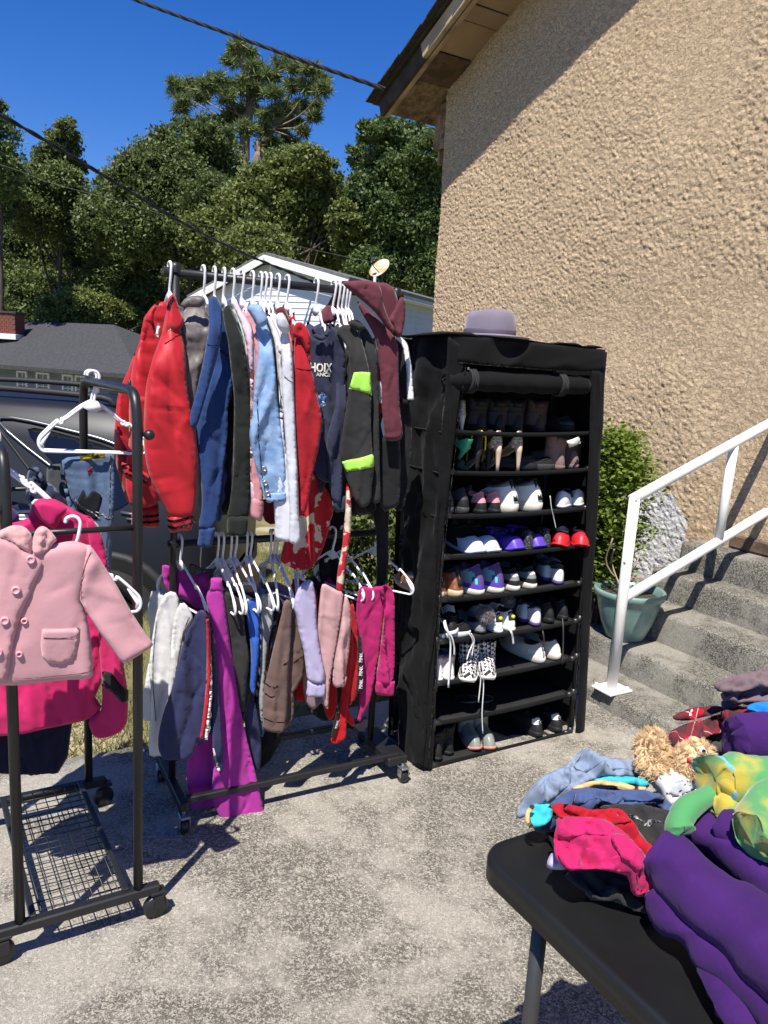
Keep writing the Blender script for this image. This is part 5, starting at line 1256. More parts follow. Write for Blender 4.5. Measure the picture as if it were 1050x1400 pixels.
t, fr, o_ = low('lounge_pants', 'red trousers with black side bands lettered in white', 'trousers', 440, REDP, [
    ('leg', P_(478,818, 483,830, 487,850, 489,880, 489,915, 487,946, 481,956, 474,962, 472,930, 472,890, 475,850), dict(off=.012)),
    ('leg', P_(476,850, 480,880, 476,920, 474,955, 471,985, 470,1003, 463,1011, 454,1014, 450,1008, 458,985, 464,950, 467,920, 471,890), dict(off=.02)),
    ('leg', P_(474,965, 480,975, 486,990, 484,997, 478,990, 472,985), dict(off=-.01)),
    ('leg', P_(440,935, 456,930, 462,950, 458,975, 450,985, 442,965), dict(dq=-.06))], q=.16)
bnd = cloth('side_band', P_(487,862, 492,868, 494,895, 495,925, 494,944, 488,945, 486,925, 487,895), fr, .006, BLK, t, off=.012, sm=0)
for yb in (903, 921, 939): text(t, 'PINK', fr, (492.6, yb), 4.6, WHS, bnd, ang=pi / 2 - .03, xs=.92, bold=.02)
bnd2 = cloth('side_band', P_(458,953, 461,956, 459,980, 454,1000, 448,1005, 452,985, 456,968), fr, .005, BLK, t, off=.03, sm=0)
text(t, 'PINK', fr, (457.2, 990), 4.0, WHS, bnd2, ang=pi / 2 - .22, xs=.9, bold=.02)
HPK = fab('hot pink fleece', (.37, .016, .115))
low('sweatpants', 'hot pink sweatpants with ribbed cuffs at the right end of the rail', 'trousers', 470, HPK, [
    ('leg', P_(489,806, 497,801, 507,803, 520,800, 526,812, 522,850, 518,890, 512,925, 507,950, 502,965, 494,979, 492,985, 487,982, 490,960, 491,940, 490,910, 487,870, 485,840), dict(off=.01)),
    ('leg', P_(514,801, 524,797, 531,801, 534,815, 534,845, 535,885, 535,925, 527,930, 517,930, 510,928, 514,900, 519,860, 521,830), dict(off=.03, folds=((.014, 34, 1.4, .1), (.007, 14, 22, .3)))),
    ('cuff', P_(510,926, 522,929, 535,926, 535,936, 533,946, 520,946, 509,943), dict(off=.03, folds=((.007, 60, 2, 0),)))], q=.14)
low('leggings', 'added black sheet standing for the shade behind the pink and red trousers', 'trousers', 448, BLK, [  # added dark cloth hiding the bright ground, in place of shade
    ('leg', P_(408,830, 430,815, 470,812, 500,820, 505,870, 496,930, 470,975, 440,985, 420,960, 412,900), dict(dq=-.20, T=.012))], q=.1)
low('trousers', 'added black sheet standing for the shade behind the brown and blue pairs', 'trousers', 330, BLK, [  # second added dark cloth, its black stands for shade between the legs
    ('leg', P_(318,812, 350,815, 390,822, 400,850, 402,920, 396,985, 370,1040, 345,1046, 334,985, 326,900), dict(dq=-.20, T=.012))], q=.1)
for hx, lab, q_, yw in ((246, 'grey looking hanger carrying the white jeans behind the upright', 0, .25), (297, 'shaded hanger carrying the magenta trousers', 0, .05), (304, 'shaded hanger carrying the plain black trousers', 0, .1), (315, 'shaded hanger carrying the royal blue trousers', 0, .0), (321, 'shaded hanger behind the one with the royal blue trousers', 0, .2), (337, 'shaded hanger carrying the narrow grey striped trousers', 0, -.1), (342, 'shaded hanger carrying the dark navy patterned trousers', 0, .15), (370, 'white hanger first of the tight trio above the brown trousers', 0, -.2), (374, 'white hanger middle of the tight trio above the brown trousers', 0, .05), (378, 'white hanger last of the tight trio above the brown trousers', 0, .0), (386, 'white hanger carrying the brown trousers', 0, .35), (406, 'white hanger carrying the lavender sweatpants', 0, -.35), (455, 'bright white hanger carrying the dusty pink sweatpants', 0, .3), (470, 'white hanger carrying the red lettered trousers', 0, .25), (513, 'white hanger sticking out right of the hot pink sweatpants', 0, .55)):
    s = s_of(hx, 735); hang(lab, R1(s, q_, RZL + .010), YAW1 + yw, HME[True], .03)

CARD = mat('tan cardboard', (.42, .27, .14), .9, .08, 12, .2, 200); CARW = mat('white card', (.72, .71, .68), .8)
fcd = rfr(322, -.02, 68, 735)
o = cloth('cardboard_insert', P_(314,790, 322,778, 333,770, 346,771, 353,783, 354,798, 346,810, 330,806, 318,800), fcd, .0015, CARD, None, sm=2, edge=.003, folds=((.004, 12, 5, .3),)); tag(o, 'tan cardboard piece showing between the lower hangers', 'cardboard')
o2 = cloth('label_strip', P_(325,796, 346,794, 346,799, 325,801), fcd, .0006, CARW, o, sm=0, on=o, off=.001, edge=.002, res=.005)
cloth('printed_mark', P_(328,796.6, 332,796.2, 332,799.6, 328,800), fcd, .0004, mat('blue flat print', ()) if False else _M['blue flat print'], o, sm=0, on=o2, off=.0008, edge=.002, res=.004)
o = cloth('cardboard_insert', P_(299,775, 306,772, 313,776, 318,786, 318,796, 311,800, 304,790), rfr(306, -.02, 68, 735), .0015, CARW, None, sm=2, edge=.003); tag(o, 'white card piece showing left of the tan cardboard', 'cardboard')
fch = rfr(275, .03, 68, 735)
def onfr(px, py): q = hit(px, py, fch); return fch[0] + fch[1] * q[0] + fch[2] * q[1]
ch_ = thing('clip_hanger', 'black plastic clip hanger gripping the magenta trousers', 'hanger', onfr(278, 785))
MB().tube([onfr(259, 772), onfr(272, 777), onfr(292, 782)], .0055, 8).build('bar', CAST, ch_, True)
MB().tube(catmull([onfr(274, 777), onfr(274, 765), onfr(275, 745), onfr(273, 735)], 5), .0022, 6).build('hook', STEELM, ch_, True)
for p in ((263, 774), (288, 781)):
    MB().box(onfr(*p) - [0, 0, .010], fch[1] * .009, np.cross(fch[1], fch[2]) * .007, [0, 0, .018], .003).build('clip', CAST, ch_)

# ------------------------------------------------------------------ clothes on the wheeled rack
fc = frame_v(R2(.2, -.07)[:2], 68.)                    # plane of the pink coat, just in front of the posts
t = garment('coat', 'pale pink toddler coat with furry collar and a patch pocket', 'coat', R2(.2, -.05, .6), G3)
COATM = mat('fabric pale pink wool', (.54, .285, .305), .95, .05, 9, .3, 700, .2, 40, .25, spec=.1)
FURM = mat('pink fur', (.56, .30, .30), .95, .12, 40, .6, 300, .5, 90, .5, spec=.1)
FCT = ((.007, 7, 2, .25), (.002, 20, 4, -.3))
CC = ((50, .006, .016, .12, .3, .5), (40, .004, .012, .08, 1.2, .5))
bd = cloth('body', P_(-75,752, -30,732, 0,728, 45,745, 60,747, 80,742, 100,739, 118,744, 126,750, 120,790, 112,818, 118,840, 123,865, 126,890, 127,915, 124,927, 95,930, 60,933, 25,937, 9,937, -20,935, -70,935), fc, .011, COATM, t, creases=CC, folds=FCT, seed=12, sm=2, edge=.03)
sl_ = cloth('sleeve', P_(118,745, 127,749, 142,772, 161,802, 181,838, 201,868, 209,880, 200,888, 182,899, 168,905, 155,889, 139,868, 124,845, 114,828, 108,812, 110,790, 113,765), fc, .018, COATM, t, creases=CC, folds=FCT + ((.006, 9, 14, .9),), seed=13, edge=.025, off=.012, sm=2)
pl = cloth('front_placket', P_(-75,745, -20,730, 10,735, 38,752, 58,765, 52,785, 40,812, 29,838, 22,862, 15,895, 9,926, -20,926, -75,926), fc, .006, COATM, t, folds=((.003, 8, 3, 0),), seed=14, off=.006, sm=2, on=bd, edge=.008)
for P in (P_(-14,731, 0,724, 14,718, 26,717, 36,721, 43,729, 45,740, 43,753, 34,749, 26,744, 14,738, 0,733), P_(45,738, 48,726, 53,720, 60,718, 68,723, 74,730, 78,737, 73,742, 68,748, 57,754, 46,753)):
    cloth('collar', P, fc, .012, FURM, t, off=.006, on=bd, folds=((.004, 60, 50, 0), (.003, 130, 120, 0)), seed=15, edge=.016, res=.006)
pk_ = cloth('pocket', P_(58,856, 84,856, 109,855, 108,872, 104,892, 97,901, 85,905, 66,904, 58,894, 56,875), fc, .005, COATM, t, off=.002, on=bd, sm=1, edge=.007, res=.007)
strip('pocket_seam', P_(60,867, 84,868, 107,866), fc, 1.3, mat('pink thread', (.50, .24, .26), .9), t, pk_)
strip('armhole_seam', P_(125,750, 117,768, 111,792, 109,812), fc, 1.0, _M['pink thread'], t, sl_)
strip('hem_seam', P_(20,926, 60,924, 95,921, 123,916), fc, .9, _M['pink thread'], t, bd)
BTN = mat('pink button plastic', (.66, .33, .36), .35, .05)
for p in ((43, 761), (23, 802), (8, 843), (-1, 885)): button(t, fc, p, .0095, BTN, .0, on=pl)
for p in ((34, 845.5), (27, 890.5)): button(t, fc, p, .0075, BTN, .0, 'snap', True, on=bd)
hang('thin clear hanger hook holding the pale pink coat', R2(.155, -.05, 1.095) + [0, 0, .012], -A2f + pi / 2 - .2, HKID)
HPJ = fab('bright pink nylon', (.48, .018, .11), rough=.6)
fj = frame_v(R2(.2, .16)[:2], 68.)
t = garment('rain_jacket', 'hot pink jacket with black arm band behind the pale pink coat', 'jacket', R2(.2, .14, .5), G3)
bd = cloth('body', P_(-60,720, 0,716, 30,712, 40,703, 44,690, 54,682, 75,683, 95,694, 115,704, 128,711, 135,750, 138,800, 142,850, 143,900, 142,925, 130,952, 139,965, 128,980, 100,989, 60,997, 30,1003, 0,1006, -60,1008), fj, .012, HPJ, t, creases=CD, folds=FD, seed=22, sm=2)
ar = cloth('sleeve', P_(118,706, 128,711, 140,735, 150,790, 160,860, 170,915, 174,945, 174,975, 170,990, 160,1000, 145,1006, 130,1005, 123,992, 122,980, 138,968, 139,930, 135,880, 130,800, 124,750), fj, .013, HPJ, t, creases=CD, folds=FD, seed=23, off=.015, sm=2)
cloth('arm_band', P_(139,914, 152,914, 164,928, 175,940, 175,953, 165,953, 152,940, 139,936), fj, .003, BLK, t, off=.001, on=ar, sm=0, res=.008, edge=.006)
cloth('collar', P_(50,700, 48,684, 60,678, 74,682, 92,692, 84,705, 75,720, 62,712), fj, .012, HPJ, t, off=.03, folds=FS, seed=24)
fo = frame_v(R2(.2, .27)[:2], 68.)
t = garment('dark_trousers', 'dark navy garment hem below the hot pink jacket', 'trousers', R2(.2, .25, .35), G3)
cloth('body', P_(-60,900, 20,890, 95,900, 100,960, 96,1010, 80,1056, 0,1057, -60,1050), fo, .015, fab('ink navy', (.010, .010, .028)), t, creases=CD, folds=FD, seed=33)
t = garment('shirt', 'pale grey shirt shoulder peeking above the hot pink jacket', 'shirt', R2(.2, .24, .9), G3)
cloth('body', P_(40,690, 60,682, 82,690, 108,702, 130,714, 136,722, 136,740, 60,745), frame_v(R2(.2, .22)[:2], 68.), .012, fab('pale grey knit', (.50, .49, .48)), t, creases=CD, folds=FD, seed=35)
CAMO = mat('fabric navy camouflage', (.018, .024, .05), .9, .1, 9, .2, 900, rgb2=(.11, .14, .18), mixs=22, mixlo=.5, mixhi=.53)
t = garment('camouflage_shirt', 'dark camouflage patterned top bunched behind the hot pink jacket', 'top', R2(.2, .32, .9), G3)
cloth('body', P_(36,660, 38,645, 48,637, 58,645, 64,658, 78,668, 92,690, 98,700, 60,700, 36,682), frame_v(R2(.2, .33)[:2], 68.), .02, CAMO, t, folds=((.012, 22, 14, .5), (.006, 40, 30, 0)), seed=36)
cloth('back', P_(-60,700, 40,690, 120,716, 138,760, 142,880, 120,925, -60,925), frame_v(R2(.2, .38)[:2], 68.), .012, CAMO, t, creases=CD, folds=FD, seed=46, res=.02)  # hidden panel, added so the wheeled rack casts a thicker shadow
cloth('hood', P_(38,642, 46,636, 56,643, 61,656, 60,668, 56,676, 55,660, 50,648, 42,643), frame_v(R2(.2, .31)[:2], 68.), .01, CAMO, t, seed=37)
t = garment('camouflage_trousers', 'dark patterned cloth at the left edge under the white hangers', 'trousers', R2(.3, .33, .9), G3)
cloth('body', P_(-40,640, -5,634, 6,640, 8,655, 6,672, 0,684, -40,690), frame_v(R2(.3, .3)[:2], 68.), .02, CAMO, t, creases=CD, folds=FD, seed=39)
cloth('back', P_(-60,700, 40,696, 110,716, 120,800, 110,900, -60,905), frame_v(R2(.2, .50)[:2], 68.), .012, CAMO, t, creases=CD, folds=FD, seed=47, res=.02)  # unseen panel further back, added to fill out the rack's ground shadow
t = garment('purple_shirt', 'dark purple top under the white hangers at the left edge', 'top', R2(.3, .2, .9), G3)
cloth('body', P_(-60,690, -20,686, 10,690, 26,704, 20,716, -20,722, -60,720), frame_v(R2(.3, .2)[:2], 68.), .02, fab('deep purple', (.05, .03, .12)), t, creases=CD, folds=FD, seed=40)
# jeans over the far hanger
DJ = mat('mid blue distressed denim', (.09, .135, .215), .9, .2, 12, .35, 800, .3, 40, .05, spec=.15, rgb2=(.19, .26, .36), mixs=11, mixlo=.5, mixhi=.68)
fd_ = frame_v(R2(.06, .50)[:2], 74.)
t = garment('jeans', 'ripped blue jeans folded over a white hanger', 'jeans', R2(.06, .5, .6), G3)
jb = cloth('leg', P_(84,630, 105,624, 132,622, 156,619, 158,640, 158,668, 156,700, 154,735, 152,775, 148,800, 135,800, 132,760, 128,735, 110,705, 98,685, 91,660), fd_, .016, DJ, t, creases=CD, folds=FJ, seed=41, sm=2)
cloth('leg', P_(83,632, 90,660, 97,685, 107,705, 100,712, 92,690, 86,665, 82,650), fd_, .012, DJ, t, creases=CD, folds=FJ, seed=42, off=-.01)
RIP = mat('dark gap in denim', (.008, .009, .012), .95)
cloth('tear', P_(104,690, 112,672, 116,668, 120,678, 126,670, 133,672, 140,680, 136,695, 133,708, 120,704, 110,698), fd_, .001, RIP, t, on=jb, off=.002, sm=2, res=.006, edge=.004)
FRY = mat('white frayed threads', (.62, .64, .66), .9)
strip('fray', P_(102,680, 108,688, 116,693, 124,697, 131,701, 137,706), fd_, [1, 2, 1, 2.4, 1.4, 2], FRY, t, jb, off=.004, T=.003); strip('fray', P_(132,697, 140,700, 147,706, 156,706), fd_, [1.4, 1, 2, 1.4], FRY, t, jb, off=.004)
strip('side_seam', P_(152,622, 151,660, 150,700, 147,740, 145,790), fd_, 1.6, mat('pale seam thread', (.42, .45, .5), .9), t, jb)
cloth('patch', P_(120,640, 127,637, 126,645, 122,648), fd_, .001, fab('dark red patch', (.22, .01, .015)), t, on=jb, off=.002, sm=1, res=.006, edge=.003)
YEL = mat('yellow plastic clip', (.72, .48, .02), .4, .05)
o = cloth('hanger_clip', P_(110,622, 144,619, 145,625, 111,628), fd_, .006, YEL, None, off=.02, sm=0, res=.008); tag(o, 'yellow size tag strip on the white hanger with the ripped jeans', 'hanger tag')
t = garment('trousers', 'dark blue trousers behind the ripped jeans', 'trousers', R2(.06, .58, .7), G3)
cloth('leg', P_(64,640, 80,634, 92,640, 98,690, 96,720, 80,722, 68,700), frame_v(R2(.07, .56)[:2], 74.), .012, fab('charcoal weave', (.06, .062, .065)), t, creases=CD, folds=FD, seed=44)
zr = 1.405 + .0125
hang('white hanger in front holding the ripped jeans on the curved rail', R2(0, .455, zr), -R(74) + pi / 2 + .03, HKID)
hang('white hanger at the back of the pair on the curved rail', R2(0, .490, zr), -R(74) + pi / 2 - .06, HKID)
for k, lab in enumerate(('foremost of the white hangers bunched at the left edge', 'second of the white hangers bunched at the left edge', 'third of the white hangers bunched at the left edge', 'rearmost of the white hangers bunched at the left edge')):
    hang(lab, R2(W2, .20 + .045 * k, 1.265 + .0125), -R(70) + pi / 2 + .1 * (k - 1.5), HKID, .03 * (k % 2))
# ------------------------------------------------------------------ fabric covered shoe rack
LEAN = -.030
def Q(a, b, z): return W(a + LEAN * z, b, z)
BNW = mat('black non woven fabric', (.0055, .0055, .006), .8, .25, 5, .3, 900, .15, 22, .03, spec=.14)
BIN = mat('black lining fabric', (.006, .006, .006), .9, .2, 5)
SHELF = mat('black shelf cloth', (.016, .016, .016), .7, .2, 8, .3, 500, spec=.3)
cab = thing('shoe_rack', 'tall black fabric shoe rack with rolled up door and nine shelves', 'shoe rack', Q(.34, .15, 0))
fF = (W(0, -.006), e1, np.array([0, 0, 1.])); fS = (W(-.05, 0), np.append(E2, 0), np.array([0, 0, 1.]))
FK = ((.010, 9, 1.5, .3), (.006, 6, 12, .5), (.004, 30, 3, -.2), (.003, 5, 40, .2))
cloth('side_panel', P_(612,458, 590,457, 561,458, 558,540, 554,640, 549,760, 545,880, 541,1000, 541,1044, 560,1048, 577,1050, 590,900, 598,760, 604,620), fS, .004, BNW, cab, folds=FK, seed=51, sm=1, res=.016)
cloth('front_flap', P_(612,459, 624,468, 636,478, 634,497, 626,560, 617,640, 608,720, 601,800, 595,900, 590,1000, 590,1052, 577,1050, 585,930, 592,820, 598,700, 605,580), fF, .002, BNW, cab, folds=((.008, 20, 1.5, .06), (.004, 12, 9, .4)), seed=52, sm=1)
cloth('valance', P_(612,457, 660,461, 720,467, 780,473, 828,478, 827,508, 790,509, 740,506, 690,502, 640,498, 618,494), fF, .004, BNW, cab, folds=((.006, 5, 8, .5), (.004, 9, 5, -.6)), seed=53, sm=1, off=-.002)
strip('seam', P_(616,494, 640,497, 690,501, 740,505, 790,508, 826,507), fF, 1.4, mat('charcoal piping', (.03, .03, .031), .7), cab, off=.006)
cloth('front_flap', P_(806,506, 827,507, 824,580, 818,680, 811,780, 806,880, 800,1006, 786,1000, 790,960, 793,880, 797,780, 802,680, 806,580), fF, .005, BNW, cab, folds=((.007, 22, 2, .08), (.003, 12, 9, .4)), seed=54, sm=1)
strip('seam', P_(634,500, 622,600, 610,700, 600,810, 592,930, 583,1045), fF, 1.2, _M['charcoal piping'], cab, off=.012)
def panel(name, a0, a1, b0, b1, z0, z1, m):
    c = (Q(a0, b0, z0) + Q(a1, b1, z1)) / 2; h = (z1 - z0) / 2
    up_ = np.array([0, 0, h]) + e1 * LEAN * h
    return MB().box(c, e1 * max(.002, (a1 - a0) / 2), np.append(E2, 0) * max(.002, (b1 - b0) / 2), up_, .002).build(name, m, cab)
panel('back_panel', -.02, .745, .295, .300, .0, 1.60, BIN); panel('side_panel', .742, .746, .02, .294, .02, 1.60, BNW)
cloth('top_panel', [(-.045, -.008), (.70, -.008), (.70, .30), (-.045, .30)], (Q(0, 0, 1.612), e1, np.append(E2, 0)), .003, BNW, cab, folds=((.006, 6, 6, 0), (.003, 14, 9, .5)), px=False, sm=0, res=.02)
# rolled door tied under the valance
pr = []; cr = Q(.0, .012, 1.463)
axd = e1 + np.array([0, 0, .004])
rp = [cr + axd * x for x in np.linspace(-.012, .64, 40)]
V, Fc = tube(rp, [.036 * (1 + .10 * vnoise(i * .35, 1, 3)) * (1 if 1 < i < 37 else .86) for i in range(40)], 20, True)
V = V + .003 * np.stack([vnoise(V[:, 0] * 40, V[:, 2] * 40, 5)] * 3, 1)
obj('rolled_door', V, Fc, BNW, cab)
sp = [cr + axd * -.0135 + np.append(E2, 0) * (.03 - .0015 * k) * cos(k * .5) * .9 + np.array([0, 0, 1]) * (.03 - .0015 * k) * sin(k * .5) * .9 for k in range(18)]
MB().tube(sp, .003, 5).build('door_end', BNW, cab)
for x in (.085, .50):
    c = cr + axd * x; mb = MB()
    for k in range(3):
        lp = [c + e1 * (.010 * (k - 1)) + (np.append(E2, 0) * cos(t) + np.array([0, 0, 1.]) * sin(t)) * .041 for t in np.linspace(0, 2 * pi, 22)]
        mb.tube(lp, .0052, 6, squash=(1.1, .5))
    mb.tube([c - np.append(E2, 0) * .042 + [0, 0, .01], c - np.append(E2, 0) * .047 - [0, 0, .03] + e1 * .01], .006, 6, squash=(1.2, .4))
    mb.build('tie_strap', mat('black webbing', (.02, .02, .021), .8, .15, 200, .5, 500), cab, True)
MB().box(W(.602, -.004, 1.475), e1 * .003, np.append(E2, 0) * .002, [0.004, 0, .014], .001).build('zip_pull', mat('pale zip pull', (.6, .6, .6), .4), cab)
MB().box(W(.022, -.006, 1.505), e1 * .004, np.append(E2, 0) * .002, [0, 0, .005], .001).build('zip_pull', STEELM, cab)
SZ = [1.288, 1.143, .985, .832, .670, .508, .342, .182, .006]
for i, z in enumerate(SZ):
    n = 24; V = []
    for j, b in enumerate(np.linspace(.016, .285, 6)):
        for a in np.linspace(-.012, .712, n):
            x = (a + .012) / .724; sag = -.009 * sin(pi * x) * (1 if i < 8 else 0) + .0015 * vnoise(a * 14, b * 20, i)
            V.append(Q(a, b, z + sag - .004))
    m_ = len(V); V += [v - [0, 0, .005] for v in V]
    f_ = [(j * n + k, j * n + k + 1, (j + 1) * n + k + 1, (j + 1) * n + k) for j in range(5) for k in range(n - 1)]
    Fc = f_ + [tuple(x + m_ for x in q[::-1]) for q in f_]
    loop = list(range(n)) + [j * n + n - 1 for j in range(1, 6)] + [5 * n + k for k in range(n - 2, -1, -1)] + [j * n for j in range(4, 0, -1)]
    Fc += [(loop[(k + 1) % len(loop)], loop[k], loop[k] + m_, loop[(k + 1) % len(loop)] + m_) for k in range(len(loop))]
    sf = obj('shelf', V, Fc, SHELF, cab)
    mb = MB()
    for b in (.014, .288):
        mb.tube([Q(a, b, z - .009 * sin(pi * (a + .012) / .724) * (1 if i < 8 else 0) - .003) for a in np.linspace(-.015, .715, 14)], .0085, 10)
    mb.build('shelf_rod', BNW, sf, True)
    for a in (.004, .718):
        for b in (.014, .288):
            MB().tube([Q(a, b, z - .028), Q(a, b, z + .022)], .0125, 10).tube([Q(a, b, z), Q(a + (.035 if a < .1 else -.035), b, z)], .0115, 10).build('connector', CAST, cab, True)
for a in (.004, .718):
    for b in (.014, .288):
        MB().tube([Q(a, b, .0), Q(a, b, 1.59)], .0085, 10).build('pole', BLACK_METAL, cab, True)
MB().box(W(-.055, .14, .62), np.append(E2, 0) * .003, [0, 0, .010], e1 * .001, .0005).build('lint', WHS, cab) if False else None

# ------------------------------------------------------------------ hat on top of the shoe rack
hp_ = Q(.245, .12, 1.612)
HATM = mat('lavender grey felt', (.175, .150, .190), .95, .06, 10, .35, 500, .15, 40, .3, spec=.1)
hat = thing('fedora_hat', 'lavender grey felt hat with dark band on top of the shoe rack', 'hat', hp_)
def hatV(prof, sx, sy, dent=0.):
    V = []; n = 40
    for r_, h in prof:
        for k in range(n):
            t = 2 * pi * k / n; p = np.array([cos(t) * r_ * sx, sin(t) * r_ * sy, h])
            if dent: p[2] -= dent * np.exp(-(p[1] / .025) ** 2) * (1 if r_ < .075 else .3) ; p[1] *= 1 - .12 * max(0, -p[0] / .09) * (h / .11)
            V.append(hp_ + p[0] * e1 + p[1] * np.append(E2, 0) + [0, 0, p[2]])
    return V, [(i * n + k, i * n + (k + 1) % n, (i + 1) * n + (k + 1) % n, (i + 1) * n + k) for i in range(len(prof) - 1) for k in range(n)]
V, Fc = hatV([(.088, .012), (.0885, .03), (.0875, .055), (.085, .078), (.080, .094), (.070, .103), (.055, .107), (.03, .108), (.001, .108)], 1.04, 1.12, .016); obj('crown', V, Fc, HATM, hat)
V, Fc = hatV([(.089, .013), (.105, .008), (.125, .007), (.137, .010), (.138, .013), (.125, .012), (.10, .014), (.088, .02)], 1.04, 1.15); obj('brim', V, Fc, HATM, hat)
V, Fc = hatV([(.0895, .013), (.0902, .02), (.0902, .034), (.0888, .036)], 1.04, 1.12); obj('band', V, Fc, mat('dark purple ribbon', (.085, .065, .10), .6, .1, 20), hat)

# ------------------------------------------------------------------ shoes
def C_(name, rgb, rough=.6, **kw): return mat('shoe ' + name, rgb, rough, .08, 20, .25, 500, **kw)
cBLK = C_('black', (.012, .012, .013)); cWHT = C_('white', (.74, .74, .72)); cCRM = C_('cream', (.62, .58, .48)); cGRY = C_('grey', (.20, .20, .20)); cDGR = C_('dark grey', (.045, .045, .047))
cPNK = C_('pink', (.62, .25, .28)); cPUR = C_('purple rubber', (.10, .05, .42), .4); cCOP = C_('copper', (.42, .16, .075), .3, metal=.55); cGUM = C_('pale gum', (.55, .43, .28))
cVIO = C_('violet', (.10, .06, .20)); cTEAL = C_('teal', (.08, .52, .55)); cLILA = C_('lilac grey', (.33, .36, .46)); cRED = C_('red satin', (.55, .02, .03), .4); cICE = C_('ice white', (.62, .66, .78))
cGRN = C_('green', (.05, .36, .23), .35); cYEL = C_('yellow', (.75, .55, .03)); cGOLD = mat('shoe gold glitter', (.42, .36, .26), .35, .35, 300, .8, 600, metal=.5, rgb2=(.08, .07, .05), mixs=260, mixlo=.5, mixhi=.56); cNUD = C_('nude', (.55, .42, .31))
cSEQ = mat('shoe black sequins', (.02, .02, .022), .25, .5, 300, .9, 500, rgb2=(.35, .35, .38), mixs=420, mixlo=.62, mixhi=.66, spec=.8); cMAU = C_('mauve suede', (.20, .125, .115), .9); cTAN = C_('brown', (.05, .03, .025))
cFUR = mat('shoe grey fur', (.20, .17, .17), .95, .3, 60, .8, 250, .6, 90, .4); cCORAL = C_('coral rubber', (.55, .22, .18)); cRAIN = C_('grey green rubber', (.20, .22, .20), .35); cGLP = mat('shoe pale glitter', (.55, .45, .50), .5, .25, 200, .6, 400, rgb2=(.20, .11, .18), mixs=9, mixlo=.45, mixhi=.6)
def checker():
    m = bpy.data.materials.new('shoe checkered canvas'); m.use_nodes = True; nt, L, b = nodes_of(m)
    tc = nd(nt, 'ShaderNodeTexCoord'); ck = nd(nt, 'ShaderNodeTexChecker'); ck.inputs['Scale'].default_value = 78
    mp = nd(nt, 'ShaderNodeMapping'); mp.inputs['Rotation'].default_value = (.4, .5, .75); L(tc.outputs['Object'], mp.inputs['Vector']); L(mp.outputs['Vector'], ck.inputs['Vector'])
    ck.inputs['Color1'].default_value = (.7, .69, .67, 1); ck.inputs['Color2'].default_value = (.012, .012, .013, 1); L(ck.outputs['Color'], b.inputs['Base Color']); b.inputs['Roughness'].default_value = .8
    return m
cCHK = checker()
def foot(s, L, w):
    """outline of a foot seen from above; s runs from the heel round the outer side"""
    t = 2 * pi * s; y = L / 2 - L / 2 * cos(t); x = sin(t)
    hw = w * (.40 + .12 * sstep(.2, .7, y / L)) * (1 if True else 0)
    return np.array([x * hw * (abs(np.sin(t)) ** -.25 if abs(np.sin(t)) > .03 else 1) * (1 - .06 * (x > 0) * sstep(.3, .5, y / L)), y])
NS, NT = 36, 12
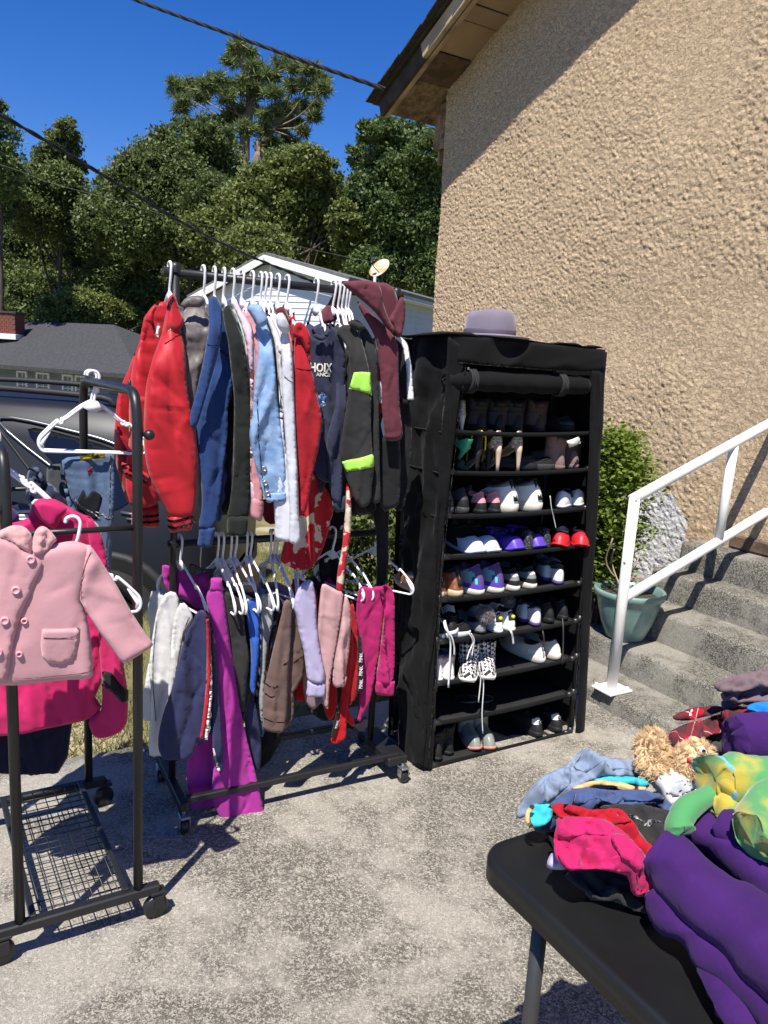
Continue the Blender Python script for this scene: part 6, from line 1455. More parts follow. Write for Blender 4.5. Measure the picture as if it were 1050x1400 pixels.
def shoe_parts(L=.25, w=.095, hc=.085, ts=.028, cols=None, sole=cWHT, lining=cBLK, toe=.052, heel_rise=.006, collar=.42, tabm=None, tabw=.016, laces=None, thick=1.0, opened=True, clog=False):
    """a shoe with its heel at the origin and the toe towards +y. cols(s, t) picks the panel: s round the foot, t up"""
    parts = []
    O = np.array([foot(k / NS, L, w) for k in range(NS)])
    # sole: two stacked rings with a rounded edge, heel slightly raised at the toe
    V = []; pr = [(.94, 0), (1.0, .004), (1.035, ts * .5), (1.03, ts - .003), (.98, ts)]
    for sc_, h in pr:
        for k in range(NS):
            c = np.array([0, L / 2]); p = c + (O[k] - c) * sc_; yy = p[1] / L
            V.append((p[0], p[1], h * (1 - .30 * sstep(.25, .8, yy)) + .012 * sstep(.78, 1.02, yy) ** 2))
    Fc = [(i * NS + k, i * NS + (k + 1) % NS, (i + 1) * NS + (k + 1) % NS, (i + 1) * NS + k) for i in range(len(pr) - 1) for k in range(NS)]
    Fc = [f[::-1] for f in Fc] + [tuple(range(NS)), tuple((len(pr) - 1) * NS + k for k in range(NS))[::-1]]
    parts.append(('sole', V, Fc, [sole]))
    # upper
    cy = L * (.13 + collar * .36); ay = L * collar * .36; ax_ = w * .30
    V = []; mats = []
    for j in range(NT + 1):
        t = j / NT
        for k in range(NS):
            s_ = k / NS; th = 2 * pi * s_
            o = O[k]; yy = o[1] / L
            T_ = np.array([sin(th) * ax_, cy - ay * cos(th)])
            zt = hc * (1 - .16 * sin(min(pi, th if th <= pi else 2 * pi - th)) ) * (1 - .10 * (1 - cos(th)) / 2)
            z0 = ts * (1 - .30 * sstep(.25, .8, yy)) + .010 * sstep(.78, 1.02, yy) ** 2 - .002
            fr_ = sstep(.45, .95, yy)
            e = t ** (1.0 + 1.1 * (1 - fr_)) if True else t
            p = o * .985 + (T_ - o * .985) * e
            zz = z0 + (zt - z0) * (t ** (1 - .45 * fr_)) if fr_ < .01 else z0 + (zt - z0) * ((1 - fr_) * t + fr_ * (toe / max(zt - z0, .01) * sin(min(t * 2.4, 1) * pi / 2) * (1 - t) + t * (.25 + .75 * t)))
            V.append((p[0], p[1], zz))
    Fc = [(j * NS + k, j * NS + (k + 1) % NS, (j + 1) * NS + (k + 1) % NS, (j + 1) * NS + k) for j in range(NT) for k in range(NS)]
    top = len(V) - NS
    ms = list(cols[0]); pick = cols[1]; idx = [pick(((k + .5) / NS), (j + .5) / NT) for j in range(NT) for k in range(NS)]
    parts.append(('upper', V, Fc, ms, idx))
    # padded collar and dark inside
    ring = np.array(V[top:])
    rc = np.vstack([ring, ring[:1]])
    tv, tf = tube(rc, .0035 * thick, 6, False)
    Vi = [tuple(p) for p in ring] + [(p[0] * .86, cy + (p[1] - cy) * .86, max(ts + .004, p[2] - hc * .45)) for p in ring]
    Fi = [(k, (k + 1) % NS, NS + (k + 1) % NS, NS + k) for k in range(NS)] + [tuple(NS + k for k in range(NS))]
    n0 = len(Vi); Vi += [tuple(p) for p in tv]; Fi += [tuple(q + n0 for q in f) for f in tf]
    parts.append(('lining', Vi, Fi, [lining]))
    if tabm is not None:
        z1 = hc * 1.04; z0 = hc * .40
        Vt = [(x, -.0035 - .0 + (.004 if z > hc else 0) + (z - z0) / (z1 - z0) * (cy - ay) * .98, z) for z in np.linspace(z0, z1, 6) for x in (-tabw, -tabw * .5, tabw * .5, tabw)]
        Vt = [(x, y + .9 * x * x / w, z) for x, y, z in Vt]; nV = len(Vt); Vt += [(x, y + .003, z) for x, y, z in Vt]
        ft = [(j * 4 + k, j * 4 + k + 1, (j + 1) * 4 + k + 1, (j + 1) * 4 + k) for j in range(5) for k in range(3)]
        lp = [0, 1, 2, 3, 7, 11, 15, 19, 23, 22, 21, 20, 16, 12, 8, 4]
        parts.append(('heel_tab', Vt, ft + [tuple(q + nV for q in f[::-1]) for f in ft] + [(lp[(k + 1) % 16], lp[k], lp[k] + nV, lp[(k + 1) % 16] + nV) for k in range(16)], [tabm]))
    if laces is not None:
        mb = MB(); yf = cy + ay
        for q in range(5):
            y = yf + (L * .70 - yf) * q / 5; z = hc * .86 - (hc * .86 - toe - ts * .7) * (q / 5) ** .8 + .006
            mb.tube([(-ax_ * 1.0, y, z - .006), (0, y + .004, z + .004), (ax_ * 1.0, y, z - .006)], .0026, 5)
        parts.append(('laces', mb.V, mb.F, [laces]))
    return parts
def put_shoe(name, label, cat, parts, p, yaw, grp, pitch=0., roll=0.):
    t = thing(name, label, cat, p, grp); t.rotation_euler = (pitch, roll, yaw)
    for q in parts:
        o = lobj(q[0], np.array(q[1], float), q[2], q[3], t)
        if len(q) > 4: o.data.polygons.foreach_set('material_index', np.array(q[4], np.int32))
    return t
YAWS = math.atan2(E2[1], E2[0]) - pi / 2               # toe towards the back of the shelf
def spot(px, i, b=.03, dz=.0):
    """place on shelf i below column px of the photo"""
    fr = (W(0, b), e1, np.array([0, 0, 1.]))
    for _ in range(3): pass
    z = SZ[i] + .0; ys = np.linspace(400, 1200, 400)
    h = np.array([hit(px, y, fr)[1] for y in ys]); y = ys[np.argmin(np.abs(h - z))]
    a = hit(px, y, fr)[0]; x = np.clip((a - LEAN * z + .012) / .724, 0, 1)
    P = W(a, b, z - .009 * sin(pi * x) * (1 if i < 8 else 0) - .002 + dz); return P
def plain(m): return ([m], lambda s, t: 0)
def heelcap(base, cap, s0=.14, t0=.45): return ([base, cap], lambda s, t: 1 if (s < s0 or s > 1 - s0) and t < t0 else 0)
def panels(heel, quarter, toe, band): return ([heel, quarter, toe, band], lambda s, t: 0 if (s < .13 or s > .87) and t < .62 else 3 if t > .72 else 2 if .33 < s < .67 else 1)
def swoosh(base, heel, mark, low): return ([base, heel, mark, low], lambda s, t: 3 if t < .28 else 2 if (.08 < min(s, 1 - s) < .24 and .32 + (min(s, 1 - s) - .08) * 2.2 < t < .47 + (min(s, 1 - s) - .08) * 2.2) else 1 if (s < .1 or s > .9) else 0)
GS = 'shoes on the black shoe rack'
rs = np.random.default_rng(3)
def shoe(name, label, px, i, yaw=0., b=.03, cat='shoe', pitch=0., roll=0., dz=0., **kw):
    return put_shoe(name, label, cat, shoe_parts(**kw), spot(px, i, b, dz), YAWS + yaw, GS, pitch, roll)
# shelf 1, deep in shade: dark boots
def boot_parts(L=.24, w=.085, h=.19, ts=.02, m=cBLK, sole=cBLK, r=.043, heel=.0, shaftm=None, flare=1.0, solem=None):
    parts = shoe_parts(L, w, .085, ts, plain(m), solem or sole, cBLK, toe=.045)[:2]
    P = [(0, .055, .03), (0, .052, .085), (0, .050, h * .7), (0, .048, h)]
    tv, tf = tube(catmull(P, 5), np.interp(np.linspace(0, 1, 16), [0, .3, 1], [r * 1.05, r * .93, r * flare]), 18, False, squash=(.85, 1.15), up=(1, 0, 0))
    ring = tv[-18:]; tv2 = np.vstack([tv, ring * [.9, 1, 1] + [0, .0, -.03]]); n = len(tv)
    tf = tf + [(n - 18 + k, n - 18 + (k + 1) % 18, n + (k + 1) % 18, n + k) for k in range(18)] + [tuple(n + k for k in range(18))]
    parts.append(('shaft', tv2, tf, [shaftm or m])); return parts
for px, lab in ((662, 'leftmost of the four shaded ankle boots on the top shelf'), (686, 'second from left of the four shaded ankle boots on the top shelf'), (712, 'third from left of the four shaded ankle boots on the top shelf'), (742, 'rightmost of the four shaded ankle boots on the top shelf')):
    put_shoe('ankle_boot', lab, 'boot', boot_parts(m=cBLK if px < 730 else cTAN, h=.125), spot(px, 0, .06), YAWS + rs.normal() * .06, GS)
shoe('shoe', 'low dark grey shoe alone at the right end of the top shelf', 783, 0, .1, .06, hc=.06, cols=heelcap(cBLK, cDGR), sole=cBLK)
def pump_parts(L=.205, w=.078, hh=.10, m=cGOLD, heelm=cNUD, solem=cNUD, platform=.0, straps=None):
    """court shoe on a high heel: arched sole, low upper, tapering heel"""
    n = 20; V = []; U = []
    def zc(y): u = y / L; return hh * (1 - sstep(.08, .66, u)) + platform
    for k in range(NS):
        o = foot(k / NS, L, w) * [.86, 1]; V.append((o[0], o[1], zc(o[1])))
    V2 = [(x * .97, L / 2 + (y - L / 2) * .985, z - .006 - platform * .8 * sstep(.4, .7, y / L)) for x, y, z in V]
    S = V + V2; Fs = [tuple(range(NS))[::-1], tuple(NS + k for k in range(NS))] + [(k, (k + 1) % NS, NS + (k + 1) % NS, NS + k) for k in range(NS)]
    parts = [('sole', S, Fs, [solem])]
    nt = 6
    for j in range(nt + 1):
        t = j / nt
        for k in range(NS):
            x, y, z = V[k]; s_ = k / NS; c = min(s_, 1 - s_) * 2; u = y / L
            hgt = .052 * (1 - sstep(0, .30, u)) + .024 * sstep(.1, .4, u) + .016 * sstep(.62, .8, u)
            inn = .02 + .10 * t * (1 - sstep(.2, .5, u)) + sstep(.62, .95, u) * .55 * t
            U.append((x * (1 - inn * .7), y + (.62 * L - y) * inn * .7 * sstep(.6, .9, u) + .012 * t * (1 - sstep(0, .2, u)), z + hgt * sin(t * pi / 2)))
    Fu = [(j * NS + k, j * NS + (k + 1) % NS, (j + 1) * NS + (k + 1) % NS, (j + 1) * NS + k) for j in range(nt) for k in range(NS)]
    parts.append(('upper', U, Fu, [m]))
    mb = MB(); mb.tube([(0, .020, hh + platform), (0, .012, hh * .72), (0, .010, hh * .3), (0, .010, 0)], [.020, .0115, .007, .0062], 10, up=(1, 0, 0)); parts.append(('heel', mb.V, mb.F, [heelm]))
    if straps is not None:
        mb = MB()
        for y, z in ((.03, .07), (.085, .075), (.13, .05)):
            zz = zc(y); mb.tube(catmull([(-w * .36, y, zz), (-w * .30, y - .006, zz + z * .75), (0, y - .012, zz + z), (w * .30, y - .006, zz + z * .75), (w * .36, y, zz)], 5), .0052, 6, squash=(1.3, .6))
        parts.append(('strap', mb.V, mb.F, [straps]))
    return parts
put_shoe('high_heel', 'pale gold heeled sandal at the left end of the top shelf', 'shoe', pump_parts(hh=.06, m=cGOLD, heelm=cCRM), spot(633, 0, .05), YAWS, GS)
# shelf 2
put_shoe('high_heel', 'glossy green shoe standing at the left end of the second shelf', 'shoe', pump_parts(hh=.055, m=cGRN, heelm=cGRN, solem=cGRN, w=.085), spot(627, 1, .075, .035), YAWS, GS, pitch=.75)
put_shoe('high_heel', 'black heeled sandal with yellow straps next to the green shoe', 'shoe', pump_parts(hh=.085, m=cBLK, heelm=cBLK, solem=cBLK, straps=cYEL), spot(652, 1, .03), YAWS - .5, GS)
put_shoe('high_heel', 'black heeled sandal with yellow straps next to the glittery pumps', 'shoe', pump_parts(hh=.085, m=cBLK, heelm=cBLK, solem=cBLK, straps=cYEL), spot(667, 1, .05), YAWS - .5, GS)
put_shoe('high_heel', 'left one of the two glittery stiletto pumps with nude heels', 'shoe', pump_parts(hh=.105), spot(683, 1, .022), YAWS + .35, GS)
put_shoe('high_heel', 'right one of the two glittery stiletto pumps with nude heels', 'shoe', pump_parts(hh=.105), spot(711, 1, .022), YAWS + .35, GS)
shoe('loafer', 'black shoe with white trim lying beside the glittery pump', 735, 1, 1.0, .05, L=.2, w=.085, hc=.06, cols=([cBLK, cWHT], lambda s, t: 1 if t > .86 and .2 < s < .45 else 0), sole=cBLK, roll=.2)
shoe('loafer', 'black shoe with white edge beside the mauve ankle boots', 757, 1, 1.15, .045, L=.2, w=.085, hc=.052, cols=([cBLK, cWHT], lambda s, t: 1 if t > .86 and .1 < s < .5 else 0), sole=cDGR)
put_shoe('ankle_boot', 'mauve suede ankle boot without the paper tag', 'boot', boot_parts(m=cMAU, sole=cMAU, h=.135, L=.2, w=.075), spot(770, 1, .03), YAWS + .1, GS)
tb = put_shoe('ankle_boot', 'mauve suede ankle boot with a white paper tag tied on', 'boot', boot_parts(m=cMAU, sole=cMAU, h=.135, L=.2, w=.075, shaftm=cTAN), spot(788, 1, .035), YAWS - .1, GS)
fT = (W(0, .0), e1, np.array([0, 0, 1.]))
cloth('paper_tag', P_(775,603, 792,596, 795,606, 778,612), fT, .0006, mat('white card', (.80, .78, .72), .8), tb, sm=0, res=.01, edge=.002, bend=lambda u, v: .004 * np.sin(u * 60))
def lace(t, pts, r=.0028, m=cWHT, name='lace'):
    MB().tube(catmull(pts, 6), r, 6, squash=(1.3, .6)).build(name, m, t, True)
def LP(px, py, b): # a point hanging in front of the shelves
    fr = (W(0, b), e1, np.array([0, 0, 1.])); q = hit(px, py, fr); return fr[0] + e1 * q[0] + np.array([0, 0, q[1]])
# shelf 3
for px, lab in ((616, 'plain black sneaker half hidden by the left cover flap'), (637, 'plain black sneaker beside the pink heeled pair')):
    shoe('sneaker', lab, px, 2, 0, .03, L=.26, w=.09, hc=.098, ts=.030, cols=heelcap(cDGR, cBLK), sole=cDGR)
for px, lab in ((662, 'left black sneaker with pink heel collar'), (681.5, 'right black sneaker with pink heel collar')):
    shoe('sneaker', lab, px, 2, 0, .03, L=.22, w=.080, hc=.082, ts=.020, cols=([cBLK, cPNK], lambda s, t: 1 if (s < .17 or s > .83) and t > .42 else 0), sole=cBLK, lining=cPNK, tabm=None)
t3 = []
for px, lab in ((704, 'left chunky white sneaker with black pull tab'), (737, 'right chunky white sneaker with black pull tab')):
    t3.append(shoe('sneaker', lab, px, 2, .10, .02, L=.29, w=.122, hc=.125, ts=.040, cols=([cWHT, cGRY, cBLK], lambda s, t: 1 if t > .8 else 2 if .28 < s < .72 and t > .35 else 0), sole=cCRM, lining=cDGR, tabm=cBLK, tabw=.010, thick=1.6))
lace(t3[1], [LP(752, 678, .0), LP(754, 695, .002), LP(757, 708, .008), LP(760, 722, .006)])
for px, lab, yw in ((766, 'white and black low shoe turned sideways left of its partner', -.9), (789, 'white low shoe with pointed heel at the right end of the third shelf', -.7)):
    shoe('sneaker', lab, px, 2, yw, .05, L=.22, w=.085, hc=.072, ts=.016, cols=([cWHT, cBLK], lambda s, t: 1 if .2 < s < .8 and t > .55 else 0), sole=cWHT)
# shelf 4
for px, lab in ((613, 'left dark slipper with pale toe on the fourth shelf'), (633, 'right dark slipper with pale toe on the fourth shelf')):
    shoe('slipper', lab, px, 3, pi, .235, L=.22, w=.1, hc=.10, ts=.018, cols=([cICE, cBLK], lambda s, t: 0 if .28 < s < .72 and t < .5 else 1), sole=cICE, lining=cBLK, toe=.04)
for px, lab in ((668, 'left purple rubber clog'), (697, 'right purple rubber clog')):
    t = shoe('clog', lab, px, 3, pi, .225, L=.205, w=.1, hc=.058, ts=.018, cols=plain(cPUR), sole=cPUR, lining=cVIO, toe=.048)
    strap = [(sin(u) * .042, .045 - .055 * cos(u), .050) for u in np.linspace(-2.0, 2.0, 16)]
    tv, tf = tube(strap, .0075, 6, squash=(.5, 1.2)); lobj('heel_strap', tv, tf, cPUR, t)
for px, lab, yw in ((722, 'left black sequined shoe', -.5), (748, 'right black sequined shoe', -.35)):
    shoe('shoe', lab, px, 3, yw, .03, L=.2, w=.088, hc=.078, ts=.012, cols=plain(cSEQ), sole=cBLK)
for px, lab, yw, b in ((769, 'left bright red satin shoe', 2.3, .13), (788, 'right bright red satin shoe', 2.5, .12)):
    shoe('shoe', lab, px, 3, yw, b, L=.18, w=.078, hc=.058, ts=.010, cols=plain(cRED), sole=cRED, lining=cCRM)
# shelf 5
for px, lab in ((605, 'left metallic copper high top sneaker with gum sole'), (629, 'right metallic copper high top sneaker with gum sole')):
    shoe('sneaker', lab, px, 4, .12, .025, L=.27, w=.098, hc=.115, ts=.030, cols=([cCOP, cBLK, mat('shoe bright copper', (.62, .30, .16), .22, metal=.6)], lambda s, t: 1 if t > .80 else 2 if int((s if s < .5 else 1 - s) * 30 + t * 9) % 3 == 0 and min(s, 1 - s) > .05 else 0), sole=cGUM, lining=cBLK, tabm=cBLK, tabw=.012)
for px, lab in ((659, 'left violet and grey high top sneaker with teal zigzag'), (686, 'right violet and grey high top sneaker with teal zigzag')):
    shoe('sneaker', lab, px, 4, .16, .025, L=.26, w=.100, hc=.118, ts=.026, cols=([cLILA, cVIO, cTEAL, cPUR], lambda s, t: 3 if t < .22 and (s < .3 or s > .7) else 2 if s > .62 and s < .94 and abs(((1 - s) * 3.2 + .25) - t + .1 * (1 if int(s * 26) % 2 else -1)) < .10 else 1 if (s < .12 or s > .88 or t > .8) else 0), sole=cCRM, lining=cVIO)
for px, lab in ((708, 'left black and white low sneaker with grey heel collar'), (731, 'right black and white low sneaker with grey heel collar')):
    shoe('sneaker', lab, px, 4, .05, .025, L=.25, w=.084, hc=.090, ts=.026, cols=([cGRY, cBLK, cWHT], lambda s, t: 1 if t > .78 or t < .30 and (s < .2 or s > .8) else 2 if (s < .07 or s > .93) and t > .6 else 0), sole=cCRM, lining=cBLK)
for px, lab, b in ((764, 'grey and white running shoe at the right end of the fifth shelf', .03), (748, 'dark grey running shoe behind the grey and white one', .09)):
    shoe('sneaker', lab, px, 4, -.55, b, L=.26, w=.085, hc=.082, ts=.020, cols=([cGRY, cWHT, cDGR], lambda s, t: 1 if (s < .15 or s > .80) and t < .75 else 2 if t > .75 else 0), sole=cVIO, lining=cDGR, laces=cGRY)
# shelf 6
ta = shoe('sneaker', 'left black canvas shoe with trailing white laces', 619, 5, -.55, .03, roll=-.25, dz=.012, L=.23, w=.085, hc=.07, ts=.022, cols=plain(cBLK), sole=cWHT, laces=cWHT)
lace(ta, [LP(607, 850, .03), LP(609, 858, .0), LP(613, 866, -.005), LP(616, 880, .006), LP(615, 905, .006), LP(613, 940, .006)], .0033)
lace(ta, [LP(608, 848, .02), LP(612, 862, -.002), LP(618, 872, -.004), LP(621, 885, .004), LP(621, 895, .006)], .0033)
tb2 = shoe('sneaker', 'right black canvas shoe lying with its white sole showing', 642, 5, 1.2, .05, L=.22, w=.085, hc=.062, ts=.024, cols=plain(cBLK), sole=cWHT, laces=cWHT)
lace(tb2, [LP(641, 866, .0), LP(645, 872, -.004), LP(646, 880, .002), LP(641, 892, .006), LP(638, 902, .008)], .0033)
lace(tb2, [LP(644, 866, .0), LP(648, 874, -.002), LP(647, 884, .004), LP(645, 897, .008)], .0033)
tf_ = shoe('slipper', 'grey slipper with fluffy fur pompom', 662, 5, .1, .04, L=.2, w=.085, hc=.05, ts=.014, cols=plain(cGRY), sole=cBLK)
def furball(c, r_, n, m, t, name='fur'):
    g = np.random.default_rng(int(r_ * 1e4) + n); d = rdir(n, g); p = np.array(c) + d * r_ * .55; A = (d + rdir(n, g) * .5) * r_ * .28; Bv = np.cross(A, rdir(n, g)); Bv /= np.linalg.norm(Bv, axis=1)[:, None]
    V, Fc = quads(p, A, Bv * r_ * .035); o = obj(name, V, Fc, m, t, False)
    sv, sf_ = lathe([(.001, -r_ * .6), (r_ * .42, -r_ * .42), (r_ * .6, 0), (r_ * .42, r_ * .42), (.001, r_ * .6)], c, 14); obj(name, sv, sf_, m, t); return o
p_ = spot(662, 5, .05); furball(p_ + [0, 0, .075], .046, 1500, cFUR, tf_)
tg_ = shoe('slipper', 'second fluffy slipper standing deep in the shade', 692, 5, .1, .14, L=.2, w=.085, hc=.05, ts=.014, cols=plain(cDGR), sole=cBLK)
furball(spot(692, 5, .15) + [0, 0, .08], .04, 1000, cFUR, tg_)
cLIM = C_('lime', (.55, .62, .05))
tw_ = []
for px, lab in ((685, 'left white sneaker with a lime dot on its black heel'), (702, 'right white sneaker with a lime dot on its black heel')):
    t = shoe('sneaker', lab, px, 5, 0, .02, L=.22, w=.068, hc=.088, ts=.020, cols=([cWHT, cBLK], lambda s, t: 1 if (s < .09 or s > .91) and .45 < t < .9 else 0), sole=cWHT, tabm=None, laces=cWHT); tw_.append(t)
    V, Fc = lathe([(.0001, .003), (.007, .003), (.0075, 0), (.0075, -.004)], (0, .0075, .062), 14, (0, -1, .25)); lobj('heel_dot', V, Fc, cLIM, t)
lace(tw_[1], [LP(696, 858, .015), LP(699, 864, -.003), LP(701, 872, .004), LP(702, 880, .008)], .0038)
for px, lab, b in ((733, 'grey and white knit running shoe on the sixth shelf', .03), (718, 'dark grey knit running shoe behind the white heeled one', .085)):
    shoe('sneaker', lab, px, 5, -.5, b, L=.25, w=.085, hc=.078, ts=.02, cols=([cGRY, cWHT], lambda s, t: 1 if (s < .2 or s > .84) and t < .9 else 0), sole=cVIO, lining=cDGR)
for px, lab in ((755, 'left black leather flat with rounded heel'), (774, 'right black leather flat with rounded heel')):
    t = shoe('shoe', lab, px, 5, 0, .03, L=.24, w=.078, hc=.085, ts=.026, cols=plain(cBLK), sole=cBLK)
lace(t, [LP(741, 858, .02), LP(743, 868, .0), LP(744, 880, .006), LP(744, 890, .008)], .0025, cDGR)
lace(t, [LP(769, 845, .02), LP(770, 858, .0), LP(770, 880, .006), LP(769, 908, .008)], .0025, cDGR)
# shelf 7
for px, lab in ((602, 'left pale glittery ankle boot with white heel'), (618, 'right pale glittery ankle boot with white heel')):
    put_shoe('ankle_boot', lab, 'boot', boot_parts(m=cWHT, sole=cWHT, h=.105, L=.19, w=.068, r=.034, shaftm=cGLP), spot(px, 6, .02), YAWS, GS)
ck = []
for px, lab, yw in ((640, 'left checkered canvas high top with long white laces', 2.5), (660, 'right checkered canvas high top with long white laces', 2.6)):
    t = put_shoe('sneaker', lab, 'shoe', boot_parts(m=cCHK, sole=cWHT, h=.118, L=.20, w=.075, r=.036), spot(px, 6, .14), YAWS + yw, GS); ck.append(t)
lace(ck[1], [LP(655, 905, .0), LP(656, 915, -.006), LP(657, 930, -.002), LP(654, 960, -.002)], .0038); lace(ck[1], [LP(658, 905, .0), LP(660, 918, -.006), LP(661, 940, -.002), LP(659, 975, -.002), LP(660, 1002, .0)], .0038)
for px, lab in ((743, 'left cream leather sneaker seen from the heel'), (764, 'right cream leather sneaker seen from the heel')):
    shoe('sneaker', lab, px, 6, .05, .025, L=.26, w=.082, hc=.085, ts=.032, cols=heelcap(cCRM, cWHT, .16, .5), sole=cCRM, lining=cTAN)
# bottom shelf
for px, lab, yw, b in ((586, 'black leather boot half behind the left flap on the bottom shelf', .0, .06), (601, 'black leather boot in the middle of the trio on the bottom shelf', 0, .03), (617, 'black leather boot on the right of the trio with its shaft flopped over', .1, .05)):
    put_shoe('boot', lab, 'boot', boot_parts(m=cBLK, sole=cBLK, h=.125, L=.22, w=.08, r=.040), spot(px, 8, b), YAWS + yw, GS)
for px, lab, b in ((629, 'left grey rubber rain boot with coral sole', .07), (648, 'right grey rubber rain boot with coral sole', .05)):
    put_shoe('rain_boot', lab, 'boot', boot_parts(m=cRAIN, sole=cCORAL, h=.170, L=.19, w=.068, r=.031, flare=1.45), spot(px, 8, b + .14), YAWS + 2.9, GS)
for px, lab in ((738, 'left black leather sneaker with white heel tab at the bottom right'), (765, 'right black leather sneaker with white heel tab at the bottom right')):
    t = shoe('sneaker', lab, px, 8, -.12, .02, L=.26, w=.092, hc=.082, ts=.028, cols=([cBLK, cWHT], lambda s, t: 1 if (s < .11 or s > .89) and t > .55 else 0), sole=cBLK)
    # small dark leaf emblem on the heel tab: three leaflets over thin bars
    for dx, an in ((-.0055, .55), (0, 0), (.0055, -.55)):
        V, Fc = lathe([(.0001, .002), (.0028, .0015), (.003, -.003)], (dx, .009, .073 + (.002 if dx == 0 else 0)), 10, (0, -1, .3)); lobj('emblem', V * [1, 1, 1], Fc, cBLK, t)
    lobj('emblem', *(lambda q: (np.array(q.V), q.F))(MB().box((0, .0085, .0665), (.0065, 0, 0), (0, .003, 0), (0, 0, .0009), .0003)), cBLK, t)
# ------------------------------------------------------------------ folding table
TZ = .74
T0 = onz(648, 1158, TZ)
def TT(a, c, z=TZ):                                    # a along the short side (away), c along the long side (towards the camera's right)
    return np.array([*(T0[:2] + a * E1 - c * E2), z])
TBL = mat('black moulded plastic', (.008, .008, .0085), .45, .15, 8, .12, 260, .05, 30, spec=.35)
tbl = thing('folding_table', 'black folding table piled with clothes in the near right corner', 'table', TT(.38, .9, 0))
ta_, tc_, rr = .76, 1.83, .055
ol = []
for (ca, cc, a0) in ((rr, rr, pi), (ta_ - rr, rr, -pi / 2), (ta_ - rr, tc_ - rr, 0), (rr, tc_ - rr, pi / 2)):
    for k in range(9):
        t = a0 + k * pi / 16; ol.append((ca + rr * cos(t), cc + rr * sin(t)))
prof = [(.0, -.038), (.0, -.010), (-.0025, -.003), (-.008, 0), (-.022, .0005), (-.03, -.0006), (-.10, -.0006)]
V = []; n = len(ol); ctr = np.array([ta_ / 2, tc_ / 2])
for ins, dz in prof:
    for (a, c) in ol:
        v = np.array([a, c]) - ctr; q = v * (1 + ins / np.linalg.norm(v) * 1.25); V.append(TT(*(ctr + q), TZ + dz))
Fc = [(i * n + k, i * n + (k + 1) % n, (i + 1) * n + (k + 1) % n, (i + 1) * n + k) for i in range(len(prof) - 1) for k in range(n)]
Fc += [tuple((len(prof) - 1) * n + k for k in range(n)), tuple(range(n))[::-1]]
obj('table_top', V, Fc, TBL, tbl)
LEGM = mat('grey black coated steel', (.03, .03, .031), .4, .1, 20, spec=.5)
for a in (.045, .70):
    MB().tube([TT(a, .12, TZ - .036), TT(a, .12, .38), TT(a + (.02 if a < .3 else -.02), .12, .012)], .0125, 12).build('leg', LEGM, tbl, True)
    MB().tube([TT(a, 1.66, TZ - .04), TT(a, 1.66, .012)], .0125, 12).build('leg', LEGM, tbl, True)
MB().tube([TT(.055, .12, .30), TT(.69, .12, .30)], .010, 10).build('leg_brace', LEGM, tbl, True)
MB().tube([TT(.045, .12, TZ - .07), TT(.38, .12, TZ - .05), TT(.70, .12, TZ - .07)], .010, 10).build('leg_brace', LEGM, tbl, True)
MB().tube([TT(.38, .16, .32), TT(.38, .55, TZ - .05)], .007, 8).build('leg_brace', LEGM, tbl, True)
MB().box(TT(.055, .12, TZ - .044), np.append(E1, 0) * .03, np.append(E2, 0) * .03, [0, 0, .008], .003).build('bracket', LEGM, tbl)
for k in range(4): MB().box(TT(-.002, .42 + .022 * k - .03, TZ - .032), np.append(E1, 0) * .004, np.append(E2, 0) * .008, [0, 0, .012], .002).build('hinge_knuckle', LEGM, tbl)
MB().lathe([(.0001, .006), (.006, .005), (.008, 0)], TT(-.006, .455, TZ - .033), 12, -np.append(E1, 0)).build('bolt', STEELM, tbl, True)

# ------------------------------------------------------------------ clothes heaped on the table
GT = 'clothes heaped on the black folding table'
def tilt(px, py, z, deg=40., yaw=0.):
    """slanting plane through the point of the photo at height z, rising away from the camera"""
    O = onz(px, py, z); a = R(deg); y = R(yaw)
    return (O, np.array([cos(y), -sin(y), 0]), np.array([sin(y) * cos(a), cos(y) * cos(a), sin(a)]))
FH = ((.006, 26, 8, .5), (.003, 60, 14, -.5))
CH = ((3200, .0105, .0075, .05, .5, .5), (2600, .007, .006, .035, -.6, .7), (1800, .0045, .004, .025, 0., 1.5))
def heap(name, label, cat, ol, an, z, m, deg=38., T=.007, yaw=0., folds=FH, sd=1, dome=.02, part=None, parent=None, off=0., res=.0045, edge=.008, sm=2, cr=True):
    fr = tilt(*an, z, deg, yaw); P = np.array([hit(*p, fr) for p in ol]); c = P.mean(0); s = np.abs(P - c).max(0) + 1e-6
    bd = lambda u, v: dome * np.clip(1 - ((u - c[0]) / s[0]) ** 2 - ((v - c[1]) / s[1]) ** 2, -1, 1)
    o = cloth(part or name, ol, fr, T, m, parent, res=res, rim=.007, creases=CH if cr else None, folds=folds, seed=sd, bend=bd, off=off, edge=edge, sm=sm)
    if parent is None: tag(o, label, cat, GT)
    return o, fr
def heapthing(name, label, cat, an, z):
    return thing(name, label, cat, onz(*an, z), GT)
INDI = fab('faded indigo jersey', (.055, .085, .19)); SLATE = fab('heather slate blue', (.20, .25, .34), var=.12); CRIM = fab('crimson jersey', (.36, .008, .02)); HP2 = fab('hot pink jersey', (.42, .014, .10))
heap('shirt', 'black garment at the bottom of the heap nearest the table edge', 'clothing', P_(772,1190, 800,1188, 850,1195, 900,1215, 915,1240, 890,1250, 850,1240, 815,1226, 785,1208), (850, 1215), .765, BLK2, 25, sd=2, dome=.01)
heap('shirt', 'black garment deep in the heap behind the hot pink one', 'clothing', P_(735,1105, 760,1090, 820,1075, 900,1085, 930,1110, 925,1160, 900,1190, 850,1190, 780,1185, 745,1135), (830, 1130), .77, BLK, 30, sd=3, dome=.03)
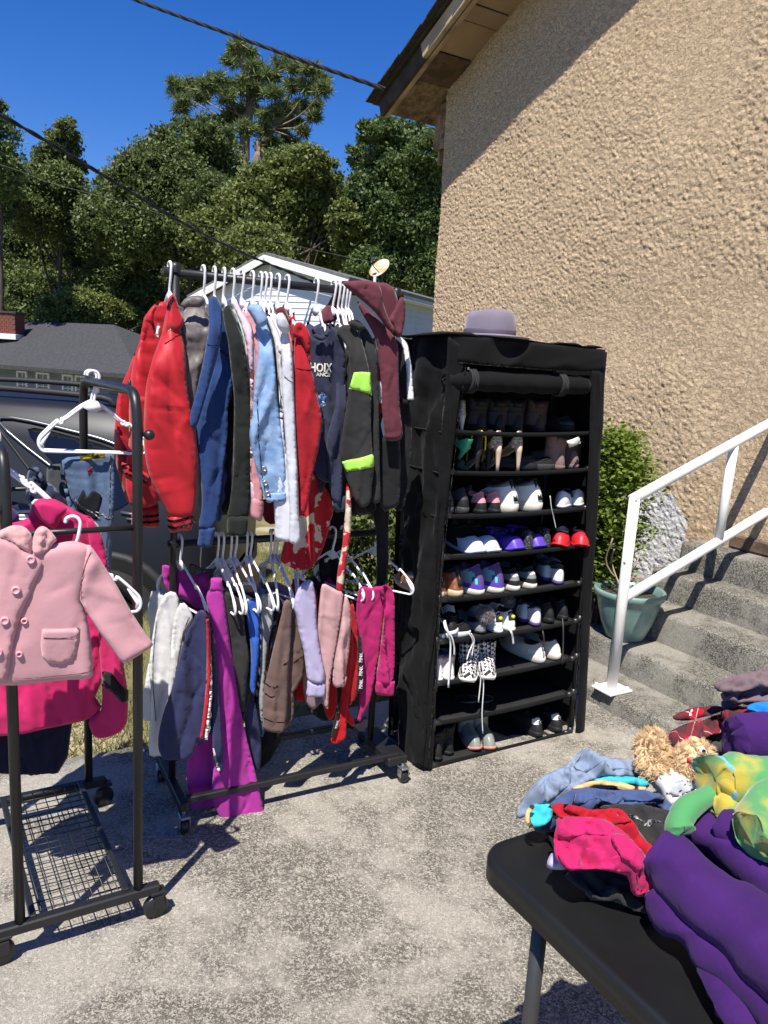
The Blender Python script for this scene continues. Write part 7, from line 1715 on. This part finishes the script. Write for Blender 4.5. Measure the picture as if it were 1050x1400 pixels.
sl_o, sl_f = heap('shirt', 'heather slate blue top crumpled at the far left of the heap', 'clothing', P_(709,1113, 716,1092, 733,1070, 756,1060, 774,1050, 785,1035, 804,1026, 828,1039, 868,1038, 880,1047, 876,1060, 850,1066, 815,1070, 792,1080, 775,1092, 748,1103, 728,1108), (790, 1070), .835, SLATE, 42, sd=4, T=.009, dome=.035)
heap('shirt', 'small dark red cloth tucked under the slate blue top', 'clothing', P_(815,1064, 826,1053, 850,1050, 872,1054, 873,1062, 845,1070, 822,1070), (845, 1060), .835, CRIM, 40, sd=5)
CYAN = fab('cyan jersey', (.04, .42, .52)); ORNG = fab('peach orange jersey', (.72, .42, .18))
t = heapthing('striped_shirt', 'cyan shirt with peach orange trim poking out on both sides of the heap', 'clothing', (830, 1085), .76)
heap('', '', '', P_(782,1077, 800,1068, 840,1063, 870,1064, 885,1072, 880,1082, 850,1080, 815,1080), (835, 1075), .84, CYAN, 40, part='body', parent=t, sd=6)
o, fr = heap('', '', '', P_(780,1078, 800,1071, 832,1067, 855,1070, 868,1076, 884,1074, 882,1081, 862,1082, 842,1076, 815,1077, 792,1083), (835, 1077), .852, ORNG, 40, part='trim', parent=t, sd=7, T=.006, dome=.008)
heap('', '', '', P_(721,1118, 724,1104, 738,1097, 752,1098, 756,1108, 752,1122, 740,1130, 728,1130), (738, 1115), .80, CYAN, 50, part='sleeve', parent=t, sd=8, T=.007, dome=.008)
heap('', '', '', P_(719,1122, 720,1108, 728,1100, 732,1103, 726,1112, 727,1124, 733,1131, 725,1131), (726, 1116), .806, ORNG, 50, part='sleeve_trim', parent=t, sd=9, T=.005, dome=.0)
heap('shirt', 'dark navy sleeve lying on the table below the cyan sleeve', 'clothing', P_(727,1128, 745,1124, 762,1122, 770,1135, 752,1140, 735,1138), (748, 1131), .765, TRK, 30, sd=10)
in_o, in_f = heap('shirt', 'faded indigo shirt spread across the middle of the heap', 'clothing', P_(750,1102, 764,1090, 782,1080, 812,1078, 840,1080, 872,1078, 898,1086, 912,1098, 926,1106, 920,1114, 895,1108, 870,1104, 848,1110, 828,1099, 816,1102, 806,1117, 792,1112, 770,1107), (840, 1094), .85, INDI, 40, sd=11, T=.007)
t = heapthing('sports_shorts', 'black sports shorts with a thin white line lying on the heap', 'clothing', (870, 1130), .80)
o, fr = heap('', '', '', P_(818,1104, 846,1099, 880,1104, 905,1108, 924,1114, 926,1138, 915,1152, 900,1166, 885,1155, 862,1138, 840,1118), (875, 1128), .845, BLK2, 40, part='body', parent=t, sd=12)
strip('piping', P_(850,1114, 868,1121, 888,1127, 906,1128), fr, [1.5, 3.2, 4, 2], WHS, t, o, off=.002)
strip('mark', P_(878,1127, 883,1129.5, 888,1130), fr, [3, 5, 3], WHS, t, o, off=.002)
cr_o, cr_f = heap('shirt', 'crimson shirt folded under the hot pink one', 'clothing', P_(754,1100, 766,1096, 782,1102, 808,1112, 832,1108, 850,1114, 864,1132, 882,1154, 902,1168, 900,1192, 884,1180, 860,1160, 835,1140, 800,1125, 764,1118), (825, 1135), .848, CRIM, 40, sd=13, dome=.02)
hp_o, hp_f = heap('shirt', 'hot pink shirt hanging over the front of the heap', 'clothing', P_(764,1118, 778,1114, 800,1118, 826,1120, 842,1132, 862,1154, 884,1180, 902,1204, 892,1220, 876,1226, 862,1218, 852,1200, 825,1192, 800,1190, 778,1192, 764,1180, 758,1162), (825, 1165), .835, HP2, 48, folds=((.008, 24, 6, .95), (.003, 60, 14, .7)), sd=14, T=.008, dome=.03)
heap('sock', 'small lavender cloth peeking out beside the hot pink shirt', 'clothing', P_(746,1184, 750,1172, 757,1165, 765,1178, 777,1187, 766,1191, 752,1190), (760, 1180), .785, LAV, 40, sd=15, dome=.015)
heap('shirt', 'grey lavender garment between the hot pink shirt and the purple fleece', 'clothing', P_(880,1226, 898,1208, 915,1205, 925,1235, 915,1252, 895,1245), (902, 1230), .79, fab('grey lavender', (.13, .10, .17)), 40, sd=16)
# sleeves and hems folded over those shirts, each a layer of its own
def flap(o, fr, ol, m, sd, off=.004, T=.005, nm='sleeve'):
    return cloth(nm, ol, fr, T, m, o, res=.0045, edge=.006, rim=.006, folds=((.004, 40, 10, .6),), creases=CH, seed=sd, on=o, off=off, sm=2)
flap(hp_o, hp_f, P_(768,1120, 790,1117, 822,1121, 836,1132, 824,1146, 800,1142, 778,1148, 764,1142), HP2, 71)
flap(hp_o, hp_f, P_(826,1148, 848,1146, 872,1172, 896,1202, 886,1220, 872,1218, 858,1196, 838,1180), HP2, 72)
flap(hp_o, hp_f, P_(762,1160, 790,1158, 824,1168, 850,1190, 848,1198, 810,1190, 778,1191, 765,1180), HP2, 73, .003, .004, 'hem')
flap(cr_o, cr_f, P_(770,1100, 800,1110, 838,1112, 856,1128, 846,1134, 815,1122, 780,1114), CRIM, 74)
flap(in_o, in_f, P_(790,1084, 830,1082, 850,1090, 838,1104, 812,1098, 794,1106, 780,1104), INDI, 75)
flap(in_o, in_f, P_(852,1084, 885,1084, 905,1096, 896,1104, 868,1100, 850,1100), INDI, 76)
flap(sl_o, sl_f, P_(780,1052, 800,1034, 830,1042, 866,1042, 876,1050, 850,1058, 815,1056, 792,1064), SLATE, 77)
flap(sl_o, sl_f, P_(722,1096, 745,1072, 768,1064, 776,1076, 760,1092, 738,1104), SLATE, 78)
# white towel with a printed face
t = heapthing('towel', 'white printed cloth lying between the teddy bear and the heap', 'cloth', (915, 1075), .78)
WT = fab('white terry', (.70, .70, .72))
o, fr = heap('', '', '', P_(868,1048, 884,1040, 902,1050, 924,1066, 945,1072, 962,1082, 956,1098, 938,1106, 915,1102, 902,1085, 885,1068), (915, 1075), .845, WT, 38, part='body', parent=t, sd=17, T=.02)
for p, w_ in (((946, 1082), 14), ((930, 1080), 2.2), ((926, 1085), 2.4), ((933, 1086), 2.2), ((922, 1091), 2.4)):
    cloth('print', [(p[0] + w_ / 2 * cos(q), p[1] + w_ * .33 * sin(q)) for q in np.linspace(0, 2 * pi, 9)[:-1]], fr, .0006, mat('navy print', (.03, .04, .09), .9), t, on=o, off=.002, sm=2, res=.004, edge=.003)
cloth('print', P_(906,1090, 912,1080, 930,1076, 945,1075, 940,1090, 925,1097), fr, .0005, mat('pale grey print', (.42, .43, .45), .9), t, on=o, off=.0008, sm=2, res=.005, edge=.003)
# teddy bear on its back
TED = mat('golden tan plush', (.64, .45, .25), .95, .15, 30, .6, 260, .4, 80, .3, spec=.05)
bc = onz(930, 1050, .85)
bear = thing('teddy_bear', 'tan plush bear lying on its back with raised arm', 'soft toy', bc - [0, 0, .08], GT)
def fur_on(V, Fc, n, ln, m, name, parent, sd):
    g = np.random.default_rng(sd); Vv = np.array(V); tri = np.array([(f[0], f[1], f[2]) for f in Fc if len(f) >= 3]); k = g.integers(0, len(tri), n); w = g.dirichlet((1, 1, 1), n)
    P = (Vv[tri[k]] * w[..., None]).sum(1); N_ = np.cross(Vv[tri[k, 1]] - Vv[tri[k, 0]], Vv[tri[k, 2]] - Vv[tri[k, 0]]); N_ /= np.linalg.norm(N_, axis=1)[:, None] + 1e-9
    c = Vv.mean(0); N_ *= np.sign(((P - c) * N_).sum(1))[:, None]
    tuft = np.stack([vnoise(P[:, 0] * 130, P[:, 1] * 130 + P[:, 2] * 90, q) for q in (1, 2, 3)], 1)
    A = (N_ + tuft * 1.1 + rdir(n, g) * .45) * ln * g.uniform(.5, 1.1, n)[:, None]; Bv = np.cross(A, rdir(n, g)); Bv /= np.linalg.norm(Bv, axis=1)[:, None] + 1e-9
    q, f = quads(P + A * .5, A, Bv * ln * .13); return obj(name, q, f, m, parent, False)
hc_ = onz(949, 1040, .885)
hv, hf = lathe([(.001, -.036), (.016, -.032), (.027, -.018), (.031, 0), (.028, .018), (.016, .030), (.001, .033)], hc_, 20, (.9, .1, .35))
arm = catmull([onz(912, 1055, .855), onz(893, 1050, .875), onz(884, 1034, .89), onz(884, 1020, .90)], 6)
av, af = tube(arm, np.linspace(.020, .017, len(arm)), 14)
arm2 = catmull([onz(884, 1022, .898), onz(889, 1012, .902), onz(896, 1011, .898)], 5); a2v, a2f = tube(arm2, [.017] * 8 + [.015] * (len(arm2) - 8), 12)
av3, af3 = lathe([(.001, -.017), (.012, -.013), (.017, 0), (.012, .013), (.001, .017)], onz(898, 1016, .896), 14)
tv_, tf2 = lathe([(.001, -.045), (.024, -.036), (.036, -.012), (.035, .018), (.021, .036), (.001, .042)], onz(928, 1056, .845), 18, (.8, .3, .2))
allV = []; allF = []
for v, f in ((hv, hf), (av, af), (a2v, a2f), (av3, af3), (tv_, tf2)):
    n0 = len(allV); allV += [tuple(p) for p in v]; allF += [tuple(i + n0 for i in q) for q in f]
obj('body', allV, allF, TED, bear)
for k, (v, f, n) in enumerate(((hv, hf, 5000), (av, af, 3500), (a2v, a2f, 1800), (av3, af3, 1800), (tv_, tf2, 2500))): fur_on(v, f, int(n * 2.2), .0042, TED, 'fur', bear, 60 + k)
towards = (CAM - hc_) / np.linalg.norm(CAM - hc_)
rgt_ = np.cross([0, 0, 1.], towards); rgt_ /= np.linalg.norm(rgt_); upb = np.cross(towards, rgt_)
mz = hc_ + towards * .034 - upb * .003 + rgt_ * .002
MB().tube(catmull([mz - rgt_ * .012 + upb * .003, mz - rgt_ * .003 - upb * .001 + towards * .003, mz + rgt_ * .006 - upb * .003 + towards * .002, mz + rgt_ * .013 - upb * .006 - towards * .002], 5), .0024, 6).build('mouth', mat('red felt', (.55, .02, .06), .9), bear, True)
MB().lathe([(.001, .005), (.004, .0035), (.006, 0), (.004, -.005)], hc_ + towards * .026 + upb * .018 + rgt_ * .010, 12, towards).build('eye', mat('shiny white bead', (.7, .7, .68), .2), bear, True)
MB().lathe([(.0001, .003), (.002, .002), (.003, 0)], hc_ + towards * .0305 + upb * .0185 + rgt_ * .012, 10, towards).build('pupil', mat('shiny black bead', (.01, .01, .01), .15), bear, True)
MB().lathe([(.001, .008), (.008, .006), (.011, 0), (.008, -.006)], hc_ + upb * .031 - rgt_ * .004, 14, upb).build('ear', TED, bear, True)
# plaid shirt, folded
def plaid():
    m = bpy.data.materials.new('fabric red plaid flannel'); m.use_nodes = True; nt, L, b = nodes_of(m)
    tc = nd(nt, 'ShaderNodeTexCoord'); mp = nd(nt, 'ShaderNodeMapping'); mp.inputs['Rotation'].default_value = (0, 0, .55); L(tc.outputs['Object'], mp.inputs['Vector'])
    sx = nd(nt, 'ShaderNodeSeparateXYZ'); L(mp.outputs['Vector'], sx.inputs['Vector']); col = None
    def bandf(src, per, lo, hi):
        a = nd(nt, 'ShaderNodeMath', operation='MULTIPLY'); L(src, a.inputs[0]); a.inputs[1].default_value = 1 / per
        f = nd(nt, 'ShaderNodeMath', operation='FRACT'); L(a.outputs[0], f.inputs[0])
        g_ = nd(nt, 'ShaderNodeMath', operation='GREATER_THAN'); L(f.outputs[0], g_.inputs[0]); g_.inputs[1].default_value = lo
        l_ = nd(nt, 'ShaderNodeMath', operation='LESS_THAN'); L(f.outputs[0], l_.inputs[0]); l_.inputs[1].default_value = hi
        o_ = nd(nt, 'ShaderNodeMath', operation='MULTIPLY'); L(g_.outputs[0], o_.inputs[0]); L(l_.outputs[0], o_.inputs[1]); return o_.outputs[0]
    cur = (.34, .012, .022, 1)
    for src in (sx.outputs['X'], sx.outputs['Y']):
        for lo, hi, c, k in ((.45, .95, (.03, .032, .038, 1), .62), (.18, .205, (.62, .60, .58, 1), .8)):
            x = nd(nt, 'ShaderNodeMix', data_type='RGBA'); mu = nd(nt, 'ShaderNodeMath', operation='MULTIPLY'); L(bandf(src, .040, lo, hi), mu.inputs[0]); mu.inputs[1].default_value = k; L(mu.outputs[0], x.inputs['Factor'])
            if isinstance(cur, tuple): x.inputs['A'].default_value = cur
            else: L(cur, x.inputs['A'])
            x.inputs['B'].default_value = c; cur = x.outputs['Result']
    L(cur, b.inputs['Base Color']); b.inputs['Roughness'].default_value = .95; b.inputs['Specular IOR Level'].default_value = .1
    return m
PLAID = plaid()
t = heapthing('plaid_shirt', 'folded red plaid flannel shirt between the bear and the mauve clothes', 'shirt', (965, 1000), .80)
heap('', '', '', P_(914,1016, 917,1000, 940,990, 962,985, 985,975, 1004,972, 1012,985, 998,998, 972,1005, 950,1018, 930,1026), (960, 1000), .90, PLAID, 40, part='body', parent=t, sd=21, T=.007, dome=.006)
heap('', '', '', P_(921,978, 940,970, 966,966, 985,965, 990,972, 968,980, 945,984, 928,983), (955, 975), .925, PLAID, 40, part='fold', parent=t, sd=22, T=.007, dome=.006)
heap('', '', '', P_(984,975, 1000,966, 1022,966, 1034,976, 1032,988, 1016,992, 1000,992, 990,988), (1010, 979), .93, PLAID, 40, part='fold', parent=t, sd=23, T=.007, dome=.006)
heap('shirt', 'charcoal cloth between the plaid shirt and the purple fleece', 'clothing', P_(945,1026, 972,1008, 1000,1000, 1015,992, 1008,1010, 1000,1028, 970,1034), (980, 1015), .87, fab('charcoal', (.05, .05, .052)), 35, sd=24)
heap('trousers', 'dark base layer of clothes under the plaid shirt', 'clothing', P_(925,1040, 960,1015, 1010,1000, 1070,990, 1090,1020, 1080,1060, 1000,1085, 950,1070), (1000, 1040), .78, BLK, 14, sd=25, dome=.05, res=.01)
MVC = fab('dusty mauve twill', (.155, .108, .115))
for k, (ol, an, z, sd, lab) in enumerate(((P_(974,938, 990,928, 1015,922, 1060,914, 1110,905, 1120,930, 1060,938, 1010,945, 985,946), (1030, 930), 1.0, 26, 'topmost dusty mauve garment on the folded stack'), (P_(984,950, 1000,941, 1030,940, 1110,932, 1115,958, 1060,962, 1015,960, 992,958), (1040, 952), .97, 27, 'lower dusty mauve garment on the folded stack'))):
    heap('trousers', lab, 'clothing', ol, an, z, MVC, 40, sd=sd, T=.008, dome=.006)
heap('shirt', 'dark blue folded cloth under the mauve garments', 'clothing', P_(985,964, 990,956, 1010,957, 1035,962, 1032,970, 1010,968, 995,972), (1010, 964), .945, fab('deep blue knit', (.03, .06, .10)), 40, sd=28)
heap('shirt', 'bright blue cloth at the right edge of the photo', 'clothing', P_(1020,964, 1040,960, 1070,960, 1080,990, 1050,984, 1036,976), (1050, 972), .955, fab('bright blue', (.015, .17, .55)), 40, sd=29)
# thick purple fleece blanket in rolled folds
PURP = mat('fabric purple fleece', (.046, .014, .098), .95, .16, 14, .5, 500, .5, 30, .06, spec=.06)
blanket = thing('fleece_blanket', 'thick purple fleece blanket folded in big rolls on the table', 'blanket', onz(1000, 1250, .75), GT)
def roll(name, pts, rad, sd, m=PURP, parent=blanket, sq=(1, 1), band=None):
    """a soft fold: a fat pipe along pts (px, py, z) with a puckered end"""
    P = catmull([onz(*p) for p in pts], 8); n_ = len(P); r_ = np.array([rad * (1 - .92 * (1 - min(1, i / 3.2)) ** 2.2) * (1 + .06 * vnoise(i * .4, sd, 2)) for i in range(n_)])
    V, Fc = tube(P, r_, 40, True, sq)
    V = V + .006 * np.stack([vnoise(V[:, 0] * 12, V[:, 1] * 9 + V[:, 2] * 9, sd)] * 3, 1) + .004 * np.stack([vnoise(V[:, 0] * 30, V[:, 1] * 30 + V[:, 2] * 30, sd + 1)] * 3, 1)
    pk2 = np.repeat(np.clip(1 - np.arange(n_) / 5., 0, 1), 40)[:, None]; V = V + .006 * pk2 * np.stack([vnoise(V[:, 0] * 110, V[:, 1] * 110, sd + q) + vnoise(V[:, 2] * 110, V[:, 1] * 90, sd + q) for q in (2, 3, 4)], 1)
    if parent is not blanket: V = V + .0035 * np.stack([fbm(V[:, 0] * 24, V[:, 1] * 24 + V[:, 2] * 30, sd + 7)] * 3, 1)
    o = obj(name, V, Fc, [m, band[2]] if band else m, parent)
    if band: o.data.polygons.foreach_set('material_index', np.array([1 if band[0] <= i // 40 < band[1] else 0 for i in range(len(o.data.polygons))], np.int32))
    return o
roll('fold', [(938, 1117, .865), (955, 1127, .865), (1000, 1165, .865), (1060, 1215, .865), (1130, 1275, .865)], .033, 1)
roll('fold', [(905, 1165, .845), (925, 1180, .845), (975, 1225, .845), (1040, 1285, .845), (1120, 1360, .845)], .043, 2)
roll('fold', [(903, 1225, .795), (918, 1240, .795), (960, 1280, .795), (1020, 1340, .795), (1090, 1410, .795)], .032, 3)
roll('fold', [(985, 1122, .90), (1000, 1130, .90), (1030, 1140, .90), (1090, 1160, .90)], .022, 4)
roll('fold', [(1000, 1010, .94), (1012, 1010, .94), (1045, 1012, .94), (1100, 1020, .94)], .037, 5)
heap('', '', '', P_(950,1300, 975,1315, 1020,1360, 1080,1420, 1120,1480, 1060,1500, 1000,1430, 965,1360), (1020, 1380), .765, PURP, 25, part='drape', parent=blanket, sd=31, T=.02, dome=.03, folds=((.012, 8, 2, -.7), (.006, 16, 4, -.6)), res=.012, edge=.02, cr=False)
heap('', '', '', P_(925,1130, 970,1110, 1060,1120, 1130,1200, 1130,1350, 1060,1330, 980,1250, 925,1190), (1030, 1210), .80, PURP, 30, part='drape', parent=blanket, sd=32, T=.02, dome=.02, res=.012, edge=.02, cr=False)
# green and yellow tie dyed throw
TDY = mat('fabric green yellow plush', (.075, .27, .09), .95, .10, 9, .4, 400, .25, 70, .3, rgb2=(.44, .34, .045), mixs=11, mixlo=.46, mixhi=.60)
TDG = mat('fabric green plush', (.065, .25, .085), .95, .12, 9, .4, 400, .25, 70, .3)
throw = thing('throw_blanket', 'green and yellow plush throw rolled up beside the purple fleece', 'blanket', onz(1010, 1080, .86), GT)
roll('fold', [(968, 1072, .935), (985, 1068, .935), (1020, 1068, .94), (1100, 1072, .94)], .040, 7, TDY, throw, band=(2, 5, fab('sky blue plush', (.14, .38, .54))))
roll('fold', [(1030, 1150, .925), (1036, 1140, .93), (1050, 1110, .94), (1100, 1085, .94)], .034, 8, TDY, throw)
roll('fold', [(926, 1150, .875), (927, 1128, .89), (942, 1105, .905), (975, 1090, .91), (1010, 1085, .91)], .018, 9, TDG, throw)
roll('fold', [(985, 1112, .90), (1000, 1102, .905), (1030, 1100, .91), (1080, 1110, .91)], .026, 10, TDY, throw)
